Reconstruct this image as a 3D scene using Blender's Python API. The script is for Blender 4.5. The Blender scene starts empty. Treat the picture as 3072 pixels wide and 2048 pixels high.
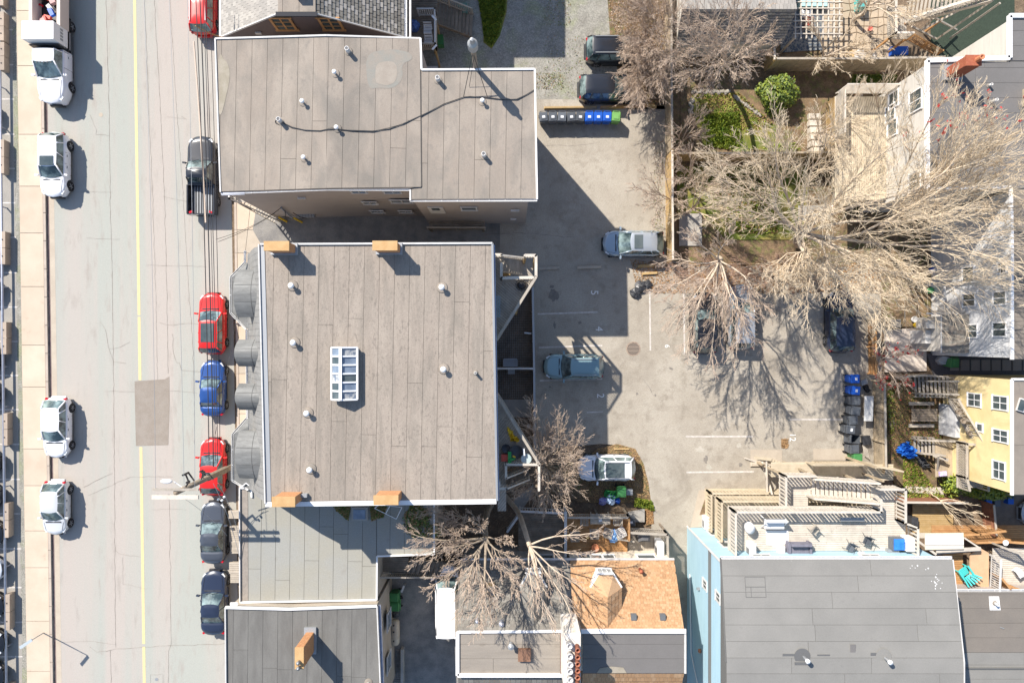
import bpy, math, random
import numpy as np
from mathutils import Vector, Matrix
random.seed(7); np.random.seed(7)
PI=math.pi; R=math.radians
SC=bpy.context.scene; COL=SC.collection
# ---------------------------------------------------------------- camera: a drone 49 m up, looking straight down
F=2058.0; H=49.0
cam=bpy.data.cameras.new('drone_camera'); cam.sensor_width=36.0; cam.lens=36.0*F/3072.0
cam.clip_start=0.5; cam.clip_end=2000
camo=bpy.data.objects.new('drone_camera',cam); COL.objects.link(camo); camo.location=(0,0,H); SC.camera=camo
# ---------------------------------------------------------------- daylight
SUND=Vector((6.81,-7.88,-9.2)).normalized()
W_=bpy.data.worlds.new('World'); SC.world=W_; W_.use_nodes=True
nt=W_.node_tree; bg=nt.nodes['Background']; sky=nt.nodes.new('ShaderNodeTexSky'); sky.sky_type='NISHITA'
sky.sun_disc=False; sky.sun_elevation=math.asin(-SUND.z); sky.sun_rotation=math.atan2(-SUND.x,-SUND.y)%(2*PI)
sky.air_density=1.0; sky.dust_density=0.4; sky.ozone_density=1.4
nt.links.new(sky.outputs[0],bg.inputs[0]); bg.inputs[1].default_value=0.125
sl=bpy.data.lights.new('sun','SUN'); sl.energy=5.0; sl.angle=R(0.55); sl.color=(1.0,0.935,0.84)
so=bpy.data.objects.new('sun',sl); COL.objects.link(so); so.rotation_mode='QUATERNION'; so.rotation_quaternion=SUND.to_track_quat('-Z','Y'); so.location=(-30,30,60)
SC.view_settings.view_transform='Standard'; SC.view_settings.look='None'; SC.view_settings.gamma=1; SC.view_settings.use_curve_mapping=False
SC.view_settings.exposure=0.64
# ---------------------------------------------------------------- helpers
def X(px,z=0): return (px-1536.0)*(H-z)/F
def Y(py,z=0): return (1024.0-py)*(H-z)/F
def P(px,py,z=0): return (X(px,z),Y(py,z),z)
def P2(px,py,z=0): return (X(px,z),Y(py,z))
def pq(z,*c): return [P2(a,b,z) for a,b in c]
ROOT={}
def tag(o,label=None,cat=None,group=None,kind=None):
    if label: o['label']=label
    if cat: o['category']=cat
    if group: o['group']=group
    if kind: o['kind']=kind
    return o
def thing(name,label,cat,loc=(0,0,0),rz=0.0,group=None):
    o=bpy.data.objects.new(name,None); COL.objects.link(o); o.empty_display_size=.2
    o.location=loc; o.rotation_euler=(0,0,rz); tag(o,label,cat,group)
    ROOT[o]=(Matrix.Translation(loc)@Matrix.Rotation(rz,4,'Z')).inverted()
    return o
def mesh_obj(name,v,f,mats,mi=None,parent=None,smooth=False,local=False):
    me=bpy.data.meshes.new(name); v=np.asarray(v,dtype=float)
    loc=None
    if parent is not None:
        if not local:
            m=np.array(ROOT[parent]); v=v@m[:3,:3].T+m[:3,3]
    elif not local:
        lo=v.min(0); hi=v.max(0); loc=((lo[0]+hi[0])/2,(lo[1]+hi[1])/2,lo[2]); v=v-np.array(loc)
    me.from_pydata(v.tolist(),[],f)
    for m in (mats if isinstance(mats,(list,tuple)) else [mats]): me.materials.append(m)
    if mi is not None and len(set(mi))>1: me.polygons.foreach_set('material_index',mi)
    if smooth: me.polygons.foreach_set('use_smooth',[True]*len(me.polygons))
    me.update()
    o=bpy.data.objects.new(name,me); COL.objects.link(o)
    if parent is not None: o.parent=parent; ROOT[o]=ROOT[parent]
    elif loc: o.location=loc; ROOT[o]=Matrix.Translation(loc).inverted()
    else: ROOT[o]=Matrix.Identity(4)
    return o
class MB:
    def __init__(s): s.v=[];s.f=[];s.m=[]
    def add(s,vs,fs,m=0):
        n=len(s.v); s.v+= [tuple(q) for q in vs]; s.f+=[[i+n for i in q] for q in fs]; s.m+=[m]*len(fs); return s
    def box(s,x0,y0,z0,x1,y1,z1,m=0):
        return s.add([(x0,y0,z0),(x1,y0,z0),(x1,y1,z0),(x0,y1,z0),(x0,y0,z1),(x1,y0,z1),(x1,y1,z1),(x0,y1,z1)],
          [(3,2,1,0),(4,5,6,7),(0,1,5,4),(1,2,6,5),(2,3,7,6),(3,0,4,7)],m)
    def obox(s,c,sz,rz=0,m=0,tx=0):
        M_=Matrix.Translation(c)@Matrix.Rotation(rz,4,'Z')@Matrix.Rotation(tx,4,'X')
        a,b,h=[q/2 for q in sz]
        vs=[M_@Vector(p) for p in [(-a,-b,-h),(a,-b,-h),(a,b,-h),(-a,b,-h),(-a,-b,h),(a,-b,h),(a,b,h),(-a,b,h)]]
        return s.add(vs,[(3,2,1,0),(4,5,6,7),(0,1,5,4),(1,2,6,5),(2,3,7,6),(3,0,4,7)],m)
    def bar(s,a,b,w,h,m=0):
        a=Vector(a);b=Vector(b);d=(b-a)
        if d.length<1e-6: return s
        d.normalize(); u=d.cross(Vector((0,0,1)))
        if u.length<1e-4: u=Vector((1,0,0))
        u.normalize(); t=u.cross(d); u=u*w/2; t=t*h/2
        return s.add([a-u-t,a+u-t,a+u+t,a-u+t,b-u-t,b+u-t,b+u+t,b-u+t],
          [(3,2,1,0),(4,5,6,7),(0,1,5,4),(1,2,6,5),(2,3,7,6),(3,0,4,7)],m)
    def tube(s,a,b,r0,r1=None,n=8,m=0,caps=True):
        if r1 is None: r1=r0
        a=Vector(a);b=Vector(b);d=(b-a).normalized(); u=d.orthogonal().normalized(); t=d.cross(u)
        vs=[a+(u*math.cos(2*PI*i/n)+t*math.sin(2*PI*i/n))*r0 for i in range(n)]+[b+(u*math.cos(2*PI*i/n)+t*math.sin(2*PI*i/n))*r1 for i in range(n)]
        fs=[(i,(i+1)%n,n+(i+1)%n,n+i) for i in range(n)]
        if caps: fs+=[tuple(range(n-1,-1,-1)),tuple(range(n,2*n))]
        return s.add(vs,fs,m)
    def path(s,pts,r,n=6,m=0):
        for a,b in zip(pts[:-1],pts[1:]): s.tube(a,b,r,n=n,m=m)
        return s
    def prism(s,poly,z0,z1,m=0,mt=None):
        n=len(poly); zt=z1 if isinstance(z1,(list,tuple)) else [z1]*n; zb=z0 if isinstance(z0,(list,tuple)) else [z0]*n
        ar=sum(poly[i][0]*poly[(i+1)%n][1]-poly[(i+1)%n][0]*poly[i][1] for i in range(n))
        if ar<0: poly=poly[::-1]; zt=zt[::-1]; zb=zb[::-1]
        vs=[(p[0],p[1],z) for p,z in zip(poly,zb)]+[(p[0],p[1],z) for p,z in zip(poly,zt)]
        s.add(vs,[(i,(i+1)%n,n+(i+1)%n,n+i) for i in range(n)],m)
        k=len(s.v)-2*n; s.f+=[[k+n-1-i for i in range(n)],[k+n+i for i in range(n)]]; s.m+=[m,m if mt is None else mt]
        return s
    def lathe(s,c,prof,n=16,m=0,M_=None):
        k=len(prof); vs=[]
        for r,z in prof:
            for i in range(n):
                p=Vector((r*math.cos(2*PI*i/n),r*math.sin(2*PI*i/n),z))
                if M_ is not None: p=M_@p
                vs.append((c[0]+p.x,c[1]+p.y,c[2]+p.z))
        fs=[(j*n+i,j*n+(i+1)%n,(j+1)*n+(i+1)%n,(j+1)*n+i) for j in range(k-1) for i in range(n)]
        if prof[0][0]>1e-4: fs.append(tuple(range(n-1,-1,-1)))
        if prof[-1][0]>1e-4: fs.append(tuple((k-1)*n+i for i in range(n)))
        return s.add(vs,fs,m)
    def build(s,name,mats,parent=None,smooth=False,local=False):
        return mesh_obj(name,s.v,s.f,mats,s.m,parent,smooth,local)
def copy_tree(o,parent=None):
    c=o.copy(); COL.objects.link(c); c.parent=parent
    for ch in list(o.children): copy_tree(ch,c)
    return c
def dup(o,loc,rz=None,label=None,group=None):
    c=copy_tree(o); c.location=loc
    if rz is not None: c.rotation_euler=(0,0,rz)
    if label: c['label']=label
    if group: c['group']=group
    return c
# ---------------------------------------------------------------- materials
def hexc(r,g,b): return (r,g,b,1)
def M(name,c,c2=None,sc=0.6,rough=.85,fine=.12,fsc=25,stretch=(1,1,1),metal=0.0,coat=0.0,spec=.4,rnd=.0,spk=None,spsc=9,spth=.62,bump=0.0,lo=.38,hi=.62,dirt=None,c3=None,dlo=.5):
    m=bpy.data.materials.new(name); m.use_nodes=True; t=m.node_tree; N=t.nodes; L=t.links; b=N['Principled BSDF']
    b.inputs['Roughness'].default_value=rough; b.inputs['Metallic'].default_value=metal
    b.inputs['Coat Weight'].default_value=coat; b.inputs['Coat Roughness'].default_value=.05; b.inputs['Specular IOR Level'].default_value=spec
    if fine==0 and c2 is None and rnd==0:
        b.inputs['Base Color'].default_value=(*c,1); return m
    g=N.new('ShaderNodeNewGeometry'); mp=N.new('ShaderNodeMapping'); mp.inputs['Scale'].default_value=stretch; L.new(g.outputs['Position'],mp.inputs['Vector'])
    def noise(scale,det,src=mp,dist=0.0):
        n=N.new('ShaderNodeTexNoise'); n.inputs['Scale'].default_value=scale; n.inputs['Detail'].default_value=det; n.inputs['Roughness'].default_value=.6; n.inputs['Distortion'].default_value=dist
        L.new(src.outputs[0],n.inputs['Vector']); return n
    mp2=N.new('ShaderNodeMapping'); mp2.inputs['Scale'].default_value=tuple(v**.45 for v in stretch); L.new(g.outputs['Position'],mp2.inputs['Vector'])
    def mr(src,a,b_,c_,d):
        q=N.new('ShaderNodeMapRange'); q.inputs[1].default_value=a;q.inputs[2].default_value=b_;q.inputs[3].default_value=c_;q.inputs[4].default_value=d; L.new(src,q.inputs[0]); return q.outputs[0]
    def mix(fac,a,b_,mode='MIX'):
        q=N.new('ShaderNodeMix'); q.data_type='RGBA'; q.blend_type=mode
        if isinstance(fac,float): q.inputs[0].default_value=fac
        else: L.new(fac,q.inputs[0])
        for i,v in ((6,a),(7,b_)):
            if isinstance(v,tuple): q.inputs[i].default_value=(*v[:3],1)
            else: L.new(v,q.inputs[i])
        return q.outputs[2]
    col=(*c,1)
    if c2 is not None: col=mix(mr(noise(sc,7).outputs[0],lo,hi,0,1),c,c2)
    if c3 is not None: col=mix(mr(noise(sc*.37+.05,5,dist=.6).outputs[0],.5,.68,0,1),col,c3)
    if spk is not None:
        n=noise(spsc,6,mp2); n2=noise(spsc*.22,3,mp2); ad=N.new('ShaderNodeMath'); ad.operation='MULTIPLY_ADD'; L.new(n2.outputs[0],ad.inputs[0]); ad.inputs[1].default_value=.45; L.new(n.outputs[0],ad.inputs[2]); col=mix(mr(ad.outputs[0],spth+.215,spth+.42,0,.85),col,spk)
    if dirt is not None:
        n=noise(.35,8,dist=1.2); col=mix(mr(n.outputs[0],dlo,dlo+.25,0,.8),col,dirt)
    v=None
    if fine>0: v=mr(noise(fsc,3,g).outputs[0],.3,.7,1-fine,1+fine)
    if rnd>0:
        oi=N.new('ShaderNodeObjectInfo'); q=mr(oi.outputs['Random'],0,1,1-rnd,1+rnd)
        if v is None: v=q
        else:
            mm=N.new('ShaderNodeMath'); mm.operation='MULTIPLY'; L.new(v,mm.inputs[0]); L.new(q,mm.inputs[1]); v=mm.outputs[0]
    if v is not None:
        vm=N.new('ShaderNodeVectorMath'); vm.operation='SCALE'
        if isinstance(col,tuple): vm.inputs[0].default_value=col[:3]
        else: L.new(col,vm.inputs[0])
        L.new(v,vm.inputs['Scale']); col=vm.outputs[0]
    if isinstance(col,tuple): b.inputs['Base Color'].default_value=col
    else: L.new(col,b.inputs['Base Color'])
    if bump>0:
        bp=N.new('ShaderNodeBump'); bp.inputs['Strength'].default_value=bump; bp.inputs['Distance'].default_value=.02
        L.new(noise(fsc*1.6,4,g).outputs[0],bp.inputs['Height']); L.new(bp.outputs[0],b.inputs['Normal'])
    return m
ASPH=M('weathered_asphalt',(.345,.305,.25),(.405,.365,.305),sc=.25,fine=.14,fsc=14,rough=.95,bump=.35,spk=(.27,.235,.19),spsc=1.6,spth=.53,dirt=(.28,.245,.20))
ASPHL=M('lower_lot_asphalt',(.34,.315,.28),(.30,.28,.25),sc=.7,fine=.12,fsc=14,rough=.95,bump=.3)
ROADM=M('street_asphalt',(.414,.370,.330),(.365,.370,.330),sc=.5,stretch=(1,.035,1),fine=.09,fsc=20,rough=.93,bump=.25,lo=.42,hi=.58,spk=(.33,.295,.26),spsc=2.2,spth=.575,c3=(.400,.374,.334))
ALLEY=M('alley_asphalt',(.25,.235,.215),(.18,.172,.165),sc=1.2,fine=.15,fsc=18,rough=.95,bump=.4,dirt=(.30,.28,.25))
PATCH=M('asphalt_patch',(.264,.225,.187),(.293,.255,.217),sc=1.5,fine=.1,fsc=20,rough=.93,bump=.3)
SEAM=M('tar_seam',(.22,.195,.17),(.33,.295,.26),sc=3,fine=.1,rough=.9)
CONC=M('sidewalk_concrete',(.52,.42,.32),(.57,.47,.365),sc=.6,fine=.06,fsc=22,rough=.92,rnd=.05,bump=.2,spk=(.406,.312,.234),spsc=2,spth=.66)
CONC2=M('pale_concrete',(.464,.400,.320),(.416,.352,.280),sc=1.0,fine=.08,fsc=22,rough=.92,rnd=.05,bump=.2)
CONCG=M('grey_concrete',(.40,.37,.33),(.33,.31,.28),sc=1.4,fine=.1,fsc=22,rough=.92,rnd=.08,bump=.2)
KERB=M('kerb_stone',(.468,.391,.323),(.408,.340,.281),sc=1.5,fine=.08,rough=.9)
GUTTER=M('dark_gutter',(.13,.09,.09),(.20,.15,.14),sc=2,fine=.1,rough=.9)  # dark tone for the narrow strip along the kerb
BARR=M('barrier_concrete',(.425,.340,.264),(.357,.289,.230),sc=1.2,fine=.1,rough=.9,rnd=.06)
GRAV=M('gravel',(.306,.293,.255),(.238,.225,.196),sc=1.2,fine=.3,fsc=12,rough=1,bump=.8,spk=(.391,.365,.323),spsc=7,spth=.56,c3=(.255,.264,.170))
DIRT=M('garden_soil',(.136,.096,.064),(.200,.144,.096),sc=1.4,fine=.3,fsc=12,rough=1,bump=.8,spk=(.288,.208,.136),spsc=6,spth=.55)
LEAFG=M('leaf_litter_ground',(.23,.155,.09),(.13,.092,.055),sc=2,fine=.35,fsc=14,rough=1,bump=.8,spk=(.13,.15,.04),spsc=3,spth=.52)
LAWN=M('spring_lawn',(.12,.15,.025),(.24,.20,.06),sc=.9,fine=.35,fsc=16,rough=1,bump=.9,lo=.42,hi=.58)
TAN=M('tan_membrane',(.285,.240,.198),(.322,.275,.228),sc=.5,stretch=(1.6,.6,1),fine=.09,fsc=20,rough=.9,rnd=.02,spk=(.235,.205,.175),spsc=3.5,spth=.56,bump=.2,c3=(.215,.185,.155),dirt=(.20,.18,.155),dlo=.44)
TAN2=M('tan_membrane_streaked',(.295,.248,.205),(.330,.280,.232),sc=.8,stretch=(2.6,.4,1),fine=.12,fsc=18,rough=.9,rnd=.02,spk=(.195,.167,.14),spsc=6,spth=.535,bump=.2,dirt=(.205,.18,.15),dlo=.47)
GRNM=M('pale_green_membrane',(.310,.297,.254),(.305,.301,.275),sc=.5,fine=.06,fsc=16,rough=.88,rnd=.025,bump=.12,spk=(.267,.249,.215),spsc=2.,spth=.64)
GREY=M('grey_membrane',(0.135,0.129,0.119),(0.168,0.162,0.149),sc=.9,stretch=(2.4,.5,1),fine=.07,fsc=16,rough=.88,rnd=.03,bump=.12)
GREYB=M('light_grey_membrane',(0.207,0.200,0.185),(0.232,0.223,0.206),sc=.5,fine=.06,fsc=18,rough=.86,rnd=.025,bump=.12,spk=(0.180,0.174,0.162),spsc=2,spth=.63)
GREYD=M('slate_grey_membrane',(0.150,0.142,0.136),(0.166,0.156,0.150),sc=.6,fine=.07,fsc=18,rough=.88,rnd=.02)
BRNM=M('brown_grey_membrane',(.180,.160,.140),(.200,.176,.152),sc=.7,fine=.07,fsc=18,rough=.88,rnd=.02)
BEIGM=M('beige_grey_membrane',(.285,.251,.212),(.251,.221,.187),sc=.8,stretch=(.4,3,1),fine=.08,fsc=18,rough=.88,rnd=.03,spk=(.204,.174,.145),spsc=2,spth=.62)
DECKD=M('roof_seam_dark',(.20,.17,.14),fine=.1,rough=.9)
DECKD2=M('roof_seam_grey',(.13,.128,.122),fine=.1,rough=.9)
MANS=M('grey_mansard_metal',(.192,.188,.180),(.248,.240,.228),sc=2,stretch=(.6,2,1),fine=.06,rough=.6,rnd=.03)
DORM=M('grey_dormer_membrane',(.135,.135,.13),(.19,.19,.183),sc=1.6,stretch=(.5,2.5,1),fine=.08,rough=.6,spk=(.11,.11,.105),spsc=4,spth=.56)
TAUPE=M('taupe_siding',(.40,.35,.32),(.36,.315,.29),sc=.5,fine=.05,rough=.8,stretch=(1,1,8))
BROWN=M('brown_siding',(.155,.12,.115),(.13,.105,.10),sc=.5,fine=.06,rough=.8)
BLUEW=M('pale_blue_paint',(.40,.57,.66),(.36,.53,.625),sc=.5,stretch=(1,1,6),fine=.05,rough=.75,spec=.3)
YELW=M('yellow_stucco',(.80,.64,.34),(.74,.58,.30),sc=.7,fine=.06,rough=.85,dirt=(.62,.46,.22))
GRYW=M('pale_siding',(.62,.58,.52),(.55,.52,.47),sc=.5,fine=.05,rough=.8,stretch=(1,1,10),dirt=(.50,.46,.40))
WHTW=M('white_siding',(.66,.66,.66),(.58,.58,.585),sc=.5,fine=.04,rough=.75,stretch=(1,1,10),dirt=(.50,.49,.46))
CREAM=M('cream_clapboard',(.70,.62,.50),fine=.05,rough=.8)
CONW=M('beige_stucco',(.42,.36,.29),(.36,.31,.25),sc=1,fine=.08,rough=.9)
WHITE=M('white_paint',(.80,.79,.78),fine=.03,rough=.5)
WHITE2=M('worn_white_paint',(.527,.510,.484),(.612,.595,.578),sc=3,fine=.06,rough=.6)
DRK=M('near_black',(.03,.03,.035),fine=0,rough=.8)  # plain near-black for a roof edge, filler caps and lifting holes
BLKM=M('black_metal',(.03,.03,.032),fine=.1,rough=.45)
GREYP=M('grey_metal',(.33,.34,.35),fine=.05,rough=.45,metal=.3)
STEEL=M('galvanised_steel',(.42,.44,.50),(.34,.36,.42),sc=3,fine=.05,rough=.4,metal=.4)
WOODG=M('silvered_wood',(.357,.315,.264),(.442,.391,.323),sc=2.5,stretch=(1,1,1),fine=.12,fsc=22,rough=.9,rnd=.10)
WOODP=M('pale_sunbleached_wood',(.50,.45,.385),(.60,.54,.46),sc=2,fine=.08,fsc=22,rough=.9,rnd=.06)
WOODD=M('dark_brown_wood',(.20,.16,.12),(.28,.225,.17),sc=2.5,fine=.15,rough=.9,rnd=.14)  # darker brown timber tone
WOODY=M('fresh_yellow_wood',(.413,.277,.120),(.465,.330,.165),sc=3,fine=.12,rough=.85,rnd=.08)
WOODO=M('orange_cedar',(.416,.216,.088),(.480,.272,.120),sc=2.5,fine=.12,rough=.85,rnd=.12)
WOODB=M('brown_deck_stain',(.26,.12,.05),(.32,.17,.08),sc=2.5,fine=.15,rough=.7,rnd=.15)
WOODF=M('weathered_fence_wood',(.36,.29,.20),(.45,.36,.25),sc=2,fine=.15,rough=.9,rnd=.08)
REDF=M('reddish_fence_wood',(.24,.10,.06),(.30,.14,.08),sc=2.5,fine=.15,rough=.9)
BRKO=M('orange_brick',(.52,.27,.13),(.46,.22,.10),sc=5,fine=.12,rough=.9)
BRKR=M('red_brick',(.36,.10,.055),(.42,.14,.07),sc=5,fine=.12,rough=.9,rnd=.15)
CAPT=M('tan_chimney_cap',(.527,.340,.162),(.476,.289,.128),sc=2,fine=.08,rough=.85)
FLASH=M('lead_flashing',(.36,.37,.38),fine=.08,rough=.5,metal=.3)
GLS=M('window_glass',(.05,.07,.075),(.11,.13,.13),sc=.9,fine=0,rough=.06,spec=.8)
CGL=M('car_glass',(.03,.05,.055),(.24,.32,.32),sc=1.1,fine=0,rough=.05,spec=.9,lo=.42,hi=.62)  # lighter teal noise paints sky reflections into the glass colour
SKYG=M('skylight_glass',(.16,.20,.26),(.24,.29,.36),sc=2,fine=0,rough=.08,spec=.8)
RUB=M('black_rubber',(.025,.025,.027),fine=.1,rough=.8)
BLKP=M('black_plastic',(.035,.037,.042),(.06,.062,.068),sc=3,fine=.08,rough=.4)
ALLOY=M('alloy_rim',(.45,.45,.46),fine=.05,rough=.3,metal=.6)
def paint(n,c,metal=.0,coat=.8,rough=.3): return M(n,c,fine=0,rough=rough,coat=coat,metal=metal)
P_WHITE=paint('white_car_paint',(.82,.82,.84)); P_RED=paint('red_car_paint',(.62,.02,.015)); P_BLUE=paint('blue_car_paint',(.02,.07,.25),metal=.2)
P_GREY=paint('dark_grey_car_paint',(.085,.095,.115),metal=.35); P_BLK=paint('black_car_paint',(.018,.02,.026)); P_NAVY=paint('navy_car_paint',(.02,.028,.055))
P_TEAL=paint('teal_car_paint',(.24,.36,.38),metal=.3); P_SILV=paint('silver_car_paint',(.42,.45,.48),metal=.4); P_LSILV=paint('pale_silver_car_paint',(.66,.67,.68),metal=.15)
P_SBLUE=paint('silver_blue_car_paint',(.33,.40,.46),metal=.35)
LRED=M('tail_light_red',(.5,.01,.02),fine=0,rough=.2,coat=.5); LWHT=M('headlight_glass',(.7,.72,.74),fine=0,rough=.1,coat=.6)
YLINE=M('yellow_road_paint',(.68,.56,.28),(.60,.50,.27),sc=4,fine=.06,rough=.8)
WLINE=M('white_road_paint',(.66,.61,.56),(.50,.46,.42),sc=5,fine=.08,rough=.8,lo=.35,hi=.55)
WNUM=M('white_stencil_paint',(.80,.78,.75),fine=.03,rough=.8)
BARK=M('sunlit_bark',(.46,.37,.28),(.58,.48,.37),sc=4,fine=.15,rough=.95)
BARKP=M('pale_twig_bark',(.76,.63,.46),(.60,.48,.34),sc=3,fine=.1,rough=.95)
BARKK=M('pinkish_twig_bark',(.60,.475,.375),(.46,.355,.27),sc=3,fine=.1,rough=.95)
WOODM=M('yellowed_pale_wood',(.50,.42,.30),(.58,.49,.36),sc=2,fine=.1,rough=.9,rnd=.07)
BARKG=M('grey_brown_bark',(.24,.195,.15),(.34,.28,.21),sc=3,fine=.15,rough=.95)
BUDR=M('red_bud',(.45,.03,.03),fine=.1,rough=.8)
LEAFD=M('rhododendron_leaf',(.07,.13,.025),(.17,.21,.045),sc=4,fine=.2,rough=.5,rnd=.0)
LEAFY=M('yellow_green_leaf',(.30,.34,.04),(.18,.24,.03),sc=3,fine=.2,rough=.6)
GRASSB=M('grass_blade',(.11,.19,.02),(.20,.25,.04),sc=2,fine=.2,rough=.8)
DRYL=M('dry_leaf',(.42,.26,.13),(.28,.17,.08),sc=6,fine=.2,rough=.9)
TARPB=M('blue_tarp',(.02,.15,.62),(.04,.22,.72),sc=3,fine=.05,rough=.35)
YELP=M('yellow_plastic',(.75,.50,.03),fine=.1,rough=.5)
BLUP=M('blue_plastic',(.015,.10,.48),fine=.05,rough=.4); GRNP=M('green_plastic',(.06,.22,.07),fine=.05,rough=.45); LGRNP=M('light_green_plastic',(.16,.36,.10),fine=.05,rough=.5)
GRYP=M('charcoal_plastic',(.10,.11,.125),fine=.08,rough=.4,rnd=.25); TURQ=M('turquoise_plastic',(.07,.52,.50),fine=.03,rough=.4)
ORNG=M('terracotta',(.50,.20,.10),fine=.1,rough=.8); REDP=M('red_plastic',(.60,.10,.07),fine=.05,rough=.5)
STONE=M('field_stone',(.36,.33,.28),(.26,.24,.20),sc=4,fine=.15,rough=.95,rnd=.15)
FLAG=M('flagstone',(.464,.368,.264),(.400,.320,.232),sc=1.5,fine=.08,rough=.9,rnd=.10)
PAVD=M('dark_paver',(.20,.175,.155),(.26,.23,.20),sc=3,fine=.1,rough=.9,rnd=.12)
SLAB=M('grey_paving_slab',(.36,.31,.285),fine=.1,rough=.9,rnd=.08)
FABG=M('grey_cushion',(.20,.19,.23),(.15,.145,.18),sc=3,fine=.08,rough=.9)
INSUL=M('wire_black',(.03,.03,.035),fine=0,rough=.6); PLASTW=M('white_plastic',(.78,.78,.79),fine=.02,rough=.35)
SH_O=[M('orange_shingle_%s'%n,c,fine=.14,fsc=18,rough=.95,rnd=.07) for n,c in (('mid',(.415,.245,.13)),('light',(.45,.272,.148)),('dark',(.38,.218,.113)),('pale',(.465,.295,.17)))]
SH_G=[M('grey_shingle_%s'%n,c,fine=.16,fsc=18,rough=.95,rnd=.1) for n,c in (('mid',(.20,.185,.16)),('light',(.225,.21,.185)),('dark',(.175,.16,.14)))]
SH_L=[M('light_shingle_%s'%n,c,fine=.12,fsc=18,rough=.95,rnd=.06) for n,c in (('mid',(.33,.305,.275)),('light',(.37,.345,.31)),('dark',(.29,.27,.245)))]
# ---------------------------------------------------------------- pieces laid over a surface
def clip(poly,nx,ny,c,keep_less=True):
    out=[];n=len(poly)
    for i in range(n):
        a=poly[i];b=poly[(i+1)%n]; da=a[0]*nx+a[1]*ny-c; db=b[0]*nx+b[1]*ny-c
        if not keep_less: da,db=-da,-db
        if da<=0: out.append(a)
        if (da<0 and db>0) or (da>0 and db<0):
            t=da/(da-db); out.append((a[0]+(b[0]-a[0])*t,a[1]+(b[1]-a[1])*t))
    return out
def planks(parent,poly,z,ang,w,gap,th,mat,name='board',parts=True,split=None,zj=.004,seed=1,limit=300,minw=.02,cgap=None):
    """strips of width w running along ang, clipped to the convex polygon poly; z a number or a function; one object per strip"""
    rnd=random.Random(seed); d=(math.cos(ang),math.sin(ang)); n_=(-d[1],d[0])
    zf=z if callable(z) else (lambda x,y:z)
    ts=[p[0]*n_[0]+p[1]*n_[1] for p in poly]; t=min(ts)+gap/2; mx=max(ts); mb=MB(); k=0
    if cgap is None: cgap=gap
    while t<mx-minw:
        s=clip(clip(poly,n_[0],n_[1],t,False),n_[0],n_[1],min(t+w-gap,mx),True)
        t+=w
        if len(s)<3: continue
        us=[p[0]*d[0]+p[1]*d[1] for p in s]; u0,u1=min(us),max(us); cuts=[u0-1]
        if split:
            u=u0+rnd.uniform(.15,1)*split
            while u<u1-.4*split*.5: cuts.append(u); u+=split*rnd.uniform(.8,1.15)
        cuts.append(u1+1)
        for a,b in zip(cuts[:-1],cuts[1:]):
            q=clip(clip(s,d[0],d[1],a+cgap/2,False),d[0],d[1],b-cgap/2,True)
            if len(q)<3: continue
            j=rnd.uniform(0,zj); zt=[zf(*p)+j for p in q]; zb=[v-th-j for v in zt]
            if parts and k<limit:
                m_=MB(); m_.prism(q,zb,zt); m_.build(name,mat,parent)
            else: mb.prism(q,zb,zt)
            k+=1
    if mb.v:
        o=mb.build(name+('s' if not name.endswith('s') else ''),mat,parent); tag(o,kind='stuff'); return o
def bil(A,B,C,D,u,v):
    return tuple(A[i]*(1-u)*(1-v)+B[i]*u*(1-v)+C[i]*u*v+D[i]*(1-u)*v for i in range(3))
def shingles(parent,A,B,C,D,nu,nv,mats,name='shingle',limit=280,seed=3,th=.03,gap=.06,weights=None,jit=0.0,inset=True):
    """rows v from A-B (low) to D-C (high), each tab tilted so that its low edge stands proud"""
    rnd=random.Random(seed); joined=MB(); k=0
    for r in range(nv):
        off=(r%2)*.5+ (rnd.random()*jit)
        for c in range(-1,nu+1):
            u0=max(0,(c+off+gap/2)/nu); u1=min(1,(c+1+off-gap/2)/nu)
            if u1-u0<.15/nu: continue
            v0=r/nv; v1=min(1,(r+1.0)/nv)
            a=bil(A,B,C,D,u0,v0);b=bil(A,B,C,D,u1,v0);c_=bil(A,B,C,D,u1,v1);d=bil(A,B,C,D,u0,v1)
            t=th*rnd.uniform(.8,1.3); vs=[(*a[:2],a[2]+.004),(*b[:2],b[2]+.004),(*b[:2],b[2]+t),(*a[:2],a[2]+t),(*c_[:2],c_[2]+.008),(*d[:2],d[2]+.008)]
            fs=[(0,1,2,3),(3,2,4,5),(0,3,5),(1,4,2)]
            mi=rnd.choices(range(len(mats)),weights)[0] if weights else rnd.randrange(len(mats))
            if k<limit:
                m_=MB(); m_.add(vs,fs); m_.build(name,mats[mi],parent)
            else: joined.add(vs,fs,mi)
            k+=1
    if joined.v: tag(joined.build(name+'s',mats,parent),kind='stuff')
def tiles(parent,x0,y0,x1,y1,z,nx,ny,mat,name='paving_stone',gap=.03,jit=0.0,th=.04,seed=5,limit=300,mask=None,zj=.006):
    rnd=random.Random(seed); dx=(x1-x0)/nx; dy=(y1-y0)/ny
    J={(i,j):((x0+i*dx+rnd.uniform(-jit,jit)*dx),(y0+j*dy+rnd.uniform(-jit,jit)*dy)) for i in range(nx+1) for j in range(ny+1)}
    k=0;jb=MB()
    for i in range(nx):
        for j in range(ny):
            q=[J[i,j],J[i+1,j],J[i+1,j+1],J[i,j+1]]; cx=sum(p[0] for p in q)/4; cy=sum(p[1] for p in q)/4
            if mask and not mask(cx,cy): continue
            q=[(p[0]+(cx-p[0])*gap/dx*1.2,p[1]+(cy-p[1])*gap/dy*1.2) for p in q]; zt=z+rnd.uniform(0,zj)
            if k<limit: m_=MB(); m_.prism(q,z-th,zt); m_.build(name,mat,parent)
            else: jb.prism(q,z-th,zt)
            k+=1
    if jb.v: tag(jb.build(name+'s',mat,parent),kind='stuff')
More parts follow.
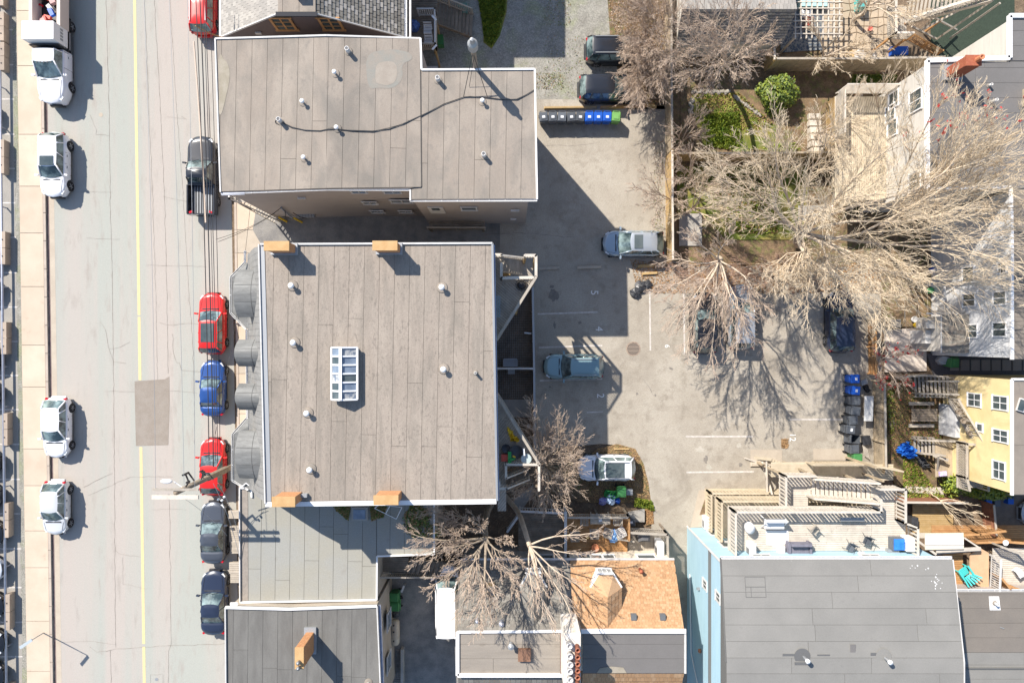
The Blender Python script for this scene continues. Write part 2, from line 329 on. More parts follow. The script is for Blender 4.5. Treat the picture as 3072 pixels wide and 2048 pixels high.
def brick_box(parent,x0,y0,z0,x1,y1,z1,mat,joint,bl=.21,bh=.07,name='brick'):
    """a core and courses of proud bricks joined as one part (each course has its joints)"""
    MB().box(x0,y0,z0,x1,y1,z1).build('shaft',joint,parent)
    b=MB(); z=z0; r=0; e=.012
    while z+bh<=z1+.001:
        for (a0,a1,fixed,ax) in ((x0,x1,y0,0),(x0,x1,y1,0),(y0,y1,x0,1),(y0,y1,x1,1)):
            a=a0-(r%2)*bl/2
            while a<a1:
                s=max(a,a0)+.006; t=min(a+bl,a1)-.006
                if t-s>.03:
                    if ax==0: b.box(s,fixed-e,z+.006,t,fixed+e,z+bh-.006)
                    else: b.box(fixed-e,s,z+.006,fixed+e,t,z+bh-.006)
                a+=bl
        z+=bh; r+=1
    tag(b.build('brick_courses',mat,parent),kind='stuff')
# ---------------------------------------------------------------- windows, railings
def window(parent,c,ang,w,h,frame=None,panes=2,rows=1,fw=.07,glass=None):
    """c centre on the wall face; ang = direction the wall faces"""
    frame=frame or WHITE; glass=glass or GLS
    n=Vector((math.cos(ang),math.sin(ang),0)); t=Vector((-n.y,n.x,0)); c=Vector(c); z=Vector((0,0,1))
    f=MB(); o=n*.04
    def b(p,q,wd,dp): f.bar(p+o,q+o,dp,wd)
    hw=w/2;hh=h/2
    def bx(cx,cz,sx,sz,d,dd=.0):
        p=c+t*cx+z*cz+n*(dd+d/2); f.obox(p,(d,sx,sz),ang)
    bx(0,hh,w+2*fw,fw,.07); bx(0,-hh,w+2*fw,fw,.09); bx(-hw,0,fw,h-fw,.07); bx(hw,0,fw,h-fw,.07)
    for i in range(1,panes): bx(-hw+w*i/panes,0,fw*.7,h-fw,.055)
    for i in range(1,rows):
        bx(0,-hh+h*i/rows,w-fw,fw*.45,.045)
    fr=f.build('window',frame,parent)
    g=MB(); 
    for i in range(panes):
        cx=-hw+w*(i+.5)/panes; m_=MB(); m_.obox(c+t*cx+n*.012,(.02,w/panes-fw*.7,h-fw),ang); m_.build('pane',glass,fr)
    return fr
def railing(parent,a,b,h=1.0,mat=None,sp=.14,single=False,bs=.04,tw=.09,post=True,name='baluster',flat=True,pmat=None):
    a=Vector(a);b=Vector(b);L=(b-a).length; n=max(2,int(round(L/sp))); up=Vector((0,0,1)); mat=mat or WOODG
    r=MB(); r.bar(a+up*h,b+up*h,tw,.04); r.bar(a+up*(h-.05),b+up*(h-.05),.04,.07)
    r.build('handrail',mat,parent); r=MB(); r.bar(a+up*.1,b+up*.1,.04,.07); r.build('bottom_rail',mat,parent)
    jb=MB()
    for i in range(1,n):
        p=a+(b-a)*(i/n)
        if single:
            m_=MB(); m_.box(p.x-bs/2,p.y-bs/2,p.z+.06,p.x+bs/2,p.y+bs/2,p.z+h-.05); m_.build(name,mat,parent)
        else: jb.box(p.x-bs/2,p.y-bs/2,p.z+.06,p.x+bs/2,p.y+bs/2,p.z+h-.05)
    if jb.v: tag(jb.build('balusters',mat,parent),kind='stuff')
    if post:
        k=max(1,int(round(L/1.9)))
        for i in range(k+1):
            p=a+(b-a)*(i/k); m_=MB(); m_.box(p.x-.05,p.y-.05,p.z-.1,p.x+.05,p.y+.05,p.z+h+.03); m_.build('railing_post',pmat or mat,parent)
def stairs(parent,a,b,w,n,mat,side=1,tread=.27,name='tread'):
    """n treads from a (low) to b (high) centre line, width w"""
    a=Vector(a);b=Vector(b);d=b-a; ang=math.atan2(d.y,d.x); hd=Vector((d.x,d.y,0)).length
    for i in range(n):
        p=a+d*((i+.5)/n); m_=MB(); m_.obox((p.x,p.y,p.z),(hd/n*.92,w-.1,.045),ang); m_.build(name,mat,parent)
    t=Vector((-math.sin(ang),math.cos(ang),0))*(w/2-.03); s=MB(); dz=Vector((0,0,.12))
    for q in (t,-t): s.bar(a+q-dz,b+q-dz,.045,.26)
    s.build('stringer',mat,parent)
def fence(name,label,pts,h,mat,bw=.14,group=None,cat='fence',cap=True,lattice=False,z=0,capm=None,limit=0,face=1):
    o=thing(name,label,cat,(pts[0][0],pts[0][1],z),0,group)
    for a,b in zip(pts[:-1],pts[1:]):
        A=Vector((a[0],a[1],z));B=Vector((b[0],b[1],z));d=B-A;L=d.length;ang=math.atan2(d.y,d.x);n=int(L/bw); jb=MB(); nn=Vector((-math.sin(ang),math.cos(ang),0))*face
        for i in range(n):
            p=A+d*((i+.5)/n); j=random.uniform(-.012,.012); jb.obox((p.x+nn.x*(.02+j),p.y+nn.y*(.02+j),z+h/2+.03),(L/n-.012,.022,h-.1+random.uniform(-.03,.02)),ang)
        tag(jb.build('fence_boards',mat,o),kind='stuff')
        k=max(1,int(round(L/2.3)))
        for i in range(k+1):
            p=A+d*(i/k); m_=MB(); m_.obox((p.x-nn.x*.05,p.y-nn.y*.05,z+h/2),(.1,.1,h),ang); m_.build('post',mat,o)
        m_=MB()
        for zz in (.35,h-.35): m_.bar(A-nn*.015+Vector((0,0,zz)),B-nn*.015+Vector((0,0,zz)),.045,.09)
        m_.build('fence_rail',mat,o)
        if cap: m_=MB(); m_.bar(A+Vector((0,0,h+.02)),B+Vector((0,0,h+.02)),.14,.04); m_.build('cap_board',capm or mat,o)
    return o
# ---------------------------------------------------------------- trees
def tubes_mesh(name,lines,mat,parent,sides=3):
    """lines: list of (pts (n,3), radii (n,)) grouped by length into one mesh"""
    byn={}
    for p,r in lines: byn.setdefault(len(p),[]).append((p,r))
    V=[];Fa=[];off=0
    for n,ls in byn.items():
        Pn=np.array([l[0] for l in ls]);Rn=np.array([l[1] for l in ls]); K=len(ls)
        T=np.gradient(Pn,axis=1); T/=np.linalg.norm(T,axis=2,keepdims=True)+1e-9
        ref=np.random.normal(size=(K,1,3)); U=np.cross(T,ref); U/=np.linalg.norm(U,axis=2,keepdims=True)+1e-9; W=np.cross(T,U)
        a=np.arange(sides)*2*PI/sides
        ring=Pn[:,:,None,:]+Rn[:,:,None,None]*(np.cos(a)[None,None,:,None]*U[:,:,None,:]+np.sin(a)[None,None,:,None]*W[:,:,None,:])
        V.append(ring.reshape(-1,3)); idx=np.arange(K*n*sides).reshape(K,n,sides)+off
        A=idx[:,:-1,:];B=idx[:,1:,:]; q=np.stack([A,np.roll(A,-1,2),np.roll(B,-1,2),B],-1).reshape(-1,4); Fa.append(q); off+=K*n*sides
    V=np.concatenate(V);Fa=np.concatenate(Fa)
    m=np.array(ROOT[parent]); V=V@m[:3,:3].T+m[:3,3]
    me=bpy.data.meshes.new(name); me.vertices.add(len(V)); me.vertices.foreach_set('co',V.ravel()); me.loops.add(Fa.size); me.loops.foreach_set('vertex_index',Fa.ravel().astype(np.int32))
    me.polygons.add(len(Fa)); me.polygons.foreach_set('loop_start',np.arange(0,Fa.size,4,dtype=np.int32)); me.polygons.foreach_set('loop_total',np.full(len(Fa),4,dtype=np.int32))
    me.materials.append(mat); me.update(calc_edges=True); me.polygons.foreach_set('use_smooth',[True]*len(Fa))
    o=bpy.data.objects.new(name,me); COL.objects.link(o); o.parent=parent; ROOT[o]=ROOT[parent]; return o
def quads_mesh(name,C,U,W,mats,parent,mi=None):
    V=np.stack([C-U-W,C+U-W,C+U+W,C-U+W],1).reshape(-1,3)
    m=np.array(ROOT[parent]) if parent is not None else np.eye(4); V=V@m[:3,:3].T+m[:3,3]; K=len(C)
    loc=None
    if parent is None: loc=np.array([V[:,0].mean(),V[:,1].mean(),V[:,2].min()]); V=V-loc
    me=bpy.data.meshes.new(name); me.vertices.add(4*K); me.vertices.foreach_set('co',V.ravel()); me.loops.add(4*K); me.loops.foreach_set('vertex_index',np.arange(4*K,dtype=np.int32))
    me.polygons.add(K); me.polygons.foreach_set('loop_start',np.arange(0,4*K,4,dtype=np.int32)); me.polygons.foreach_set('loop_total',np.full(K,4,dtype=np.int32))
    for q in mats: me.materials.append(q)
    if mi is not None: me.polygons.foreach_set('material_index',mi.astype(np.int32))
    me.update(calc_edges=True); o=bpy.data.objects.new(name,me); COL.objects.link(o)
    if parent is not None: o.parent=parent; ROOT[o]=ROOT[parent]
    else: o.location=loc.tolist()
    return o
def tree(name,label,base,trunk_top,limbs,kids=(9,7,5),r0=.22,seed=1,bark=None,twig=None,ratio=(.55,.5,.5),wig=.16,droop=0.0,group=None,buds=None,tw=.011,cat='tree',spread=.62,limb_kids_from=.25,trunk_r=None,back=.0):
    """trunk to trunk_top, then limbs to given 3D end points; each limb bears kids[0] branches, these kids[1] ..."""
    rg=random.Random(seed); bark=bark or BARK; twig=twig or BARKP
    o=thing(name,label,cat,base,0,group); B=Vector(base);TT=Vector(trunk_top)
    main=[];fine=[];ends=[]
    def rv(): return Vector((rg.gauss(0,1),rg.gauss(0,1),rg.gauss(0,1)))
    def line(a,b,n,w,r_a,r_b,sag=0):
        pts=[];L=(b-a).length; ph=rv(); ph2=rv()
        for i in range(n):
            t=i/(n-1); p=a.lerp(b,t)+ph*(w*L*math.sin(t*PI)*.35)+ph2*(w*L*math.sin(t*2*PI)*.2)
            p.z+=sag*L*math.sin(t*PI); pts.append(p)
        return pts,[r_a+(r_b-r_a)*(i/(n-1))**.8 for i in range(n)]
    tr=trunk_r or r0*1.35
    p,r=line(B,TT,6,.10,tr,r0); main.append((p,r))
    def grow(pts,rad,level):
        if level>=len(kids): return
        n=len(pts); L=sum((pts[i+1]-pts[i]).length for i in range(n-1)); last=level==len(kids)-1
        for k in range(kids[level]):
            t=limb_kids_from+(1-limb_kids_from)*((k+rg.random())/kids[level]); 
            if level>0: t=.12+.88*((k+rg.random())/kids[level])
            f=t*(n-1); i=min(n-2,int(f)); q=pts[i].lerp(pts[i+1],f-i); d=(pts[i+1]-pts[i]).normalized(); rr=rad[i]+(rad[i+1]-rad[i])*(f-i)
            s=rv(); s=(s-d*s.dot(d)); s.normalize(); cl=L*ratio[level]*(1.15-.65*t)*rg.uniform(.65,1.25)
            ow=q-B; ow.z*=.4; ow.normalize(); dd=(d+s*spread*rg.uniform(.45,1.1)+ow*.22).normalized(); dd.z+=.06-droop; 
            if back and dd.z<-.3: dd.z*=.3
            dd.normalize(); e=q+dd*cl; nn=4 if not last else 3
            ra=max(tw,min(rr*.62,.014*cl+.008)); pp,rd=line(q,e,nn,wig*.62,ra,max(tw*.55,ra*.35),sag=-.04 if droop>0 else .03)
            fine.append((pp,rd))
            if last: ends.append(pp[-1])
            grow(pp,rd,level+1)
    for lb in limbs:
        e=Vector(lb[0]); st=TT if len(lb)<2 or lb[1] is None else B.lerp(TT,lb[1]); rl=r0*.5 if len(lb)<3 else lb[2]
        p,r=line(st,e,7,wig,rl,max(.016,rl*.18),sag=.06); main.append((p,r)); grow(p,r,0)
    def arr(ls): return [(np.array([tuple(v) for v in a]),np.array(b)) for a,b in ls]
    tubes_mesh('trunk',arr(main),bark,o,7); tubes_mesh('crown',arr(fine),twig,o,3)
    if buds is not None:
        E=np.array([tuple(v) for v in ends]); sel=E[np.random.rand(len(E))<buds[1]]
        if len(buds)>2: sel=sel[[buds[2](*q) for q in sel]]
        if len(sel):
            sel=np.repeat(sel,3,0)+np.random.normal(0,.05,(len(sel)*3,3)); U=np.random.normal(0,.03,(len(sel),3)); W=np.random.normal(0,.03,(len(sel),3)); tag(quads_mesh('buds',sel,U,W,[buds[0]],o),kind='stuff')
    return o
def shrub(name,label,px,py,rx,ry,h,mats,n=2500,ls=.09,seed=1,cat='shrub',z0=0,lumps=14):
    rg=np.random.RandomState(seed); c=np.array(P(px,py,z0)); o=thing(name,label,cat,tuple(c))
    tw=MB()
    for i in range(9):
        a=rg.rand()*6.28; e=c+np.array([math.cos(a)*rx*.6,math.sin(a)*ry*.6,h*.7]); tw.tube(c,e,.04,.015,5)
    tw.build('stem',BARKG,o)
    L=rg.normal(size=(lumps,3)); L/=np.linalg.norm(L,axis=1,keepdims=True); L[:,2]=abs(L[:,2]); lc=L*np.array([rx*.6,ry*.6,h*.55]); lr=rg.uniform(.32,.5,lumps)
    k=rg.randint(0,lumps,n); d=rg.normal(size=(n,3)); d/=np.linalg.norm(d,axis=1,keepdims=True); rad=rg.uniform(.55,1.18,n)[:,None]
    C=c+lc[k]+d*rad*lr[k][:,None]*np.array([rx,ry,h*.8]); C[:,2]=np.maximum(C[:,2],z0+.05)
    nr=d+rg.normal(0,.5,(n,3))+np.array([0,0,.4]); nr/=np.linalg.norm(nr,axis=1,keepdims=True); U=np.cross(nr,rg.normal(size=(n,3))); U/=np.linalg.norm(U,axis=1,keepdims=True); W=np.cross(nr,U)
    s=rg.uniform(.6,1.2,n)[:,None]*ls; tag(quads_mesh('leaves',C,U*s,W*s*.45,mats,o,rg.randint(0,len(mats),n)),kind='stuff')
    return o
def in_poly(x,y,poly):
    c=np.zeros(len(x),bool); n=len(poly); j=n-1
    for i in range(n):
        xi,yi=poly[i];xj,yj=poly[j]; c^=((yi>y)!=(yj>y))&(x<(xj-xi)*(y-yi)/(yj-yi+1e-12)+xi); j=i
    return c
def scatter(name,poly,n,mats,size,z=0.0,up=.0,seed=1,aspect=.5,parent=None):
    rg=np.random.RandomState(seed); p=np.array(poly); x=rg.uniform(p[:,0].min(),p[:,0].max(),n); y=rg.uniform(p[:,1].min(),p[:,1].max(),n); k=in_poly(x,y,poly); x=x[k];y=y[k]; n=len(x)
    s=rg.uniform(.5,1.3,n)*size; a=rg.uniform(0,6.28,n); tilt=rg.uniform(0,1,n)*up
    U=np.stack([np.cos(a)*s,np.sin(a)*s,rg.normal(0,.2,n)*s],1); W=np.stack([-np.sin(a)*s*aspect*(1-tilt*.8),np.cos(a)*s*aspect*(1-tilt*.8),tilt*s*1.3],1)
    C=np.stack([x,y,z+abs(W[:,2])+abs(U[:,2])+.006],1)
    return tag(quads_mesh(name,C,U,W,mats,parent,rg.randint(0,len(mats),n)),kind='stuff')
# ---------------------------------------------------------------- vehicles (local axes: x forward, y left)
KIND={ # L,W, zr roof, belt, hood, tail, glass base front/rear (fraction of L/2), roof front/rear, deck z at rear
 'sedan':dict(L=4.5,W=1.80,zr=1.43,belt=.93,hood=.78,trunk=.98,xf=.36,xr=-.62,tf=.06,tr=-.36,wr=.31),
 'hatch':dict(L=4.1,W=1.75,zr=1.50,belt=.95,hood=.84,trunk=1.0,xf=.46,xr=-.90,tf=.12,tr=-.66,wr=.70),
 'wagon':dict(L=4.5,W=1.82,zr=1.52,belt=.97,hood=.86,trunk=1.0,xf=.42,xr=-.95,tf=.10,tr=-.80,wr=.70),
 'suv':dict(L=4.6,W=1.88,zr=1.68,belt=1.06,hood=.98,trunk=1.08,xf=.44,xr=-.95,tf=.14,tr=-.80,wr=.70),
 'pickup':dict(L=5.5,W=1.95,zr=1.78,belt=1.15,hood=1.08,trunk=1.1,xf=.38,xr=-.20,tf=.14,tr=-.13,wr=.2),
 'van':dict(L=5.0,W=1.95,zr=2.0,belt=1.25,hood=1.05,trunk=1.3,xf=.74,xr=-.97,tf=.50,tr=-.93,wr=.9)}
def pillar(mb,a,b,r=.045): mb.tube(a,b,r,n=6)
def car(label,gx,gy,head,kind,pm,L=None,W=None,name=None,cat='car',group=None,sunroof=None,rails=False,zg=0,roofm=None,dark_glass=False,mirror=True,bedcover=False,**kw):
    K=dict(KIND[kind]); K.update(kw); L=L or K['L']; W=W or K['W']
    o=thing(name or {'sedan':'parked_sedan','hatch':'parked_hatchback','wagon':'parked_wagon','suv':'parked_suv','pickup':'pickup_truck','van':'cargo_van'}[kind],label,cat,(*P2(gx,gy,0),zg) if zg==0 else (gx,gy,zg),R(head),group)
    h=L/2; hw0=W/2; zr,bl,hd,tk=K['zr'],K['belt'],K['hood'],K['trunk']; wr=.33 if kind not in('pickup','suv') else .37
    wx=[h-.19*L,-h+.19*L]; cabend=K['xr']*h
    xs=sorted(set([round(v,3) for v in list(np.linspace(-h,h,58))+[h-.05,-h+.05]]))
    if kind=='pickup': xs=[x for x in xs if x>=cabend-.15]
    ws=K['xf']*h; rs=K['xr']*h
    def top(x):
        if x>ws: 
            t=(x-ws)/(h-ws); return bl+(hd-bl)*t**.8-.12*max(0,(t-.75)/.25)**2
        if x<rs and kind!='pickup':
            t=min(1,(rs-x)/max(.05,(h+rs))); return tk+(bl-tk)*0-.16*max(0,(t-.4)/.6)**2 if kind=='sedan' else bl-.25*t
        return bl
    rows=[]
    for x in xs:
        t=abs(x)/h; hw=hw0*(1-(.30 if x>0 else .22)*max(0,(t-.70)/.30)**2.2)*(1-.03*max(0,t-.2)); zt=top(x); zb=.24+.12*max(0,(t-.85)/.15)
        za=-1
        for w in wx:
            q=(wr+.06)**2-(x-w)**2
            if q>0: za=max(za,wr+math.sqrt(q))
        pr=[(.60*hw,zb),(.90*hw,zb+.0),(.985*hw,.34),(hw,.52),(hw*.995,.66),(.975*hw,min(zt-.10,.80)),(.93*hw,zt-.045),(.84*hw,zt-.008),(.55*hw,zt+.012),(0,zt+.022)]
        out=[]
        for i,(y,z) in enumerate(pr):
            if 1<=i<=4: z=max(z,za+.015*i)
            if i==0: z=max(z,zb if za<0 else za)
            out.append((y,z))
        for i in range(5,9):
            if out[i][1]<out[i-1][1]: out[i]=(out[i][0],out[i-1][1]+.005)
        k_=(.42 if x>0 else .26)*max(0,(t-.55)/.45)**1.5*(1 if x>0 else -1); rows.append([(x-k_*(y/hw0)**2,y,z) for y,z in out]+[(x-k_*(y/hw0)**2,-y,z) for y,z in out[-2::-1]])
    b=MB(); n=len(rows[0])
    for r in rows: b.v+=r
    for i in range(len(rows)-1):
        for j in range(n-1): b.f.append([i*n+j,i*n+j+1,(i+1)*n+j+1,(i+1)*n+j]); b.m.append(0)
    b.f+= [list(range(n))[::-1],[ (len(rows)-1)*n+j for j in range(n)]]; b.m+=[0,0]
    body=b.build('body',pm,o,True,True)
    body.data.polygons[-1].use_smooth=False; body.data.polygons[-2].use_smooth=False
    # greenhouse
    wb=hw0*.86; wt=hw0*K.get('wtf',.68); 
    NF,NS=7,9
    def ring(xf,xr_,w,z,bow,rbow,bulge):
        pts=[]
        for i in range(NF): s=-1+2*i/(NF-1); pts.append((xf-bow*s*s,w*s,z))
        for i in range(1,NS): s=i/NS; pts.append((xf-bow+(xr_+rbow-xf+bow)*s,w+bulge*math.sin(PI*s),z))
        for i in range(NF): s=1-2*i/(NF-1); pts.append((xr_+rbow*s*s,w*s,z))
        for i in range(1,NS): s=i/NS; pts.append((xr_+rbow+(xf-bow-xr_-rbow)*s,-w-bulge*math.sin(PI*s),z))
        return pts
    r0=ring(ws+.03,rs,wb,bl-.01,.17,.07,.02); tf=K['tf']*h; tr=K['tr']*h
    r1=ring(tf,tr,wt,zr-.06,.10,.05,.03); ins=min(.16,(tf-tr)*.2); r2=ring(tf-ins,tr+ins*.8,wt-.12,zr-.015,.08,.04,.02); md=(tf+tr)/2; hl=max(.12,(tf-tr)*.22); r3=ring(md+hl,md-hl,wt*.45,zr+.01,.0,.0,.0)
    N=len(r0); rb=MB(); rb.v+=r1+r2+r3
    for k in (0,N): 
        for j in range(N): rb.f.append([k+j,k+(j+1)%N,k+N+(j+1)%N,k+N+j]); rb.m.append(0)
    rb.f.append([2*N+j for j in range(N)]); rb.m.append(0); rb.build('roof',roofm or pm,o,True,True)
    def strip(nm,i0,i1,mat,inset=.0):
        m_=MB(); 
        for j in range(i0,i1):
            a,b_,c,d=r0[j%N],r0[(j+1)%N],r1[(j+1)%N],r1[j%N]; m_.add([a,b_,c,d],[(0,1,2,3)])
        return m_.build(nm,mat,o,True,True)
    strip('windshield',0,NF-1,CGL); strip('side_window',NF-1,NF-1+NS,CGL if kind!='van' else pm)
    strip('rear_window',NF-1+NS,NF-1+NS+NF-1,CGL if kind!='van' else pm); strip('side_window',NF-1+NS+NF-1,N,CGL if kind!='van' else pm)
    pl=MB()
    for j in (0,NF-1,NF-1+NS,NF-1+NS+NF-1): pillar(pl,r0[j],r1[j],.05)
    if kind!='pickup':
        for j in (NF-1+4,N-4): pillar(pl,r0[j],r1[j],.03)
    if kind in('wagon','suv','hatch'):
        for j in (NF-1+7,N-7): pillar(pl,r0[j],r1[j],.045)
    pl.build('pillars',pm,o,True,True)
    if kind=='van': 
        m_=MB(); 
        for s in (1,-1): m_.add([(ws-.15,s*(wb+.012),bl),(ws-1.05,s*(wb+.018),bl),(tf-.75,s*(wt+.03),zr-.14),(tf-.18,s*(wt+.02),zr-.14)],[(0,1,2,3)])
        m_.build('cab_side_windows',CGL,o,False,True)
    # details
    m_=MB()
    for s in (1,-1): 
        m_.add([(h-.30,s*hw0*.55,hd-.065),(h-.10,s*hw0*.52,hd-.16),(h-.20,s*hw0*.80,hd-.15),(h-.46,s*hw0*.90,hd-.055)],[(0,1,2,3) if s>0 else (3,2,1,0)])
        e=MB(); e.obox((h-.36,s*hw0*.70,hd-.09),(.30,.22,.10),s*-.55); e.build('headlight',LWHT,o,False,True)
        e=MB(); zt=top(-h+.1); e.obox((-h+.17,s*hw0*.72,max(.75,zt-.16)),(.14,.22,.17),s*.4); e.build('taillight',LRED,o,False,True)
        if mirror:
            e=MB(); e.obox((ws-.22,s*(hw0+.11),bl+.04),(.12,.22,.13),s*-.15); e.obox((ws-.22,s*(hw0-.01),bl),(.06,.10,.05)); e.build('side_mirror',pm,o,False,True)
    g=MB(); g.obox((h-.03,0,.55),(.10,W*.42,.20)); g.build('grille',BLKM,o,False,True)
    g=MB(); g.obox((h-.05,0,.36),(.14,W*.50,.16)); g.obox((-h+.05,0,.42),(.14,W*.56,.18)); g.build('bumper',BLKP if kind in('suv','pickup') else pm,o,False,True)
    g=MB(); g.bar((ws+.09,-wb*.75,bl+.0),(ws+.09,wb*.75,bl+.0),.09,.02); g.build('wiper_cowl',BLKP,o,False,True)
    g=MB(); g.bar((ws-.02,-wb*.55,bl+.05),(ws-.10,wb*.05,bl+.12),.02,.02); g.bar((ws-.02,wb*.10,bl+.05),(ws-.10,wb*.6,bl+.10),.02,.02); g.build('wiper',BLKM,o,False,True)
    g=MB(); g.obox((0,0,.27),(L*.8,W*.78,.12)); g.build('underbody',BLKM,o,False,True)
    seam=MB()   # shut lines of the bonnet and the boot
    sm=[(ws+.16,y*hw0*.80) for y in (-1,-.5,0,.5,1)]
    for s in (1,-1): seam.bar((ws+.10,s*hw0*.80,top(ws+.1)+.005),(h-.35,s*hw0*.66,top(h-.35)+.008),.012,.012)
    if kind=='sedan': seam.bar((-h+.30,-hw0*.7,tk+.012),(-h+.30,hw0*.7,tk+.012),.012,.012)
    for s in (1,-1):
        for fx in ((.30,-.02,-.36) if kind!='pickup' else (.30,-.02)):
            x_=fx*h
            if x_>cabend-.2: seam.bar((x_,s*(hw0+.002),.36),(x_,s*hw0*.955,bl-.06),.014,.012)
        seam.bar((.42*h,s*hw0*.995,.33),(-.42*h,s*hw0*.995,.33),.02,.05)
        hd_=MB()
        for fx in (.04,-.30): hd_.bar((fx*h,s*(hw0+.012),.82),(fx*h+.16,s*(hw0+.012),.82),.02,.03)
        hd_.build('door_handles',BLKP if pm in (P_WHITE,P_LSILV) else pm,o,False,True)
    seam.build('shut_line',BLKM,o,False,True)
    if sunroof:
        a,b_,wv=sunroof; g=MB(); g.box(tf-.12-b_,-wv/2,zr+.005,tf-.12-a,wv/2,zr+.022); g.build('sunroof',GLS,o,False,True)
    if rails:
        g=MB()
        for s in (1,-1): g.bar((tf-.25,s*wt*.88,zr+.05),(tr+.2,s*wt*.88,zr+.05),.045,.04)
        g.build('roof_rail',GREYP,o,False,True)
    for w in wx:
        for s in (1,-1):
            Mx=Matrix.Rotation(-s*PI/2,4,'X'); t_=MB(); t_.lathe((w,s*(hw0-.12),wr),[(wr*.62,-.10),(wr*.93,-.11),(wr,-.07),(wr,.07),(wr*.93,.115),(wr*.64,.115)],20,M_=Mx); ty=t_.build('tyre',RUB,o,True,True)
            r_=MB(); r_.lathe((w,s*(hw0-.12),wr),[(wr*.64,.02),(wr*.64,.105),(wr*.58,.10),(wr*.56,.05),(.05,.07),(.001,.07)],16,M_=Mx)
            for k in range(5):
                a=k*2*PI/5; c0=Vector((w,s*(hw0-.02),wr)); e=Vector((math.cos(a)*wr*.56,0,math.sin(a)*wr*.56)); r_.bar(c0,c0+e,.05,.05)
            r_.build('rim',ALLOY,o,False,True)
    if kind=='pickup' and not kw.get('flatbed'):
        xb=cabend-.13; g=MB(); g.box(-h+.1,-hw0+.10,.60,xb,hw0-.10,.66); g.build('bed_floor',BLKP,o,False,True)
        g=MB()
        for s in (1,-1): g.box(-h+.05,min(s*hw0,s*(hw0-.09)),.45,xb,max(s*hw0,s*(hw0-.09)),1.10)
        g.box(xb-.03,-hw0+.09,.6,xb+.04,hw0-.09,1.12); g.build('bed_side',pm,o,False,True)
        g=MB(); g.box(-h,-hw0+.03,.50,-h+.07,hw0-.03,1.09); g.build('tailgate',pm,o,False,True)
        if bedcover: g=MB(); g.box(-h+.08,-hw0+.06,1.10,xb+.02,hw0-.06,1.14); g.build('tonneau_cover',bedcover if bedcover is not True else BLKP,o,False,True)
        else:
            g=MB()
            for k in range(9): y=-hw0+.2+k*(W-.4)/8; g.box(-h+.15,y-.03,.66,xb-.05,y+.03,.68)
            g.build('bed_ribs',GREYP,o,False,True)
    return o
def plate(o,text,mat,loc,size,rz,name='lettering',ext=.002):
    cu=bpy.data.curves.new(name,'FONT'); cu.body=text; cu.size=size; cu.extrude=ext; cu.align_x='CENTER'; cu.align_y='CENTER'; cu.materials.append(mat)
    t=bpy.data.objects.new(name,cu); COL.objects.link(t); t.location=loc; t.rotation_euler=(0,0,rz)
    if o is not None:
        t.parent=o
    return t
# ================================================================ GROUND
def sheet(name,poly,z,mat,th=None,kind='structure'):
    m_=MB(); m_.prism(poly,z-(th or .003),z); return tag(m_.build(name,mat),kind=kind)
def line_x(py,x0=683.,k=.0156): return x0+(py-300)*k
g=MB(); g.prism([(-420,-420),(420,-420),(420,420),(-420,420)],-1.0,0.0); tag(g.build('ground',DIRT),kind='structure')
YT,YB=-900,2950
def strip(x0,x1,k=.0156,ref=300): return pq(0,(x0+(YT-ref)*k,YT),(x1+(YT-ref)*k,YT),(x1+(YB-ref)*k,YB),(x0+(YB-ref)*k,YB))
sheet('street_road',strip(137,690),.008,ROADM,.007)
sheet('lower_lot_ground',strip(-1500,44),.008,ASPHL,.007)
sheet('gravel_verge',strip(40,58),.012,GRAV,.012)
# left pavement: raised slabs with joints
kx=.0156
def sx(x,py): return x+(py-300)*kx
o=thing('left_sidewalk',None,None,(X(95),0,0)); tag(o,kind='structure')
base=MB(); base.prism(strip(57.5,137),.0,.10); base.build('kerb_bed',SEAM,o)
ys=[-200,35,200,405,560,700,860,1035,1160,1345,1455,1590,1700,1860,2010,2200]
for a,b in zip(ys[:-1],ys[1:]):
    m_=MB(); m_.prism(pq(0,(sx(58,a),a+.8),(sx(127,a),a+.8),(sx(127,b),b-.8),(sx(58,b),b-.8)),.02,.135); m_.build('paving_slab',CONC,o)
for i in range(30):
    a=-200+i*84; b=a+83; m_=MB(); m_.prism(pq(0,(sx(128,a),a+.4),(sx(135.5,a),a+.4),(sx(135.5,b),b-.4),(sx(128,b),b-.4)),0,.15); m_.build('kerb_stone',KERB,o)
sheet('gutter',strip(136,142.5),.013,GUTTER,.004)
sheet('gutter_apron',pq(0,(sx(142.5,480),480),(sx(158,480),480),(sx(158,2300),2300),(sx(142.5,2300),2300)),.012,CONC2,.003)
# right pavement
o=thing('right_sidewalk',None,None,(X(740),0,0)); tag(o,kind='structure')
m_=MB(); m_.prism([P2(693,-300),P2(1100,-300),P2(1100,2300),P2(726,2300)],0,.09); m_.build('kerb_bed',SEAM,o)
ys=[-300,-60,80,240,400,560,690,760,860,960,1050,1120,1240,1340,1440,1540,1650,1760,1860,1960,2060,2300]
for a,b in zip(ys[:-1],ys[1:]):
    xa=693+(a+300)*.0127; xb=693+(b+300)*.0127
    for c0,c1 in ((8,78),(79.5,400)):
        m_=MB(); m_.prism(pq(0,(xa+c0,a+.8),(xa+c1,a+.8),(xb+c1,b-.8),(xb+c0,b-.8)),.02,.125); m_.build('paving_slab',CONC2 if (a//10)%2 else CONC,o)
    m_=MB(); m_.prism(pq(0,(xa,a+.4),(xa+7,a+.4),(xb+7,b-.4),(xb,b-.4)),0,.14); m_.build('kerb_stone',KERB,o)
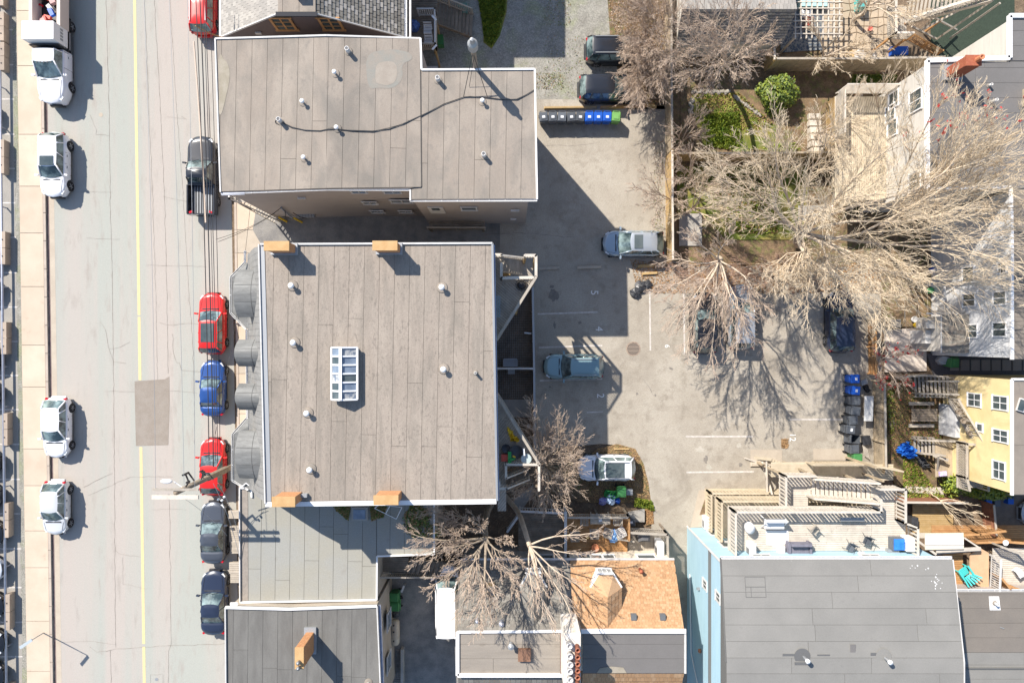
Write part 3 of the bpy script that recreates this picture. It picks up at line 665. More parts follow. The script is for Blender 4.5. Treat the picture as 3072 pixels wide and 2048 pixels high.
# centre line
def yl(a,b,name='yellow_centre_line'):
    f=lambda y:404+(y)*.0142
    sheet(name,pq(0,(f(a)-4.2,a),(f(a)+4.2,a),(f(b)+4.2,b),(f(b)-4.2,b)),.0135,YLINE)
yl(-200,945);yl(950,1140);yl(1340,1930);yl(1938,2300)
sheet('asphalt_patch',pq(0,(404,1143),(447,1140),(494,1137),(508,1129),(509,1200),(505,1334),(408,1337)),.018,PATCH,.005)
# tar seams and cracks of the street, raised a few millimetres
cr=MB(); rg=random.Random(4)
def crack(pts,w=.035,z=.0155,j=.05,mb=None):
    mb=mb or cr; q=[]
    for (a,b) in zip(pts[:-1],pts[1:]):
        n=max(1,int(math.hypot(b[0]-a[0],b[1]-a[1])/14))
        for i in range(n): q.append((a[0]+(b[0]-a[0])*i/n,a[1]+(b[1]-a[1])*i/n))
    q.append(pts[-1]); q=[(X(p[0])+rg.gauss(0,j*.35),Y(p[1])+rg.gauss(0,j*.35)) for p in q]
    for a,b in zip(q[:-1],q[1:]): mb.bar((*a,z),(*b,z),w*rg.uniform(.5,1.3),.004)
crack([(318,0),(328,340),(330,560),(336,800),(341,1180),(344,1500),(347,1940)],.03)
crack([(434,0),(446,300),(458,600),(468,900),(474,1180)],.02); crack([(462,0),(478,250),(492,560),(497,700),(505,1120)],.028); crack([(510,0),(530,330),(548,560),(562,800),(580,1060),(584,1340)],.02)
crack([(508,1480),(511,1700),(514,1935),(506,1950),(505,2048)],.025)
crack([(300,965),(318,990),(326,1040),(340,1085),(380,1090)],.02); crack([(328,1047),(360,1042),(390,1025)],.018)
crack([(270,345),(290,390),(288,405),(330,408)],.018); crack([(500,350),(560,358),(545,350)],.018);crack([(260,715),(360,718)],.015)
crack([(440,795),(500,797),(560,798),(620,800)],.02); crack([(480,968),(520,976),(560,970),(610,972)],.02)
crack([(518,1000),(520,1060),(530,1088),(540,1090),(545,1110),(600,1115)],.025); crack([(312,1175),(345,1173),(403,1175)],.022);crack([(510,1172),(560,1175),(590,1177)],.02)
crack([(252,1460),(300,1435),(338,1418)],.03);crack([(265,1485),(340,1452),(390,1430),(460,1428),(520,1430)],.022)
crack([(347,1650),(360,1662),(420,1668)],.02);crack([(368,1670),(370,1750),(440,1765)],.014)
crack([(185,1924),(270,1922),(345,1932)],.02);crack([(318,1952),(345,1946),(430,1940),(520,1934),(610,1932),(690,1930)],.03)
crack([(270,1938),(290,1955),(335,1948)],.018);crack([(330,1950),(333,1985),(334,2048)],.03);crack([(455,1528),(520,1526),(560,1528)],.012);crack([(490,590),(560,605),(640,610)],.02);crack([(240,575),(340,577)],.015)
for q in ((452,2022),(452,2055)): crack([(q[0],q[1]),(488,q[1])],.012)
crack([(452,2022),(452,2060)],.012);crack([(488,2022),(488,2060)],.012)
tag(cr.build('road_cracks',SEAM),kind='stuff')
MB().lathe((*P2(470,2036),.009),[(.12,0),(.12,.008),(.001,.008)],18).build('valve_cover',GREYP); tag(bpy.data.objects['valve_cover'],'small round iron valve cover in the street near the yellow line','valve cover')
MB().lathe((*P2(303,345),.009),[(.15,0),(.15,.008),(.001,.008)],18).build('valve_cover',CONC2); tag(bpy.data.objects['valve_cover.001'],'small pale round cover in the street right of the white work truck','valve cover')
# ---------------- alley and rear parking lot
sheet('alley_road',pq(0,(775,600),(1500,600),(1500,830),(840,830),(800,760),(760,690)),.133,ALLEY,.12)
sheet('parking_lot_ground',pq(0,(1480,300),(1700,300),(2012,322),(2008,780),(2080,800),(2640,800),(2640,1450),(2250,1500),(2250,2300),(1900,2300),(1900,1720),(1956,1640),(1950,1500),(1940,1430),(1915,1372),(1870,1335),(1800,1330),(1590,1350),(1480,1350)),.128,ASPH,.125)
sheet('gravel_lot',pq(0,(1230,-300),(2012,-300),(2012,324),(1600,322),(1230,322)),.121,GRAV,.11)
sheet('grass_patch_ground',pq(0,(1425,-100),(1528,-100),(1520,40),(1500,110),(1475,150),(1450,130),(1452,70),(1440,30)),.128,LAWN)
sheet('leaf_ground',pq(0,(1815,-100),(2012,-100),(2012,330),(1880,330),(1830,120)),.128,LEAFG)
for (x,y,a,b,s) in ((1672,20,40,60,1),(1690,200,60,90,2),(1640,245,50,25,3),(1975,600,14,180,4)):
    scatter('weeds',[P2(x-a,y-b),P2(x+a,y-b),P2(x+a,y+b),P2(x-a,y+b)],400,[GRASSB,DRYL],.03,.125,.7,seed=s)
scatter('grass_blades',pq(0,(1425,-60),(1520,-60),(1515,40),(1495,105),(1475,145),(1455,128),(1440,30)),9000,[GRASSB,LEAFY],.06,.125,.8,seed=8)
cr=MB()
crack([(1612,445),(1650,437),(1700,440),(1740,436),(1790,432)],.03,.131); crack([(1450,705),(1560,700),(1640,705),(1690,712),(1760,710)],.04,.131)
crack([(2060,1052),(2120,1058),(2200,1060),(2280,1070)],.025,.131); crack([(1930,1140),(1950,1160),(1962,1190)],.05,.131,.2)
tag(cr.build('lot_cracks',SEAM),kind='stuff')
oil=M('oil_stain',(.19,.17,.15),(.24,.215,.185),sc=4,fine=.1,rough=.8)
def blob(name,px,py,rx,ry,mat,z=.1335,seed=1,n=18):
    rg_=random.Random(seed); pts=[]
    for i in range(n): a=2*PI*i/n; k=rg_.uniform(.55,1.1); c=P2(px,py); pts.append((c[0]+math.cos(a)*rx/42*k,c[1]+math.sin(a)*ry/42*k))
    m_=MB(); m_.prism(pts,z-.002,z); return tag(m_.build(name,mat),kind='structure')
for i,(x,y,a,b) in enumerate(((1660,885,16,22),(1655,860,8,6),(1663,975,4,12),(1739,967,6,6),(2012,1105,7,5),(2116,1378,7,14),(2220,1392,6,8),(1910,1180,5,6),(1650,1160,4,4),(1965,1185,4,5))): blob('oil_stain',x,y,a,b,oil,seed=i)
lt=M('bleached_patch',(.47,.43,.37),(.40,.37,.31),sc=3,fine=.1,rough=.95)
for i,(x,y,a,b) in enumerate(((2098,1347,16,10),(2216,1335,9,9),(2125,1400,12,10))): blob('bleached_patch',x,y,a,b,lt,seed=i+40)
blob('leaf_pile',2352,1328,10,13,DRYL,.140,7); 
scatter('fallen_leaves',pq(0,(2342,1315),(2362,1315),(2362,1342),(2342,1342)),300,[DRYL],.05,.14,.4,seed=2)
# markings
def wl(x0,y0,x1,y1,w=.11,name='parking_line',z=.1345,mat=None):
    a=Vector((*P2(x0,y0),z)); b=Vector((*P2(x1,y1),z)); m_=MB(); m_.bar(a,b,w,.003); tag(m_.build(name,mat or WLINE),kind='structure')
wl(1613,942,1792,936);wl(1616,1042,1806,1036);wl(1619,1141,1806,1136);wl(1760,1236,1808,1234,.09)
wl(1948,874,1950,1051);wl(2050,874,2052,1063);wl(2366,1257,2535,1257);wl(2056,1308,2256,1308);wl(2058,1415,2260,1413);wl(2255,880,2256,940);wl(2165,900,2165,1060,.08)
for y in (-10,90,195,298,403,506,609,712,818,921,1024,1126,1228,1332,1437,1540,1645,1761,1865,1968,2070): wl(-90+y*.0156,y,sx(42,y),y,.10,'stall_line',.016)
def num(t,x,y,s=.55): 
    q=plate(None,t,WNUM,(*P2(x,y),.136),s,-PI/2,'stall_number'); tag(q,kind='structure')
num('5',1782,878,.75);num('4',1796,986,.72);num('2',1800,1186,.72);num('12',2375,1310,.62);num('6',2000,1038,.5)
# drain
o=thing('storm_drain','round iron storm drain grate in the sunny parking lot','drain grate',(*P2(1899,1046),.129))
c=P2(1899,1046)
MB().lathe((*c,.129),[(.52,0),(.52,.008),(.42,.012),(.42,.002),(.001,.002)],28).build('drain_ring',M('rusty_iron',(.27,.20,.155),(.34,.27,.21),sc=5),o)
g=MB()
for i in range(-5,6):
    x=i*.072; hh=math.sqrt(max(.0,.40**2-x*x)); g.box(c[0]+x-.019,c[1]-hh,.133,c[0]+x+.019,c[1]+hh,.145)
for y in (-.14,.14): hh=math.sqrt(.4**2-y*y); g.box(c[0]-hh,c[1]+y-.02,.133,c[0]+hh,c[1]+y+.02,.146)
g.build('grate_bars',M('grate_iron',(.30,.24,.19),fine=.1),o)
m_=MB(); m_.lathe((*c,.1325),[(.43,0),(.001,0.0005)],24); m_.build('drain_hole',BLKM,o)
# wheel stops and timbers
def block(name,label,cat,x0,y0,x1,y1,w,h,mat,z=.13,group=None,bev=True):
    a=P2(x0,y0,z);b=P2(x1,y1,z); ang=math.atan2(b[1]-a[1],b[0]-a[0]); c=((a[0]+b[0])/2,(a[1]+b[1])/2); L=math.hypot(b[0]-a[0],b[1]-a[1])
    m_=MB(); m_.obox((*c,z+h*.35),(L,w,h*.7),ang)
    t=Vector((math.cos(ang),math.sin(ang),0));n=Vector((-t.y,t.x,0)); C=Vector((*c,0)); vs=[]
    for zz,k in ((z+h*.7,1),(z+h,.72)):
        for s1,s2 in ((-1,-1),(1,-1),(1,1),(-1,1)): p=C+t*(s1*(L/2-(1-k)*.2))+n*(s2*w/2*k); vs.append((p.x,p.y,zz))
    m_.add(vs,[(4,5,6,7),(0,1,5,4),(1,2,6,5),(2,3,7,6),(3,0,4,7)]); return tag(m_.build(name,mat),label,cat,group)
block('wheel_stop','worn timber wheel stop beside the foot of the stair deck, in shade','wheel stop',1610,807,1678,804,.20,.16,WOODG)
block('wheel_stop','pale concrete wheel stop alone in the shaded alley mouth','wheel stop',1731,803,1803,801,.20,.16,CONC2)
block('landscape_timber','upper short pale timber beside the parked silver blue SUV','timber',1912,799,1962,797,.22,.2,WOODY)
block('landscape_timber','lower short pale timber above the black rubbish bags','timber',1926,822,1972,819,.18,.16,WOODY)
block('landscape_timber','long yellow timber edging behind the row of wheelie bins','timber',1632,326,1790,324,.16,.25,WOODY)
block('landscape_timber','long orange timber edging right of the green bin','timber',1800,325,1962,318,.18,.3,WOODO)
block('landscape_timber','short yellow timber offcut at the end of the timber edging','timber',1935,318,1968,324,.16,.36,WOODY)
for i,(x0,y0,x1,y1,w) in enumerate(((2250,1366,2344,1366,.85),(2438,1362,2560,1360,.8))):
    m_=MB(); c0=P2(x0,y0);c1=P2(x1,y1); m_.box(c0[0],c0[1]-w/2,.10,c1[0],c0[1]+w/2,.16); tag(m_.build('concrete_pad',CONC2),['left pale concrete pad in front of the blue house stairs','right pale concrete pad beside the row of dark bins'][i],'concrete pad')
block('wheel_stop','long pale wheel stop below the crossed stair braces of the blue house','wheel stop',2212,1472,2335,1470,.26,.17,CONC2)
block('wheel_stop','lowest long wheel stop half under the blue house deck','wheel stop',2250,1392,2330,1391,.3,.15,CONC2)
# leaf island around the white SUV
sheet('leaf_island_ground',pq(0,(1750,1380),(1790,1345),(1850,1330),(1905,1345),(1930,1390),(1945,1450),(1955,1530),(1958,1570),(1935,1575),(1930,1505),(1740,1505),(1640,1470),(1640,1400)),.131,LEAFG)
scatter('leaf_litter',pq(0,(1750,1380),(1790,1345),(1850,1330),(1905,1345),(1930,1390),(1945,1450),(1950,1505),(1740,1505)),6000,[DRYL,DRYL,WOODY],.035,.132,.5,seed=11)
scatter('grass_tufts',pq(0,(1905,1490),(1955,1500),(1962,1530),(1925,1520),(1900,1515)),1500,[GRASSB,LEAFY],.06,.13,.8,seed=12)
scatter('leaf_litter',pq(0,(1935,1520),(1958,1520),(1960,1568),(1938,1572)),900,[DRYL,WOODO],.035,.132,.5,seed=13)
block('landscape_timber','short pale timber lying in the leaves above the white SUV','timber',1842,1346,1888,1346,.10,.1,WOODY)
# leafy verge at the foot of the trees beyond the lot
sheet('garden_bed_ground',pq(0,(1885,770),(1900,795),(1900,850),(1960,885),(2090,878),(2640,890),(2640,640),(2640,-100),(2012,-100),(2012,780)),.06,LEAFG,.06)
scatter('leaf_litter',pq(0,(1890,780),(1905,850),(1960,880),(2640,880),(2640,790),(2030,790),(1960,785)),9000,[DRYL,DRYL,WOODO],.04,.135,.5,seed=21)
scatter('leaf_litter',pq(0,(1820,-20),(2005,-20),(2005,315),(1880,310)),7000,[DRYL,DRYL,BARKK],.04,.13,.5,seed=22)
# back gardens
sheet('upper_garden_ground',pq(0,(2040,250),(2300,250),(2480,420),(2480,462),(2040,462)),.10,LEAFG,.1)
sheet('upper_lawn',pq(0,(2075,285),(2215,280),(2260,350),(2330,380),(2320,455),(2110,440),(2080,350)),.13,LAWN,.03)
scatter('grass_blades',pq(0,(2095,345),(2215,340),(2225,455),(2120,440)),9000,[GRASSB,LEAFY],.06,.12,.8,seed=31)
scatter('dry_grass',pq(0,(2080,285),(2215,280),(2330,385),(2240,400),(2095,345)),3500,[DRYL,LEAFY],.045,.12,.8,seed=32)
sheet('middle_lawn',pq(0,(2030,500),(2420,500),(2420,720),(2180,720),(2100,640),(2030,640)),.12,LAWN,.03)
scatter('grass_blades',pq(0,(2110,520),(2330,520),(2330,700),(2180,700)),12000,[GRASSB,LEAFY,DRYL],.06,.11,.8,seed=33)
for i,(x,y,a,b,s) in enumerate(((2070,690,34,48,CONCG),(2432,640,40,22,CONCG))):
    c=P2(x,y); m_=MB(); m_.box(c[0]-a/42,c[1]-b/42,.0,c[0]+a/42,c[1]+b/42,.16); tag(m_.build('concrete_slab',s),['weathered grey concrete slab beside the tall board fence','grey concrete slab under the big tree'][i],'slab')
o=thing('stone_border','rough field stones edging the shaded upper garden bed','stone border',(*P2(2140,290),.1))
rg=random.Random(9)
for i in range(46):
    t=i/45; x,y=(2072+4*math.sin(i),300+t*2.4*60) if i<14 else ((2078+(i-14)*6.4,278+3*math.sin(i*2)) if i<32 else (2200+(i-32)*6,290+(i-32)*4.5)); c=P2(x,y); m_=MB(); r=rg.uniform(.10,.2)
    m_.lathe((*c,.1),[(r*.8,0),(r,.06),(r*.7,r*.7),(.001,r*.8)],7,M_=Matrix.Rotation(rg.random()*3,4,'Z')@Matrix.Diagonal((1,rg.uniform(.6,1),1,1))); m_.build('stone',STONE,o)
# crazy paving patio top right
o=thing('flagstone_patio','crazy paved flagstone patio with tan stones at the top','patio',(*P2(2560,80),.05))
m_=MB(); m_.prism(pq(0,(2460,-80),(2672,-80),(2672,200),(2460,200)),.0,.09); m_.build('bedding',DIRT,o)
tiles(o,X(2462),Y(198),X(2670),Y(-60),.13,10,11,FLAG,'flagstone',.05,.22,.06,3)
# courtyard right of the centre block
# ================================================================ BUILDINGS BY THE STREET
def trim(parent,pts,mat=None,w=.14,h=.12,name='roof_trim',closed=False):
    q=list(pts)+([pts[0]] if closed else [])
    for a,b in zip(q[:-1],q[1:]):
        m_=MB(); m_.bar(a,b,w,h); m_.build(name,mat or WHITE2,parent)
def gutter(parent,a,b,mat=None,name='gutter',out=(0,0),r=.07):
    a=Vector(a);b=Vector(b); d=(b-a).normalized(); n=Vector((-d.y,d.x,0)); m_=MB()
    m_.bar(a+n*r,b+n*r,.015,.10); m_.bar(a-n*r,b-n*r,.015,.10); m_.bar(a-Vector((0,0,.045)),b-Vector((0,0,.045)),.14,.012)
    L=(b-a).length; k=int(L/.85)
    for i in range(k+1): p=a+(b-a)*(i/max(1,k)); m_.bar(p-n*r,p+n*r,.03,.02)
    return m_.build(name,mat or WHITE,parent)
def vent(label,px,py,z,kind='dome',r=.15,h=.42,group=None):
    o=thing('roof_vent',label,'roof vent',P(px,py,z),0,group); c=P(px,py,z)
    m_=MB()
    if kind=='dome':
        m_.lathe(c,[(r*.45,0),(r*.45,h*.75),],14); m_.build('pipe',WHITE2,o,True)
        m_=MB(); m_.lathe((c[0],c[1],c[2]+h*.72),[(r*.9,0),(r*1.02,.03),(r*.95,r*.5),(r*.6,r*.8),(.001,r*.9)],16); m_.build('dome_cap',WHITE,o,True)
    else:
        m_.lathe(c,[(r,0),(r,h),(r*.72,h),(r*.72,h-.12),(.001,h-.12)],14); m_.build('pipe',WHITE2 if kind=='pipe' else GREYP,o,True)
    m_=MB(); m_.lathe((c[0],c[1],c[2]),[(r*1.9,0),(r*1.6,.02),(r*.5,.05)],16); m_.build('flashing',TAN if kind!='dark' else FLASH,o,True)
    return o
# ---------------- B1: long taupe block at the top
z1=9.2
o=thing('apartment_building','long taupe apartment block with stained tan flat roof at the top','building',(X(1120,z1),Y(350,z1),0)); B1=o
zr_=lambda x,y: z1+.38*max(0,1-abs(x-X(985,z1))/6.6)
polyL=[P2(647,118,z1),P2(985,117,z1),P2(1262,117,z1),P2(1266,560,z1),P2(1230,566,z1),P2(985,571,z1),P2(663,577,z1)]
polyR=[P2(1262,212,z1),P2(1604,209,z1),P2(1611,598,z1),P2(1231,600,z1),P2(1231,560,z1)]
w=MB(); w.prism([P2(652,123,z1),P2(985,123,z1),P2(1257,123,z1),P2(1259,562,z1),P2(985,563,z1),P2(668,570,z1)],0,[z1-.1,z1+.25,z1-.1,z1-.1,z1+.25,z1-.1])
w.build('wall',TAUPE,o); w=MB(); w.prism([P2(1259,218,z1),P2(1580,216,z1),P2(1586,590,z1),P2(1233,592,z1)],0,z1-.1); w.build('wall',TAUPE,o)
def roofdeck(parent,poly,zf,th,mat,name='roof_deck'):
    m_=MB(); zt=[zf(*p) for p in poly]; m_.prism(poly,[v-th for v in zt],zt); return m_.build(name,mat,parent)
roofdeck(o,polyL,zr_,.12,DECKD); roofdeck(o,polyR,lambda x,y:z1,.12,DECKD)
planks(o,[P2(649,120,z1),P2(985,119,z1),P2(985,569,z1),P2(665,575,z1)],lambda x,y:zr_(x,y)+.03,R(90)-.02,.905,.018,.02,TAN,'roofing_sheet',split=11,seed=3)
planks(o,[P2(985,119,z1),P2(1260,119,z1),P2(1264,562,z1),P2(985,569,z1)],lambda x,y:zr_(x,y)+.03,R(90)-.02,.905,.018,.02,TAN,'roofing_sheet',split=11,seed=4)
planks(o,[P2(1264,214,z1),P2(1602,211,z1),P2(1609,596,z1),P2(1233,598,z1),P2(1233,566,z1)],lambda x,y:z1+.03,R(90)-.015,.905,.018,.02,TAN,'roofing_sheet',split=13,seed=5)
q=lambda a,b,d=.05:(*P2(a,b,z1),zr_(*P2(a,b,z1))+d if a<1262 else z1+d)
trim(o,[q(647,118),q(985,117),q(1262,117)],WHITE2,.09,.10); trim(o,[(*P2(1262,117,z1),z1+.05),(*P2(1265,211,z1),z1+.05),(*P2(1604,209,z1),z1+.05),(*P2(1611,599,z1),z1+.05)],WHITE,.10,.12)
trim(o,[(*P2(647,118,z1),z1+.05),(*P2(663,577,z1),z1+.05)],WHITE2,.08,.10)
gutter(o,(*P2(1230,601,z1),z1-.03),(*P2(1611,600,z1),z1-.03)); gutter(o,(*P2(985,571,z1),z1+.30),(*P2(663,579,z1),z1-.03)); gutter(o,(*P2(1230,569,z1),z1-.0),(*P2(985,571,z1),z1+.30))
trim(o,[(*P2(1231,569,z1),z1+.0),(*P2(1231,602,z1),z1+.0)],WHITE2,.1,.1)
trim(o,[(*P2(664,582,z1),z1-.05),(*P2(735,580,z1),z1+.0)],STEEL,.16,.10,'downpipe_head')
# stained patches and ponding marks
pond=M('dried_pond_silt',(.285,.25,.19),(.34,.30,.24),sc=2,fine=.1,rough=.95); pondg=M('damp_algae_stain',(.27,.27,.255),(.33,.32,.29),sc=2,fine=.08,rough=.9)
def stain(parent,pts,z,mat,zf=None,name='stain_mark',th=.003):
    poly=[P2(a,b,z1) for a,b in pts]
    for _ in range(3):
        q_=[]
        for i_ in range(len(poly)):
            a_,b_=poly[i_],poly[(i_+1)%len(poly)]; q_+=[(a_[0]*.75+b_[0]*.25,a_[1]*.75+b_[1]*.25),(a_[0]*.25+b_[0]*.75,a_[1]*.25+b_[1]*.75)]
        poly=q_
    c=(sum(p[0] for p in poly)/len(poly),sum(p[1] for p in poly)/len(poly)); m_=MB()
    zs=[(zf(*p) if zf else z)+.045 for p in poly]; cz=(zf(*c) if zf else z)+.045
    m_.add([(p[0],p[1],z_) for p,z_ in zip(poly,zs)]+[(c[0],c[1],cz)],[(i,(i+1)%len(poly),len(poly)) for i in range(len(poly))]); return m_.build(name,mat,parent)
stain(o,[(664,160),(670,178),(684,190),(692,215),(690,250),(678,300),(668,340),(661,348),(655,330),(660,270),(657,220),(655,180)],z1,pond,zr_)
stain(o,[(1105,170),(1140,156),(1190,152),(1235,162),(1240,182),(1205,196),(1212,240),(1180,272),(1135,268),(1110,275),(1100,215)],z1-.012,M('damp_ring',(.255,.245,.215),(.285,.25,.21),sc=1.6,fine=.08),lambda x,y: zr_(x,y)-.006)
stain(o,[(1130,200),(1150,190),(1180,188),(1195,205),(1190,250),(1165,262),(1140,258),(1128,250)],z1,M('pale_dry_patch',(.305,.26,.215),(.34,.295,.245),sc=2,fine=.08),zr_)
# south wall windows, door, porch
zw=lambda py,Yw: H-F*(1024-py)/1.0*0+0
YS1=Y(566,z1); YS2=Y(592,z1)
def zfor(py,Yw): return H-Yw*F/(1024-py)
def southwin(par,px,py,w_,h_,Yw,pan=2,fr=None):
    z=zfor(py,Yw); x=X(px,z); return window(par,(x,Yw-.02,z),-PI/2,w_,h_,fr or WHITE2,pan)
for (a,b) in ((1076,573),(1110,607),(1132,633),(1217,633)): southwin(o,a,b,.85,.75 if b>580 else .5,YS1)
southwin(o,1205,602,1.35,.85,YS1,2);southwin(o,1178,574,1.0,.5,YS1,2)
southwin(o,1407,624,.95,1.0,YS2,1);
m_=MB(); z=zfor(627,YS2); x=X(1309,z); m_.obox((x,YS2-.04,z-.2),(.95,.06,2.0),0); m_.build('door',WHITE2,o); m_=MB(); m_.obox((x,YS2-.075,z+.3),(.5,.02,.7),0); m_.build('door_pane',GLS,o)
for (a,b,w_) in ((905,590,.5),(1545,627,.55),(1540,653,.4)):
    Yw=YS1 if a<1230 else YS2; z=zfor(b,Yw); m_=MB(); m_.obox((X(a,z),Yw-.1,z),(w_,.12,.12),0); m_.build('wall_vent',WHITE2,o)
# porch deck on the south side
pz=1.3
dk=thing('porch','small weathered wooden porch against the taupe block in the dark alley','porch',(X(1370,pz),Y(665,pz),0))
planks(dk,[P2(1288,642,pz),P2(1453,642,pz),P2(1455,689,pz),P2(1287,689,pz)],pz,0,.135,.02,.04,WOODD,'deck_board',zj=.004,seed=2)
railing(dk,(*P2(1287,689,pz-.3),pz-.3),(*P2(1455,689,pz-.3),pz-.3),.9,WOODG,sp=.13)
m_=MB(); 
for a,b in ((1290,645),(1450,645),(1290,686),(1450,686)): m_.box(X(a,pz)-.06,Y(b,pz)-.06,.1,X(a,pz)+.06,Y(b,pz)+.06,pz)
m_.build('posts',WOODD,dk)
# outside stair at the west end of the south wall
st=thing('exterior_stair','white railed basement stair at the street end of the taupe block','stair',(X(740,2),Y(600,2),0))
a0=P(708,589,5.2);a1=P(790,640,1.0)
stairs(st,(X(835,.4),Y(652,.4),.4),(X(728,5),Y(592,5),5.0),1.0,14,WOODP)
railing(st,(X(838,.4),Y(664,.4),.3),(X(705,5),Y(604,5),5.0),.95,WHITE2,sp=.2)
railing(st,(X(705,5),Y(604,5),5.0),(X(705,5),Y(585,5),5.0),.95,WHITE2,sp=.16)
m_=MB(); m_.box(X(703,5),Y(606,5),4.92,X(745,5),Y(584,5),5.0); m_.build('landing',WOODP,st)
for i,(ax,ay,bx,by) in enumerate(((843,613,872,658),)):
    za=4.2;zb=.9; m_=MB(); m_.tube((X(ax,za),YS1-.15,za),(X(bx,zb)+.1,YS1-.2,zb),.06,n=8); m_.build('conduit_pipe',STEEL,o)
for i,(x,y) in enumerate(((850,662),(896,664))):
    m_=MB(); m_.tube((*P2(x-14,y-10,.9),.9),(*P2(x+10,y+3,.13),.13),.07,n=8); tag(m_.build('safety_pipe',YELP),['left yellow guard pipe in the alley by the taupe wall','right yellow guard pipe in the alley by the taupe wall'][i],'guard pipe')
m_=MB(); m_.path([(X(855,4),YS1-.3,4.0),(X(845,4),YS1-.5,3.2),(X(838,3),YS1-.4,2.4),(X(850,3),YS1-.35,1.9)],.03); m_.path([(X(870,4),YS1-.3,3.4),(X(880,4),YS1-.45,2.6),(X(905,3),YS1-.4,1.8)],.025); m_.build('meter_cable',INSUL,o)
for i in range(6): m_=MB(); x=X(893+i*9,1.4); m_.box(x-.09,YS1-.22,1.0,x+.09,YS1-.01,1.35); m_.build('gas_meter',GREYP,o)
# roof furniture of B1
for i,(a,b,k,l) in enumerate(((1046,156,'pipe','tall white roof pipe near the top edge of the taupe block'),(1007,222,'dome','domed vent right of the ridge near the top of the taupe block'),(911,309,'dome','domed vent left of the ridge above the cable'),(915,476,'dome','lowest domed vent on the left half of the taupe block'),(1013,387,'dome','domed vent where the black cable touches the ridge'),(1315,242,'pipe','tall white pipe on the right wing near the notch'),(1448,307,'dome','domed vent just below the cable on the right wing'),(1452,468,'pipe','white pipe low on the right wing'),(843,365,'pipe','metal roof pipe where the black cable is coiled'))):
    vent(l,a,b,(zr_(*P2(a,b,z1)) if a<1262 else z1)+.03,k,.13,.42 if k=='dome' else .5)
m_=MB(); pts=[]
for (a,b) in ((850,372),(880,388),(920,396),(965,399),(1000,395),(1060,397),(1120,398),(1170,391),(1210,375),(1270,345),(1330,315),(1390,293),(1410,291),(1460,295),(1510,301),(1550,299),(1580,285),(1608,268)): pts.append((*P2(a,b,z1),(zr_(*P2(a,b,z1)) if a<1262 else z1)+.075))
m_.path(pts,.022); pts2=[(p[0]+.03,p[1]+(.07 if 3<i<8 else .03)*math.sin(i*2),p[2]+.01) for i,p in enumerate(pts)]; m_.path(pts2,.018)
for k in range(3):
    m_.path([(X(843+ (9+k*2)*math.cos(t*.6),z1),Y(370+(6+k)*math.sin(t*.6),z1),z1+.2+.03*k) for t in range(11)],.02)
tag(m_.build('roof_cable',INSUL),'loose black cable snaking across the taupe block roof','cable')
# service mast
o2=thing('service_mast','weathered service pole with stays at the top edge of the taupe block','mast',(*P2(1424,215,z1),0))
m_=MB(); m_.tube((X(1424,z1)+.05,Y(212,z1)+.1,0),(X(1424,z1)+.05,Y(206,z1)+.12,12.2),.16,.14,10); m_.build('pole',BARKG,o2)
m_=MB(); m_.lathe((X(1424,z1)+.05,Y(206,z1)+.12,11.6),[(.2,0),(.28,.1),(.28,.7),(.15,.85),(.10,1.2),(.001,1.22)],12); m_.build('transformer',GREYP,o2)
m_=MB(); 
for e in ((1391,292),(1462,292)): m_.tube((X(1424,z1),Y(206,z1)+.1,11.2),(*P2(*e,z1),z1+.06),.02,n=5)
m_.tube((X(1426,z1),Y(206,z1)+.1,10.6),(*P2(1408,262,z1),z1+.06),.015,n=5); m_.build('stay_wire',INSUL,o2)
# ---------------- B0: gambrel house at the top with brown gable
YG=Y(35,9.5)
o=thing('gambrel_house','brown sided house with shingled roof slopes and two orange framed windows at top','house',(X(900,5),YG+4,0)); B0=o
xl,xr_=X(667,6.5),X(1207,6.5); xt0,xt1=X(835,9.5),X(948,9.5); yb=YG+14
w=MB()
w.add([(xl+.15,YG,0),(xr_-.15,YG,0),(xr_-.15,YG,6.4),(xt1,YG,9.3),(xt0,YG,9.3),(xl+.15,YG,6.4),(xl+.15,yb,0),(xr_-.15,yb,0),(xr_-.15,yb,6.4),(xt1,yb,9.3),(xt0,yb,9.3),(xl+.15,yb,6.4)],
 [(0,1,2,3,4,5),(6,11,10,9,8,7),(0,5,11,6),(1,7,8,2),(5,4,10,11),(2,8,9,3),(4,3,9,10)]); w.build('wall',BROWN,o)
zl=lambda t:6.5+3.0*t
shingles(o,(xl-.1,yb,6.45),(xl-.1,YG-.12,6.45),(xt0,YG-.12,9.5),(xt0,yb,9.5),42,22,SH_L,seed=2,limit=200,gap=.04)
shingles(o,(xr_+.1,YG-.12,6.45),(xr_+.1,yb,6.45),(xt1,yb,9.5),(xt1,YG-.12,9.5),40,24,SH_G+[SH_L[0]],seed=5,limit=250,gap=.10,th=.05)
planks(o,[(xt0,YG-.2),(xt1,YG-.2),(xt1,yb),(xt0,yb)],9.58,R(90),.95,.02,.08,TAN,'roofing_sheet',split=5)
trim(o,[(xl-.1,YG-.15,6.5),(xt0,YG-.15,9.55)],WHITE2,.06,.12,'rake_board'); trim(o,[(xt1,YG-.15,9.55),(xr_+.1,YG-.15,6.5)],WHITE2,.06,.12,'rake_board')
trim(o,[(xt0-.1,YG-.22,9.62),(xt1+.1,YG-.22,9.62)],DRK,.25,.1,'roof_edge'); trim(o,[(xl-.15,YG-.2,6.45),(xl-.15,yb,6.45)],WHITE,.1,.1)
gutter(o,(xr_+.2,YG-.1,6.4),(xr_+.2,yb,6.4)); trim(o,[(xr_+.45,YG-.1,6.2),(xr_+.45,yb,6.2)],WHITE2,.12,.2,'fascia'); 
m_=MB(); m_.box(xt0+.9,YG+.9,9.6,xt0+1.5,YG+1.5,10.3); m_.build('chimney',BRKR,o)
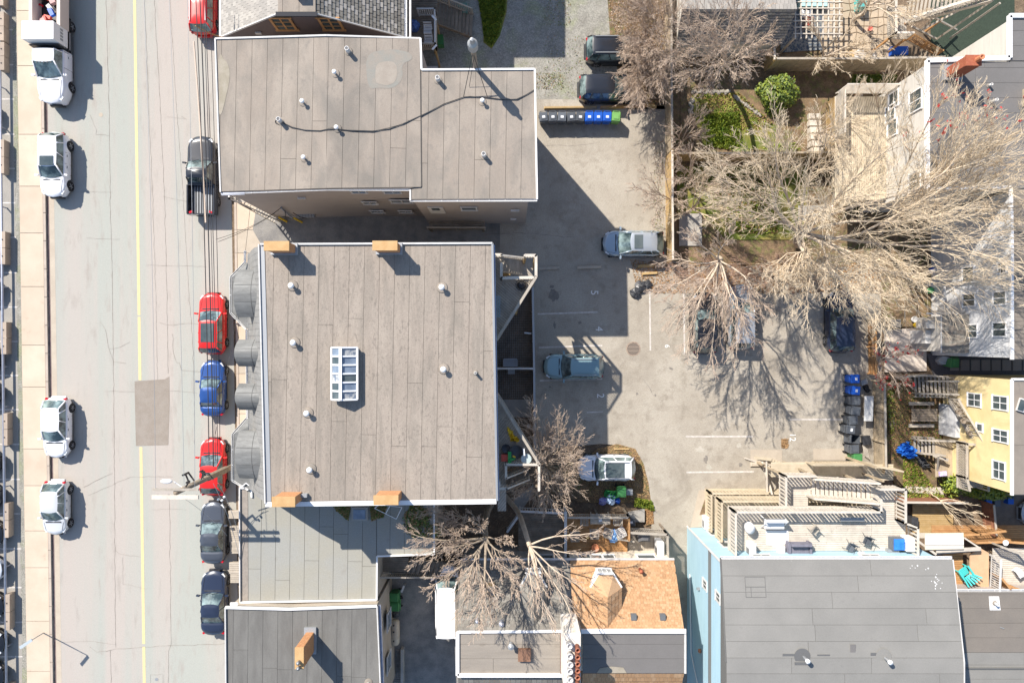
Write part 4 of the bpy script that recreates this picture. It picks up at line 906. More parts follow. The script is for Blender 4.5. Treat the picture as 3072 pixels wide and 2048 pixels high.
for a in (850,993):
    z=zfor(70,YG); window(o,(X(a,z),YG-.03,z),-PI/2,1.15,1.55,WOODO,2,3,fw=.14)
m_=MB(); m_.obox((X(777,6.8),YG-.08,6.9),(.35,.1,.2)); m_.build('wall_vent',WHITE2,o)
# tall wing just beyond the top edge (its shadow lies over the gravel)
o=thing('brick_wing','tall flat roofed wing beyond the top edge, shading the gravel lot','building',(-9,36,0))
m_=MB(); m_.box(-15,28.2,0,-3.05,48,9.0); m_.build('wall',BRKR,o); m_=MB(); m_.box(-15.2,28.0,9.0,-2.95,48.2,9.25); m_.build('roof',DECKD2,o)
m_=MB(); m_.box(-10.5,27.2,9.0,-6.55,28.0,9.2); m_.build('roof_ledge',DECKD2,o)
# porch and stair in the shade right of the gambrel house
pz=3.0
dk=thing('back_porch','shaded raised back porch with white corner braced railing beside the gambrel house','porch',(X(1290,pz),Y(130,pz),0))
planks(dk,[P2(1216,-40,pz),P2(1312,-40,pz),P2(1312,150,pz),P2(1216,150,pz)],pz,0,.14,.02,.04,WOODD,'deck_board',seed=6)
railing(dk,(*P2(1309,48,pz),pz),(*P2(1310,150,pz),pz),1.0,WHITE2,sp=.14); railing(dk,(*P2(1310,150,pz),pz),(*P2(1268,150,pz),pz),1.0,WOODG,sp=.14); railing(dk,(*P2(1258,48,pz),pz),(*P2(1309,48,pz),pz),1.0,WHITE2,sp=.14)
m_=MB()
for a,b in ((1306,55),(1306,150),(1262,150),(1225,150)): m_.tube((X(a,pz),Y(b,pz),0),(X(a,pz),Y(b,pz),pz),.08,n=6)
m_.bar((X(1306,pz),Y(150,pz),pz-.2),(X(1300,pz)-.2,Y(150,pz)+.9,.3),.09,.12); m_.build('support_post',WOODY,dk)
m_=MB(); m_.bar((*P2(1296,48,pz+1),pz+1.04),(*P2(1309,62,pz+1),pz+1.04),.12,.03); m_.bar((*P2(1297,150,pz+1),pz+1.04),(*P2(1310,136,pz+1),pz+1.04),.12,.03); m_.build('corner_brace',WHITE,dk)
stairs(dk,(X(1418,.3),Y(78,.3),.4),(X(1262,pz),Y(15,pz),pz),1.7,14,WOODD)
railing(dk,(X(1418,.3),Y(45,.3),.3),(X(1275,pz),Y(-10,pz),pz),.95,WOODG,sp=.16)
for i,(x,y) in enumerate(((1283,88),(1285,121))):
    b_=thing('slatted_chair',['upper white slatted chair on the shaded back porch','lower small white slatted chair on the shaded back porch'][i],'chair',(*P2(x,y,pz),pz)); c=P2(x,y,pz+.45); n=6 if i==0 else 5
    for k in range(n): m_=MB(); yy=c[1]-.25+k*.5/(n-1); m_.box(c[0]-.27,yy-.03,pz+.43,c[0]+.27,yy+.03,pz+.46); m_.build('slat',WHITE,b_)
    m_=MB()
    for sx_ in (-.24,.24):
        for sy in (-.22,.22): m_.box(c[0]+sx_-.02,c[1]+sy-.02,pz,c[0]+sx_+.02,c[1]+sy+.02,pz+.43)
    m_.build('leg',WHITE,b_); m_=MB(); m_.bar((c[0]-.27,c[1]+.28,pz+.5),(c[0]+.27,c[1]+.28,pz+.5),.03,.12); m_.bar((c[0]-.27,c[1]+.31,pz+.75),(c[0]+.27,c[1]+.31,pz+.75),.03,.12); m_.build('backrest',WHITE,b_)
def bag(label,x,y,mat,r=.35,z=.1,n=10,name='rubbish_bag',cat='rubbish bag',seed=1,h=.7):
    rg_=np.random.RandomState(seed); bm=MB(); k=14; prof=[(.6,0),(1,.15),(1.05,.4),(.8,.7),(.35,.92),(.12,1.0)]
    vs=[]; 
    for (rr,zz) in prof:
        for i in range(k): q=rr*r*(1+rg_.uniform(-.25,.25)); vs.append((X(x,z)+q*math.cos(2*PI*i/k),Y(y,z)+q*math.sin(2*PI*i/k),z+r*h*2*zz*(1+rg_.uniform(-.08,.08))))
    fs=[(j*k+i,j*k+(i+1)%k,(j+1)*k+(i+1)%k,(j+1)*k+i) for j in range(len(prof)-1) for i in range(k)]+[tuple(range(5*k,6*k))]
    bm.add(vs,fs); return tag(bm.build(name,mat),label,cat)
bag('dark blue rubbish bag on the shaded back porch',1240,84,M('blue_bag',(.04,.08,.25),(.10,.18,.42),sc=12,fine=.1,rough=.2),.42,pz,seed=3)
m_=MB(); c=P2(1388,24,.9); m_.obox((*c,.5),(.65,.7,.8),.05); tag(m_.build('utility_box',M('faded_green_box',(.16,.26,.21),fine=.05)),'faded green utility box beside the shaded stair','utility box')
m_=MB(); c=P2(1320,116,.9); m_.obox((*c,.4),(.4,.7,.7),.05); tag(m_.build('utility_box',GRNP),'dull green box under the edge of the back porch','utility box')
m_=MB(); c=P2(1403,103,.2); m_.obox((*c,.2),(.42,.2,.16),-.2); tag(m_.build('brick_block',BRKR),'loose pinkish brick block at the foot of the shaded stair','brick')
m_=MB(); m_.box(X(1268,1),Y(207,1),0,X(1312,1),Y(199,1),1.0); tag(m_.build('low_fence_panel',WHITE2),'low white panel in the notch of the taupe block','fence panel')
# ---------------- B2: centre block with mansard and barrel dormers
z2=10.6; ze=7.0
o=thing('mansard_building','large centre block with streaked tan flat roof, skylight and grey mansard front','building',(X(1130,z2),Y(1120,z2),0)); B2=o
Rf=[P2(778,733,z2),P2(1477,730,z2),P2(1491,1500,z2),P2(797,1508,z2)]
w=MB(); xe=X(742,ze)
w.prism([(xe+.35,Y(740,z2)),(X(1474,z2),Y(738,z2)),(X(1487,z2),Y(1492,z2)),(xe+.45,Y(1500,z2))],0,[ze,ze,ze,ze]); w.build('wall',CONW,o)
w=MB(); w.prism([P2(790,740,z2),P2(1472,737,z2),P2(1486,1493,z2),P2(806,1500,z2)],ze,z2-.1); w.build('upper_wall',CONW,o)
roofdeck(o,Rf,lambda x,y:z2,.14,DECKD)
planks(o,[P2(796,736,z2),P2(1474,733,z2),P2(1488,1497,z2),P2(815,1502,z2)],z2+.03,R(90)-.019,.845,.016,.02,TAN2,'roofing_sheet',split=15,seed=12)
trim(o,[(*P2(783,733,z2),z2+.09),(*P2(1477,730,z2),z2+.09)],WHITE2,.10,.10); trim(o,[(*P2(1477,730,z2),z2+.06),(*P2(1491,1500,z2),z2+.06)],GREYP,.12,.10); gutter(o,(*P2(1481,735,z2),z2-.05),(*P2(1494,1500,z2),z2-.05),M('pale_blue_gutter',(.50,.52,.62),fine=0),r=.05)
trim(o,[(*P2(797,1512,z2),z2+.0),(*P2(1489,1503,z2),z2+.0)],WHITE,.26,.12,'snowy_parapet_cap')
trim(o,[(*P2(778,733,z2),z2+.09),(*P2(797,1508,z2),z2+.09)],WHITE2,.07,.08,'mansard_ridge_trim'); m_=MB(); m_.prism([P2(780,735,z2),P2(794,735,z2),P2(814,1503,z2),P2(799,1503,z2)],z2,z2+.045); m_.build('edge_flashing',FLASH,o)
# mansard slope
def X2e(py): return X(778+(py-733)*.0245,z2)
ms=[]; 
ya,ybm=Y(738,z2),Y(1505,z2)
n=40
for i in range(n):
    t0=i/n;t1=(i+.965)/n; y0=ya+(ybm-ya)*t0; y1=ya+(ybm-ya)*t1; m_=MB()
    f=lambda y:(X(778,z2)+ (X(797,z2)-X(778,z2))*((y-ya)/(ybm-ya)))
    g0=lambda y:(xe+(.10)*((y-ya)/(ybm-ya)))
    prof=[(1,z2-.02),(.72,z2-.75),(.45,z2-1.8),(.22,z2-2.8),(0,ze)]
    vs=[]
    for k,zz in prof: vs+= [(g0(y0)+(f(y0)-g0(y0))*k,y0,zz),(g0(y1)+(f(y1)-g0(y1))*k,y1,zz)]
    m_.add(vs,[(2*j+1,2*j,2*j+2,2*j+3) for j in range(len(prof)-1)]); m_.build('mansard_panel',MANS,o)
m_=MB(); m_.add([(xe,ya,ze-.03),(xe+.1,ybm,ze-.03),(X(797,z2)-.02,ybm,z2-.06),(X(778,z2)-.02,ya,z2-.06)],[(0,3,2,1)]); m_.build('mansard_underlay',DECKD2,o)
# bays
zb_=6.6
for nm,pts in (('upper',[(734,788),(692,832),(692,938),(737,986)]),('lower',[(740,1254),(698,1302),(697,1440),(744,1468)])):
    poly=[P2(a,b,zb_) for a,b in pts]; poly=poly+[(xe+1.2,poly[-1][1]),(xe+1.2,poly[0][1])]
    m_=MB(); m_.prism(poly,0,zb_-.1); m_.build('bay_wall',CONW,o)
    m_=MB(); m_.prism([(p[0]-.05 if i in(1,2) else p[0],p[1]) for i,p in enumerate(poly)],zb_-.1,[zb_,zb_,zb_,zb_,zb_+.5,zb_+.5]); m_.build('bay_roof',DORM,o)
    for a,b in zip(poly[:3],poly[1:4]): gutter(o,(a[0],a[1],zb_+.0),(b[0],b[1],zb_+.0),r=.05)
gutter(o,(*P2(733,752,ze),ze-.1),(*P2(733,788,ze),ze-.1),r=.05); gutter(o,(*P2(738,988,ze),ze-.1),(*P2(740,1254,ze),ze-.1),r=.05)
# barrel dormers
def dormer(y0,y1,xf,zt=9.55,rise=.55,n=10):
    ya_,yb_=Y(y0,zt),Y(y1,zt); x0=X(xf,zt); x1=X(790,z2)+.1; m_=MB(); vs=[]; 
    for i in range(n+1):
        s=i/n; y=ya_+(yb_-ya_)*s; z=zt-.25+rise*math.sin(PI*s)**.8; vs+= [(x0-.05*math.sin(PI*s),y,z),(x1,y,z+.35)]
    m_.add(vs,[(2*i,2*i+1,2*i+3,2*i+2) for i in range(n)]); m_.build('dormer_roof',DORM,o,True)
    m_=MB(); k=len(m_.v); f=[(x0+.12,ya_-.1,ze-.3),(x0+.12,yb_+.1,ze-.3)]+[(x0+.12,yb_+.1+(ya_-yb_-.2)*i/n,zt-.30+rise*math.sin(PI*(1-i/n))**.8) for i in range(n+1)]
    b_=[(x1-.1,p[1],p[2]) for p in f]; nn=len(f); m_.add(f+b_,[tuple(range(nn))]+[(i,nn+i,nn+(i+1)%nn,(i+1)%nn) for i in range(nn)]); m_.build('dormer_body',MANS,o)
    for s_ in (.33,.68): m_=MB(); y=ya_+(yb_-ya_)*s_; z=zt-.25+rise*math.sin(PI*s_)**.8+.012; m_.bar((x0,y,z),(x1,y,z+.35),.02,.012); m_.build('seam',DECKD2,o)
    m_=MB(); xx=(x0+x1)/2; pr_=None
    for i in range(n+1):
        s_=i/n; q_=(xx,ya_+(yb_-ya_)*s_,zt-.25+rise*math.sin(PI*s_)**.8+.19); 
        if pr_: m_.bar(pr_,q_,.02,.01)
        pr_=q_
    m_.build('seam',DECKD2,o)
    m_=MB(); m_.box(x0+.04,yb_+.35,zt-1.9,x0+.12,ya_-.35,zt-.4); m_.build('dormer_window',WHITE2,o)
dormer(808,951,708);dormer(1018,1099,711);dormer(1150,1230,713);dormer(1293,1436,713)
# chimneys
def capchimney(label,x0,y0,x1,y1,zt,zb,brick=BRKO,cap=CAPT,parent=None,joint=None):
    c=thing('chimney',label,'chimney',((X(x0,zt)+X(x1,zt))/2,(Y(y0,zt)+Y(y1,zt))/2,zb)); a=(X(x0,zt),Y(y1,zt));b=(X(x1,zt),Y(y0,zt))
    brick_box(c,a[0]+.06,a[1]+.05,zb,b[0]-.06,b[1]-.05,zt-.12,brick,joint or CONW)
    m_=MB(); m_.box(a[0],a[1],zt-.12,b[0],b[1],zt); m_.build('cap_slab',cap,c)
    m_=MB(); m_.box(a[0]-.06,a[1]-.06,zb,b[0]+.06,b[1]+.06,zb+.22); m_.build('flashing',FLASH,c); return c
capchimney('tan capped chimney at the top left corner of the centre block',791,723,867,752,12.05,z2)
capchimney('tan capped chimney on the middle of the centre block top edge',1117,722,1192,751,12.05,z2)
capchimney('tan capped chimney at the bottom left corner of the centre block',815,1490,885,1520,12.05,z2-.9)
capchimney('tan capped chimney right of centre on the bottom edge of the centre block',1120,1486,1195,1514,12.05,z2-.9)
m_=MB(); m_.box(X(848,z2),Y(1488,z2),z2+.03,X(925,z2),Y(1478,z2),z2+.3); m_.build('chimney_cricket',FLASH,o)
for i,(a,b,l) in enumerate(((879,858,'white domed vent nearest the top left chimney'),(885,1028,'white domed vent left of the skylight'),(925,1238,'white domed vent below the skylight to its left'),(934,1406,'white domed vent nearest the bottom left chimney'),(1327,863,'white domed vent upper right on the centre block roof'),(1332,1107,'white domed vent right of the skylight'))): vent(l,a,b,z2+.04,'dome',.165,.46)
vent('small white pipe near the right edge of the centre block',1427,1118,z2+.04,'pipe',.08,.42)
# skylight
zs=z2+.05; sk=thing('skylight','white framed ridge skylight with two rows of panes on the centre block','skylight',(X(1040,z2),Y(1119,z2),zs))
ax,bx=X(1000,z2),X(1077,z2); yt,yb_=Y(1042,z2),Y(1196,z2); xm=X(1032,z2); zrg=zs+.85
m_=MB(); m_.box(ax+.03,yb_+.03,z2,bx-.03,yt-.03,zs+.3); m_.build('kerb_frame',FLASH,sk)
m_=MB(); m_.prism([(ax,yb_),(bx,yb_),(bx,yt),(ax,yt)],zs+.28,zs+.32); 
m_.build('sill',WHITE,sk)
zr_s=zs+.75; rgk=random.Random(6); PBL=M('blind_behind_glass',(.42,.42,.41),(.16,.19,.24),sc=3,fine=0,rough=.12,spec=.8,lo=.45,hi=.55)
for i in range(7):
    y=yt+(yb_-yt)*i/6; m_=MB(); m_.bar((ax,y,zs+.36),(xm,y,zr_s),.09,.07); m_.bar((xm,y,zr_s),(bx,y,zs+.36),.09,.07); m_.build('rafter',WHITE,sk)
for i in range(6):
    y0=yt+(yb_-yt)*(i+.06)/6;y1=yt+(yb_-yt)*(i+.94)/6
    for x0,x1,g0,g1 in ((ax,xm,zs+.34,zr_s-.03),(xm,bx,zr_s-.03,zs+.34)):
        m_=MB(); m_.add([(x0,y0,g0),(x1,y0,g1),(x1,y1,g1),(x0,y1,g0)],[(3,2,1,0)]); m_.build('pane',rgk.choice([SKYG,SKYG,GLS,PBL]),sk)
m_=MB(); m_.bar((xm,yt,zr_s+.02),(xm,yb_,zr_s+.02),.16,.06); m_.bar((ax,yt,zs+.36),(ax,yb_,zs+.36),.10,.08); m_.bar((bx,yt,zs+.36),(bx,yb_,zs+.36),.10,.08); m_.build('ridge_cap',WHITE,sk)
for y in (yt,yb_):
    m_=MB(); m_.add([(ax,y,zs+.3),(bx,y,zs+.3),(xm,y,zr_s)],[(0,1,2)]); m_.build('gable_pane',SKYG,sk)
# ---------------- B3 low pale green roof
z3=6.3
o=thing('low_storefront','low flat building with pale green grey roof below the centre block','building',(X(930,z3),Y(1650,z3),0)); B3=o
pl=[P2(721,1462,z3),P2(770,1462,z3),(X(790,z3),Y(1500,z2)-.03),(X(1262,z3),Y(1500,z2)-.03),(X(1262,z3),Y(1662,z3)),P2(1132,1666,z3),P2(1131,1796,z3),P2(722,1803,z3)]
yk=Y(1500,z2)-.05
A=[(X(721,z3),Y(1462,z3)),(xe+.4,Y(1462,z3)),(xe+.45,yk),(X(1131,z3),yk),P2(1131,1794,z3),P2(722,1801,z3)]
m_=MB(); m_.prism([A[0],A[1],A[2],(X(1131,z3),yk),A[4],A[5]],0,z3-.1); m_.build('wall',CONW,o)
m_=MB(); m_.prism([(X(1131,z3),yk),P2(1300,1500,z3)[:1]+(yk,),P2(1300,1659,z3),P2(1131,1664,z3)],0,z3-.1); m_.build('wall',CONW,o)
roofdeck(o,[(X(721,z3),yk),(X(1131,z3),yk),P2(1131,1797,z3),P2(722,1804,z3)],lambda x,y:z3,.1,DECKD); roofdeck(o,[(X(1131.5,z3),yk),(X(1302,z3),yk),P2(1302,1659,z3),P2(1131.5,1666,z3)],lambda x,y:z3,.1,DECKD)
roofdeck(o,[(X(721,z3),Y(1462,z3)),(xe+.3,Y(1462,z3)),(xe+.3,yk),(X(721,z3),yk)],lambda x,y:z3+.02,.1,CONCG)
planks(o,[(X(745,z3),yk),(X(1129,z3),yk),P2(1129,1794,z3),P2(746,1800,z3)],z3+.03,R(90)-.012,.90,.02,.02,GRNM,'roofing_sheet',split=7,seed=21)
planks(o,[(X(1131,z3),yk),(X(1300,z3),yk),P2(1300,1658,z3),P2(1131,1664,z3)],z3+.03,R(90)-.012,.90,.02,.02,GRNM,'roofing_sheet',split=9,seed=22)
m_=MB(); m_.prism([(X(724,z3),yk),(X(744,z3),yk),P2(745,1800,z3),P2(724,1801,z3)],z3,z3+.04); m_.build('mossy_edge',M('mossy_membrane',(.25,.22,.19),(.31,.27,.23),sc=3,fine=.12),o)
trim(o,[(*P2(721,1462,z3),z3+.09),(*P2(722,1804,z3),z3+.09)],WHITE2,.07,.14); trim(o,[(*P2(721,1462,z3),z3+.09),(*P2(756,1462,z3),z3+.09),(*P2(757,1490,z3),z3+.09)],WHITE,.1,.1)
trim(o,[(*P2(722,1804,z3),z3+.08),(*P2(1131,1797,z3),z3+.08),(*P2(1132,1666,z3),z3+.08),(*P2(1303,1660,z3),z3+.08),(X(1303,z3),yk,z3+.08)],WHITE,.09,.12)
m_=MB()
for (a,b,c,d) in ((756,1462,738,1448),(738,1448,722,1462)): m_.bar((*P2(a,b,z3+.4),z3+.4),(*P2(c,d,z3+.4),z3+.4),.05,.05)
m_.build('corner_bracket',WHITE,o)
sk=thing('roof_skylight','small square blue skylight in the shade of the centre block','skylight',P(1077,1538,z3)); a=P2(1054,1562,z3+.3);b=P2(1102,1522,z3+.3)
m_=MB(); m_.box(a[0],a[1],z3,b[0],b[1],z3+.26); m_.build('frame',CONCG,sk); m_=MB(); m_.box(a[0]+.12,a[1]+.12,z3+.26,b[0]-.12,b[1]-.12,z3+.31); m_.build('pane',SKYG,sk)
fr=thing('metal_frame','white leaning metal frame on the roof next to the ivy','frame',P(1165,1530,z3)); m_=MB()
Q=[P(1124,1524,z3+.35),P(1138,1512,z3+.6),P(1206,1521,z3+.5),P(1189,1556,z3+.1)]
for a,b in zip(Q,Q[1:]+Q[:1]): m_.bar(a,b,.035,.035)
m_.bar(P(1157,1540,z3+.2),P(1170,1517,z3+.55),.035,.035); m_.build('tube_frame',WHITE,fr)
scatter('roof_moss',pq(z3,(1000,1516),(1052,1518),(1045,1560),(1010,1530)),1500,[LEAFD,DRYL],.05,z3+.03,.4,seed=41)
scatter('roof_moss',pq(z3,(1110,1516),(1160,1518),(1150,1550),(1115,1560)),1500,[LEAFD,DRYL],.05,z3+.03,.4,seed=42)
shrub('ivy_shrub','dark green ivy spilling over the roof edge under the bare tree',1250,1560,.9,1.15,.5,[LEAFD,LEAFD,DRYL],3200,.07,5,z0=z3-.1,lumps=22)
shrub('ivy_shrub','lower brownish ivy mass right of the green one',1285,1590,.9,.6,.7,[LEAFD,DRYL],2000,.08,6,z0=z3-.4)
# steps in front of B3
s_=thing('front_steps','grey timber step platforms along the storefront behind the parked dark cars','steps',(*P2(700,1640),0))
for i,(y0,y1,x0) in enumerate(((1535,1555,684),(1578,1625,686),(1630,1660,690),(1690,1716,686),(1718,1748,690))):
    k=0; a=P2(x0,y1,.6);b=P2(722,y0,.6)
    while a[1]+k*.14<b[1]: m_=MB(); m_.box(a[0],a[1]+k*.14,.3 ,b[0],a[1]+k*.14+.12,.55-.02*(i%2)); m_.build('step_board',WOODG,s_); k+=1
# ---------------- B4 bottom left dark roof
z4=7.3
o=thing('corner_building','grey flat roofed building with orange chimney at bottom left','building',(X(900,z4),Y(1940,z4),0)); B4=o
Rf=[P2(678,1817,z4),P2(870,1822,z4),P2(1132,1813,z4),P2(1146,2150,z4),P2(681,2150,z4)]
m_=MB(); m_.prism([P2(684,1824,z4),P2(870,1828,z4),P2(1127,1819,z4),P2(1141,2150,z4),P2(686,2150,z4)],0,z4-.1); m_.build('wall',CONW,o)
roofdeck(o,Rf,lambda x,y:z4,.12,DECKD2)
planks(o,[P2(681,1822,z4),P2(870,1826,z4),P2(1129,1817,z4),P2(1142,2148,z4),P2(684,2148,z4)],z4+.03,R(90)-.01,.90,.016,.02,GREY,'roofing_sheet',split=9,seed=31)
trim(o,[(*P2(678,1819,z4),z4+.09),(*P2(870,1824,z4),z4+.09),(*P2(1132,1815,z4),z4+.09)],WHITE,.13,.13)
trim(o,[(*P2(678,1819,z4),z4+.09),(*P2(681,2150,z4),z4+.09)],WHITE2,.07,.12); trim(o,[(*P2(1132,1815,z4),z4+.09),(*P2(1146,2150,z4),z4+.09)],WHITE2,.07,.12)
gutter(o,(*P2(1138,1815,z4),z4-.08),(*P2(1152,2150,z4),z4-.08),STEEL); gutter(o,(*P2(690,1811,z4),z4-.05),(*P2(712,1811,z4),z4-.05))
Xe=X(1141,z4)
for py in (1858,1985):
    z=4.6; window(o,(Xe+.0,Y(py,z),z),0,1.1,1.2,WHITE2,1,2)
c=thing('chimney','lone orange brick chimney with two small pots on the dark bottom left roof','chimney',(X(905,z4),Y(1955,z4),z4))
zt=9.6; a=(X(884,zt),Y(2006,zt));b=(X(911,zt),Y(1941,zt)); brick_box(c,a[0]+.03,a[1]+.03,z4,b[0]-.03,b[1]-.03,zt-.06,BRKO,CAPT,bl=.22,bh=.075)
m_=MB(); m_.box(a[0],a[1],zt-.06,b[0],b[1],zt+.0); m_.build('cap_slab',CAPT,c)
for y in (1983,1999): m_=MB(); m_.lathe((X(898,zt),Y(y,zt),zt),[(.09,0),(.08,.22),(.12,.24),(.001,.34)],10); m_.build('chimney_pot',GREYP,c,True)
m_=MB(); m_.box(a[0]-.1,a[1]-.1,z4+.02,b[0]+.1,b[1]+.25,z4+.2); m_.build('flashing',FLASH,c)
vent('white vent at the very bottom of the dark roof',1106,2046,z4+.03,'dome',.14,.4)
# alley yard behind (one terrace higher)
zy=1.8
m_=MB(); m_.prism([P2(1170,1735,zy),P2(1385,1735,zy),P2(1385,2300,zy),P2(1170,2300,zy)],0,zy); tag(m_.build('yard_ground',M('damp_yard_asphalt',(.17,.165,.16),(.25,.24,.225),sc=1.2,fine=.15,fsc=16,rough=.9,bump=.4,dirt=(.31,.29,.26))),kind='structure')
tiles(tag(thing('brick_walk','dark stone paved strip beside the dark roofed building','paved strip',(*P2(1185,1990,zy),zy))),X(1166,zy),Y(2048,zy),X(1205,zy),Y(1945,zy),zy+.05,5,16,PAVD,'paving_stone',.03,.1,.05,7)
m_=MB(); m_.box(X(1205,zy),Y(2046,zy),zy,X(1213,zy),Y(1938,zy),zy+.45); tag(m_.build('low_wall',CONCG),'low grey kerb wall beside the dark stone strip','wall')
tk=thing('oil_tank','cream horizontal oil tank in the narrow yard','oil tank',P(1183,1898,zy)); Mx=Matrix.Rotation(PI/2,4,'X')
m_=MB(); m_.lathe((X(1183,zy+1),Y(1900,zy+1),zy+.75),[(.001,-.87),(.22,-.84),(.31,-.72),(.33,0),(.31,.72),(.22,.84),(.001,.87)],18,M_=Mx); m_.build('tank_body',M('cream_tank_paint',(.52,.46,.36),(.44,.36,.27),sc=3,fine=.08,rough=.5),tk,True)
m_=MB()
for y in (1873,1893,1920): m_.lathe((X(1182,zy+1),Y(y,zy+1),zy+1.05),[(.05,0),(.05,.1),(.001,.11)],8)
m_.build('filler_cap',DRK,tk); m_=MB()
for y in (1875,1922): m_.box(X(1174,zy),Y(y,zy)-.05,zy,X(1192,zy),Y(y,zy)+.05,zy+.55)
m_.build('cradle',BLKM,tk)
st=thing('dark_stair','shaded timber stair and walkway in the notch behind the low building','stair',P(1210,1700,2))
planks(st,[P2(1143,1672,4.4),P2(1225,1672,4.4),P2(1225,1715,4.4),P2(1143,1715,4.4)],4.4,0,.14,.02,.04,WOODD,'deck_board')
stairs(st,(X(1375,2.2),Y(1712,2.2),2.2),(X(1225,4.3),Y(1695,4.3),4.4),1.0,12,WOODD)
railing(st,(*P2(1143,1716,4.4),4.4),(X(1300,3),Y(1716,3),3.0),1.0,WOODG,sp=.13)
# ---------------- utility pole with cross arms
pc=(-18.95,-8.45)
o=thing('utility_pole','tall weathered utility pole with double cross arm and white street lamp','utility pole',(pc[0],pc[1],0)); up=o
zt=10.5; tp=Vector((X(527,zt),Y(1477,zt),zt)); bp=Vector((pc[0],pc[1],0)); m_=MB(); m_.tube(bp,tp,.20,.15,12); m_.build('pole',BARKG,o,True)
m_=MB(); 
a1=tp+Vector((-1.3,.0,.0)); a2=tp+Vector((1.3,.0,.0))
m_.bar(a1+Vector((0,.17,0)),a2+Vector((0,.17,0)),.13,.12); m_.build('cross_arm',WOODG,o); m_=MB(); m_.bar(a1+Vector((0,-.24,.04)),a2+Vector((0,-.24,.04)),.22,.12); m_.build('cross_arm',WOODP,o)
m_=MB(); g_=MB()
for dx in (-1.1,-.5,.5,1.1):
    for dy in (.17,-.17): m_.tube(tp+Vector((dx,dy,-.2)),tp+Vector((dx,dy,.05)),.035,.02,6)
m_.build('insulator',GREYP,o)
la=tp+(bp-tp)*.10; lz=Vector((X(500,9.6),Y(1443,9.6),9.6)); m_=MB(); m_.tube(la,lz+Vector((.4,0,0)),.035,n=7); m_.build('lamp_arm',WHITE,o)
m_=MB(); m_.lathe((lz.x,lz.y,lz.z),[(.001,-.1),(.14,-.05),(.17,.02),(.12,.08),(.001,.1)],14,M_=Matrix.Diagonal((2.1,.85,1,1))); m_.build('lamp_head',WHITE,o,True)
m_=MB(); rg=random.Random(3)
for i in range(5):
    p=bp.lerp(tp,.62+i*.07); q=p+Vector((rg.uniform(-.5,.5),rg.uniform(.2,.7),rg.uniform(-.2,.3))); m_.tube(p,q,.05,n=6); m_.tube(q,q+Vector((0,0,.35)),.07,.06,8)
m_.path([tp+Vector((.9,.5,-1.2)),tp+Vector((1.1,.9,-.9)),tp+Vector((1.4,.9,-1.0)),tp+Vector((1.5,.5,-1.4))],.03); m_.build('pole_hardware',BLKM,o)
m_=MB(); m_.tube(bp.lerp(tp,.35),bp.lerp(tp,.60),.24,.22,8); m_.build('cable_guard',BARKG,o)
# wires running up the street
def wire(label,p0,p1,r=.02,sag=.5,mat=None,n=14,name='overhead_wire',grp=None):
    a=Vector(p0);b=Vector(p1); pts=[]
    for i in range(n+1): t=i/n; q=a.lerp(b,t); q.z-=sag*4*t*(1-t); pts.append(tuple(q))
    m_=MB(); m_.path(pts,r,5); return tag(m_.build(name,mat or INSUL),label,'wire',grp)
G='overhead wires strung along the street'
L_=-.0142*F/42
def xw(px,z): return X(px,z)
W1=[((627,1380),(585,-60),9.2,.028,'leftmost dark wire over the parked cars',INSUL),((640,1400),(597,-60),9.4,.035,'thick dark wire over the parked cars',INSUL),((646,1380),(607,-60),9.8,.018,'thin dark wire right of the thick one',INSUL),((653,1390),(612,-60),8.8,.022,'dark wire fourth from the left over the parked cars',INSUL),((660,1370),(627,-60),9.0,.018,'rightmost dark wire over the parked cars',INSUL)]
for (a,b,z,r,l,mt) in W1: wire(l,(X(a[0],z),Y(a[1],z),z),(X(b[0],z),Y(b[1],z),z),r,.25,mt)
wire('pale wire above the centre line side, from the far cross arm end',tuple(tp+Vector((-1.1,.17,.05))),(X(430,10.6),Y(-60,10.6),10.6),.012,.2,GREYP); wire('pale wire from the middle of the cross arm',tuple(tp+Vector((.5,.17,.05))),(X(505,10.6),Y(-60,10.6),10.6),.012,.2,GREYP)
wire('pale wire from the near cross arm end',tuple(tp+Vector((1.1,.17,.05))),(X(560,10.6),Y(-60,10.6),10.6),.012,.2,GREYP)
wire('tan sleeved service cable over the black pickup',(X(617,8.5),Y(668,8.5),8.5),(X(581,8.5),Y(125,8.5),8.5),.055,.1,M('tan_cable_sleeve',(.62,.50,.40),fine=.1),name='service_cable'); wire('upper run of pale cable from the gambrel house corner',(X(672,7.5),Y(114,7.5),7.5),(X(586,9.0),Y(78,9.0),9.0),.035,.25,WOODO,name='service_cable')
wire('thin drop wire from the pole to the taupe block stair',(X(640,9),Y(1330,9),9),(X(760,5),Y(620,5),5.5),.012,.5)
wire('drop wire crossing to the taupe block wall',(X(655,8.6),Y(725,8.6),8.6),(X(850,4.2),YS1-.2,4.6),.014,.6)
wire('second drop wire crossing to the taupe block wall',(X(648,8.6),Y(718,8.6),8.6),(X(838,4.2),YS1-.2,4.2),.012,.7)
wire('thin stay wire running down right from the pole top',tuple(tp+Vector((.2,-.2,-.1))),(X(660,8),Y(1620,8),7.0),.010,.3,GREYP)
wire('pair of pale service wires over the dark grey sedan',(X(640,9),Y(1450,9),9.0),(X(722,6.4),Y(1690,6.4),6.4),.014,.4,GREYP); wire('other pale service wire over the dark grey sedan',(X(655,9),Y(1448,9),9.0),(X(722,6.4),Y(1640,6.4),6.4),.014,.4,GREYP)
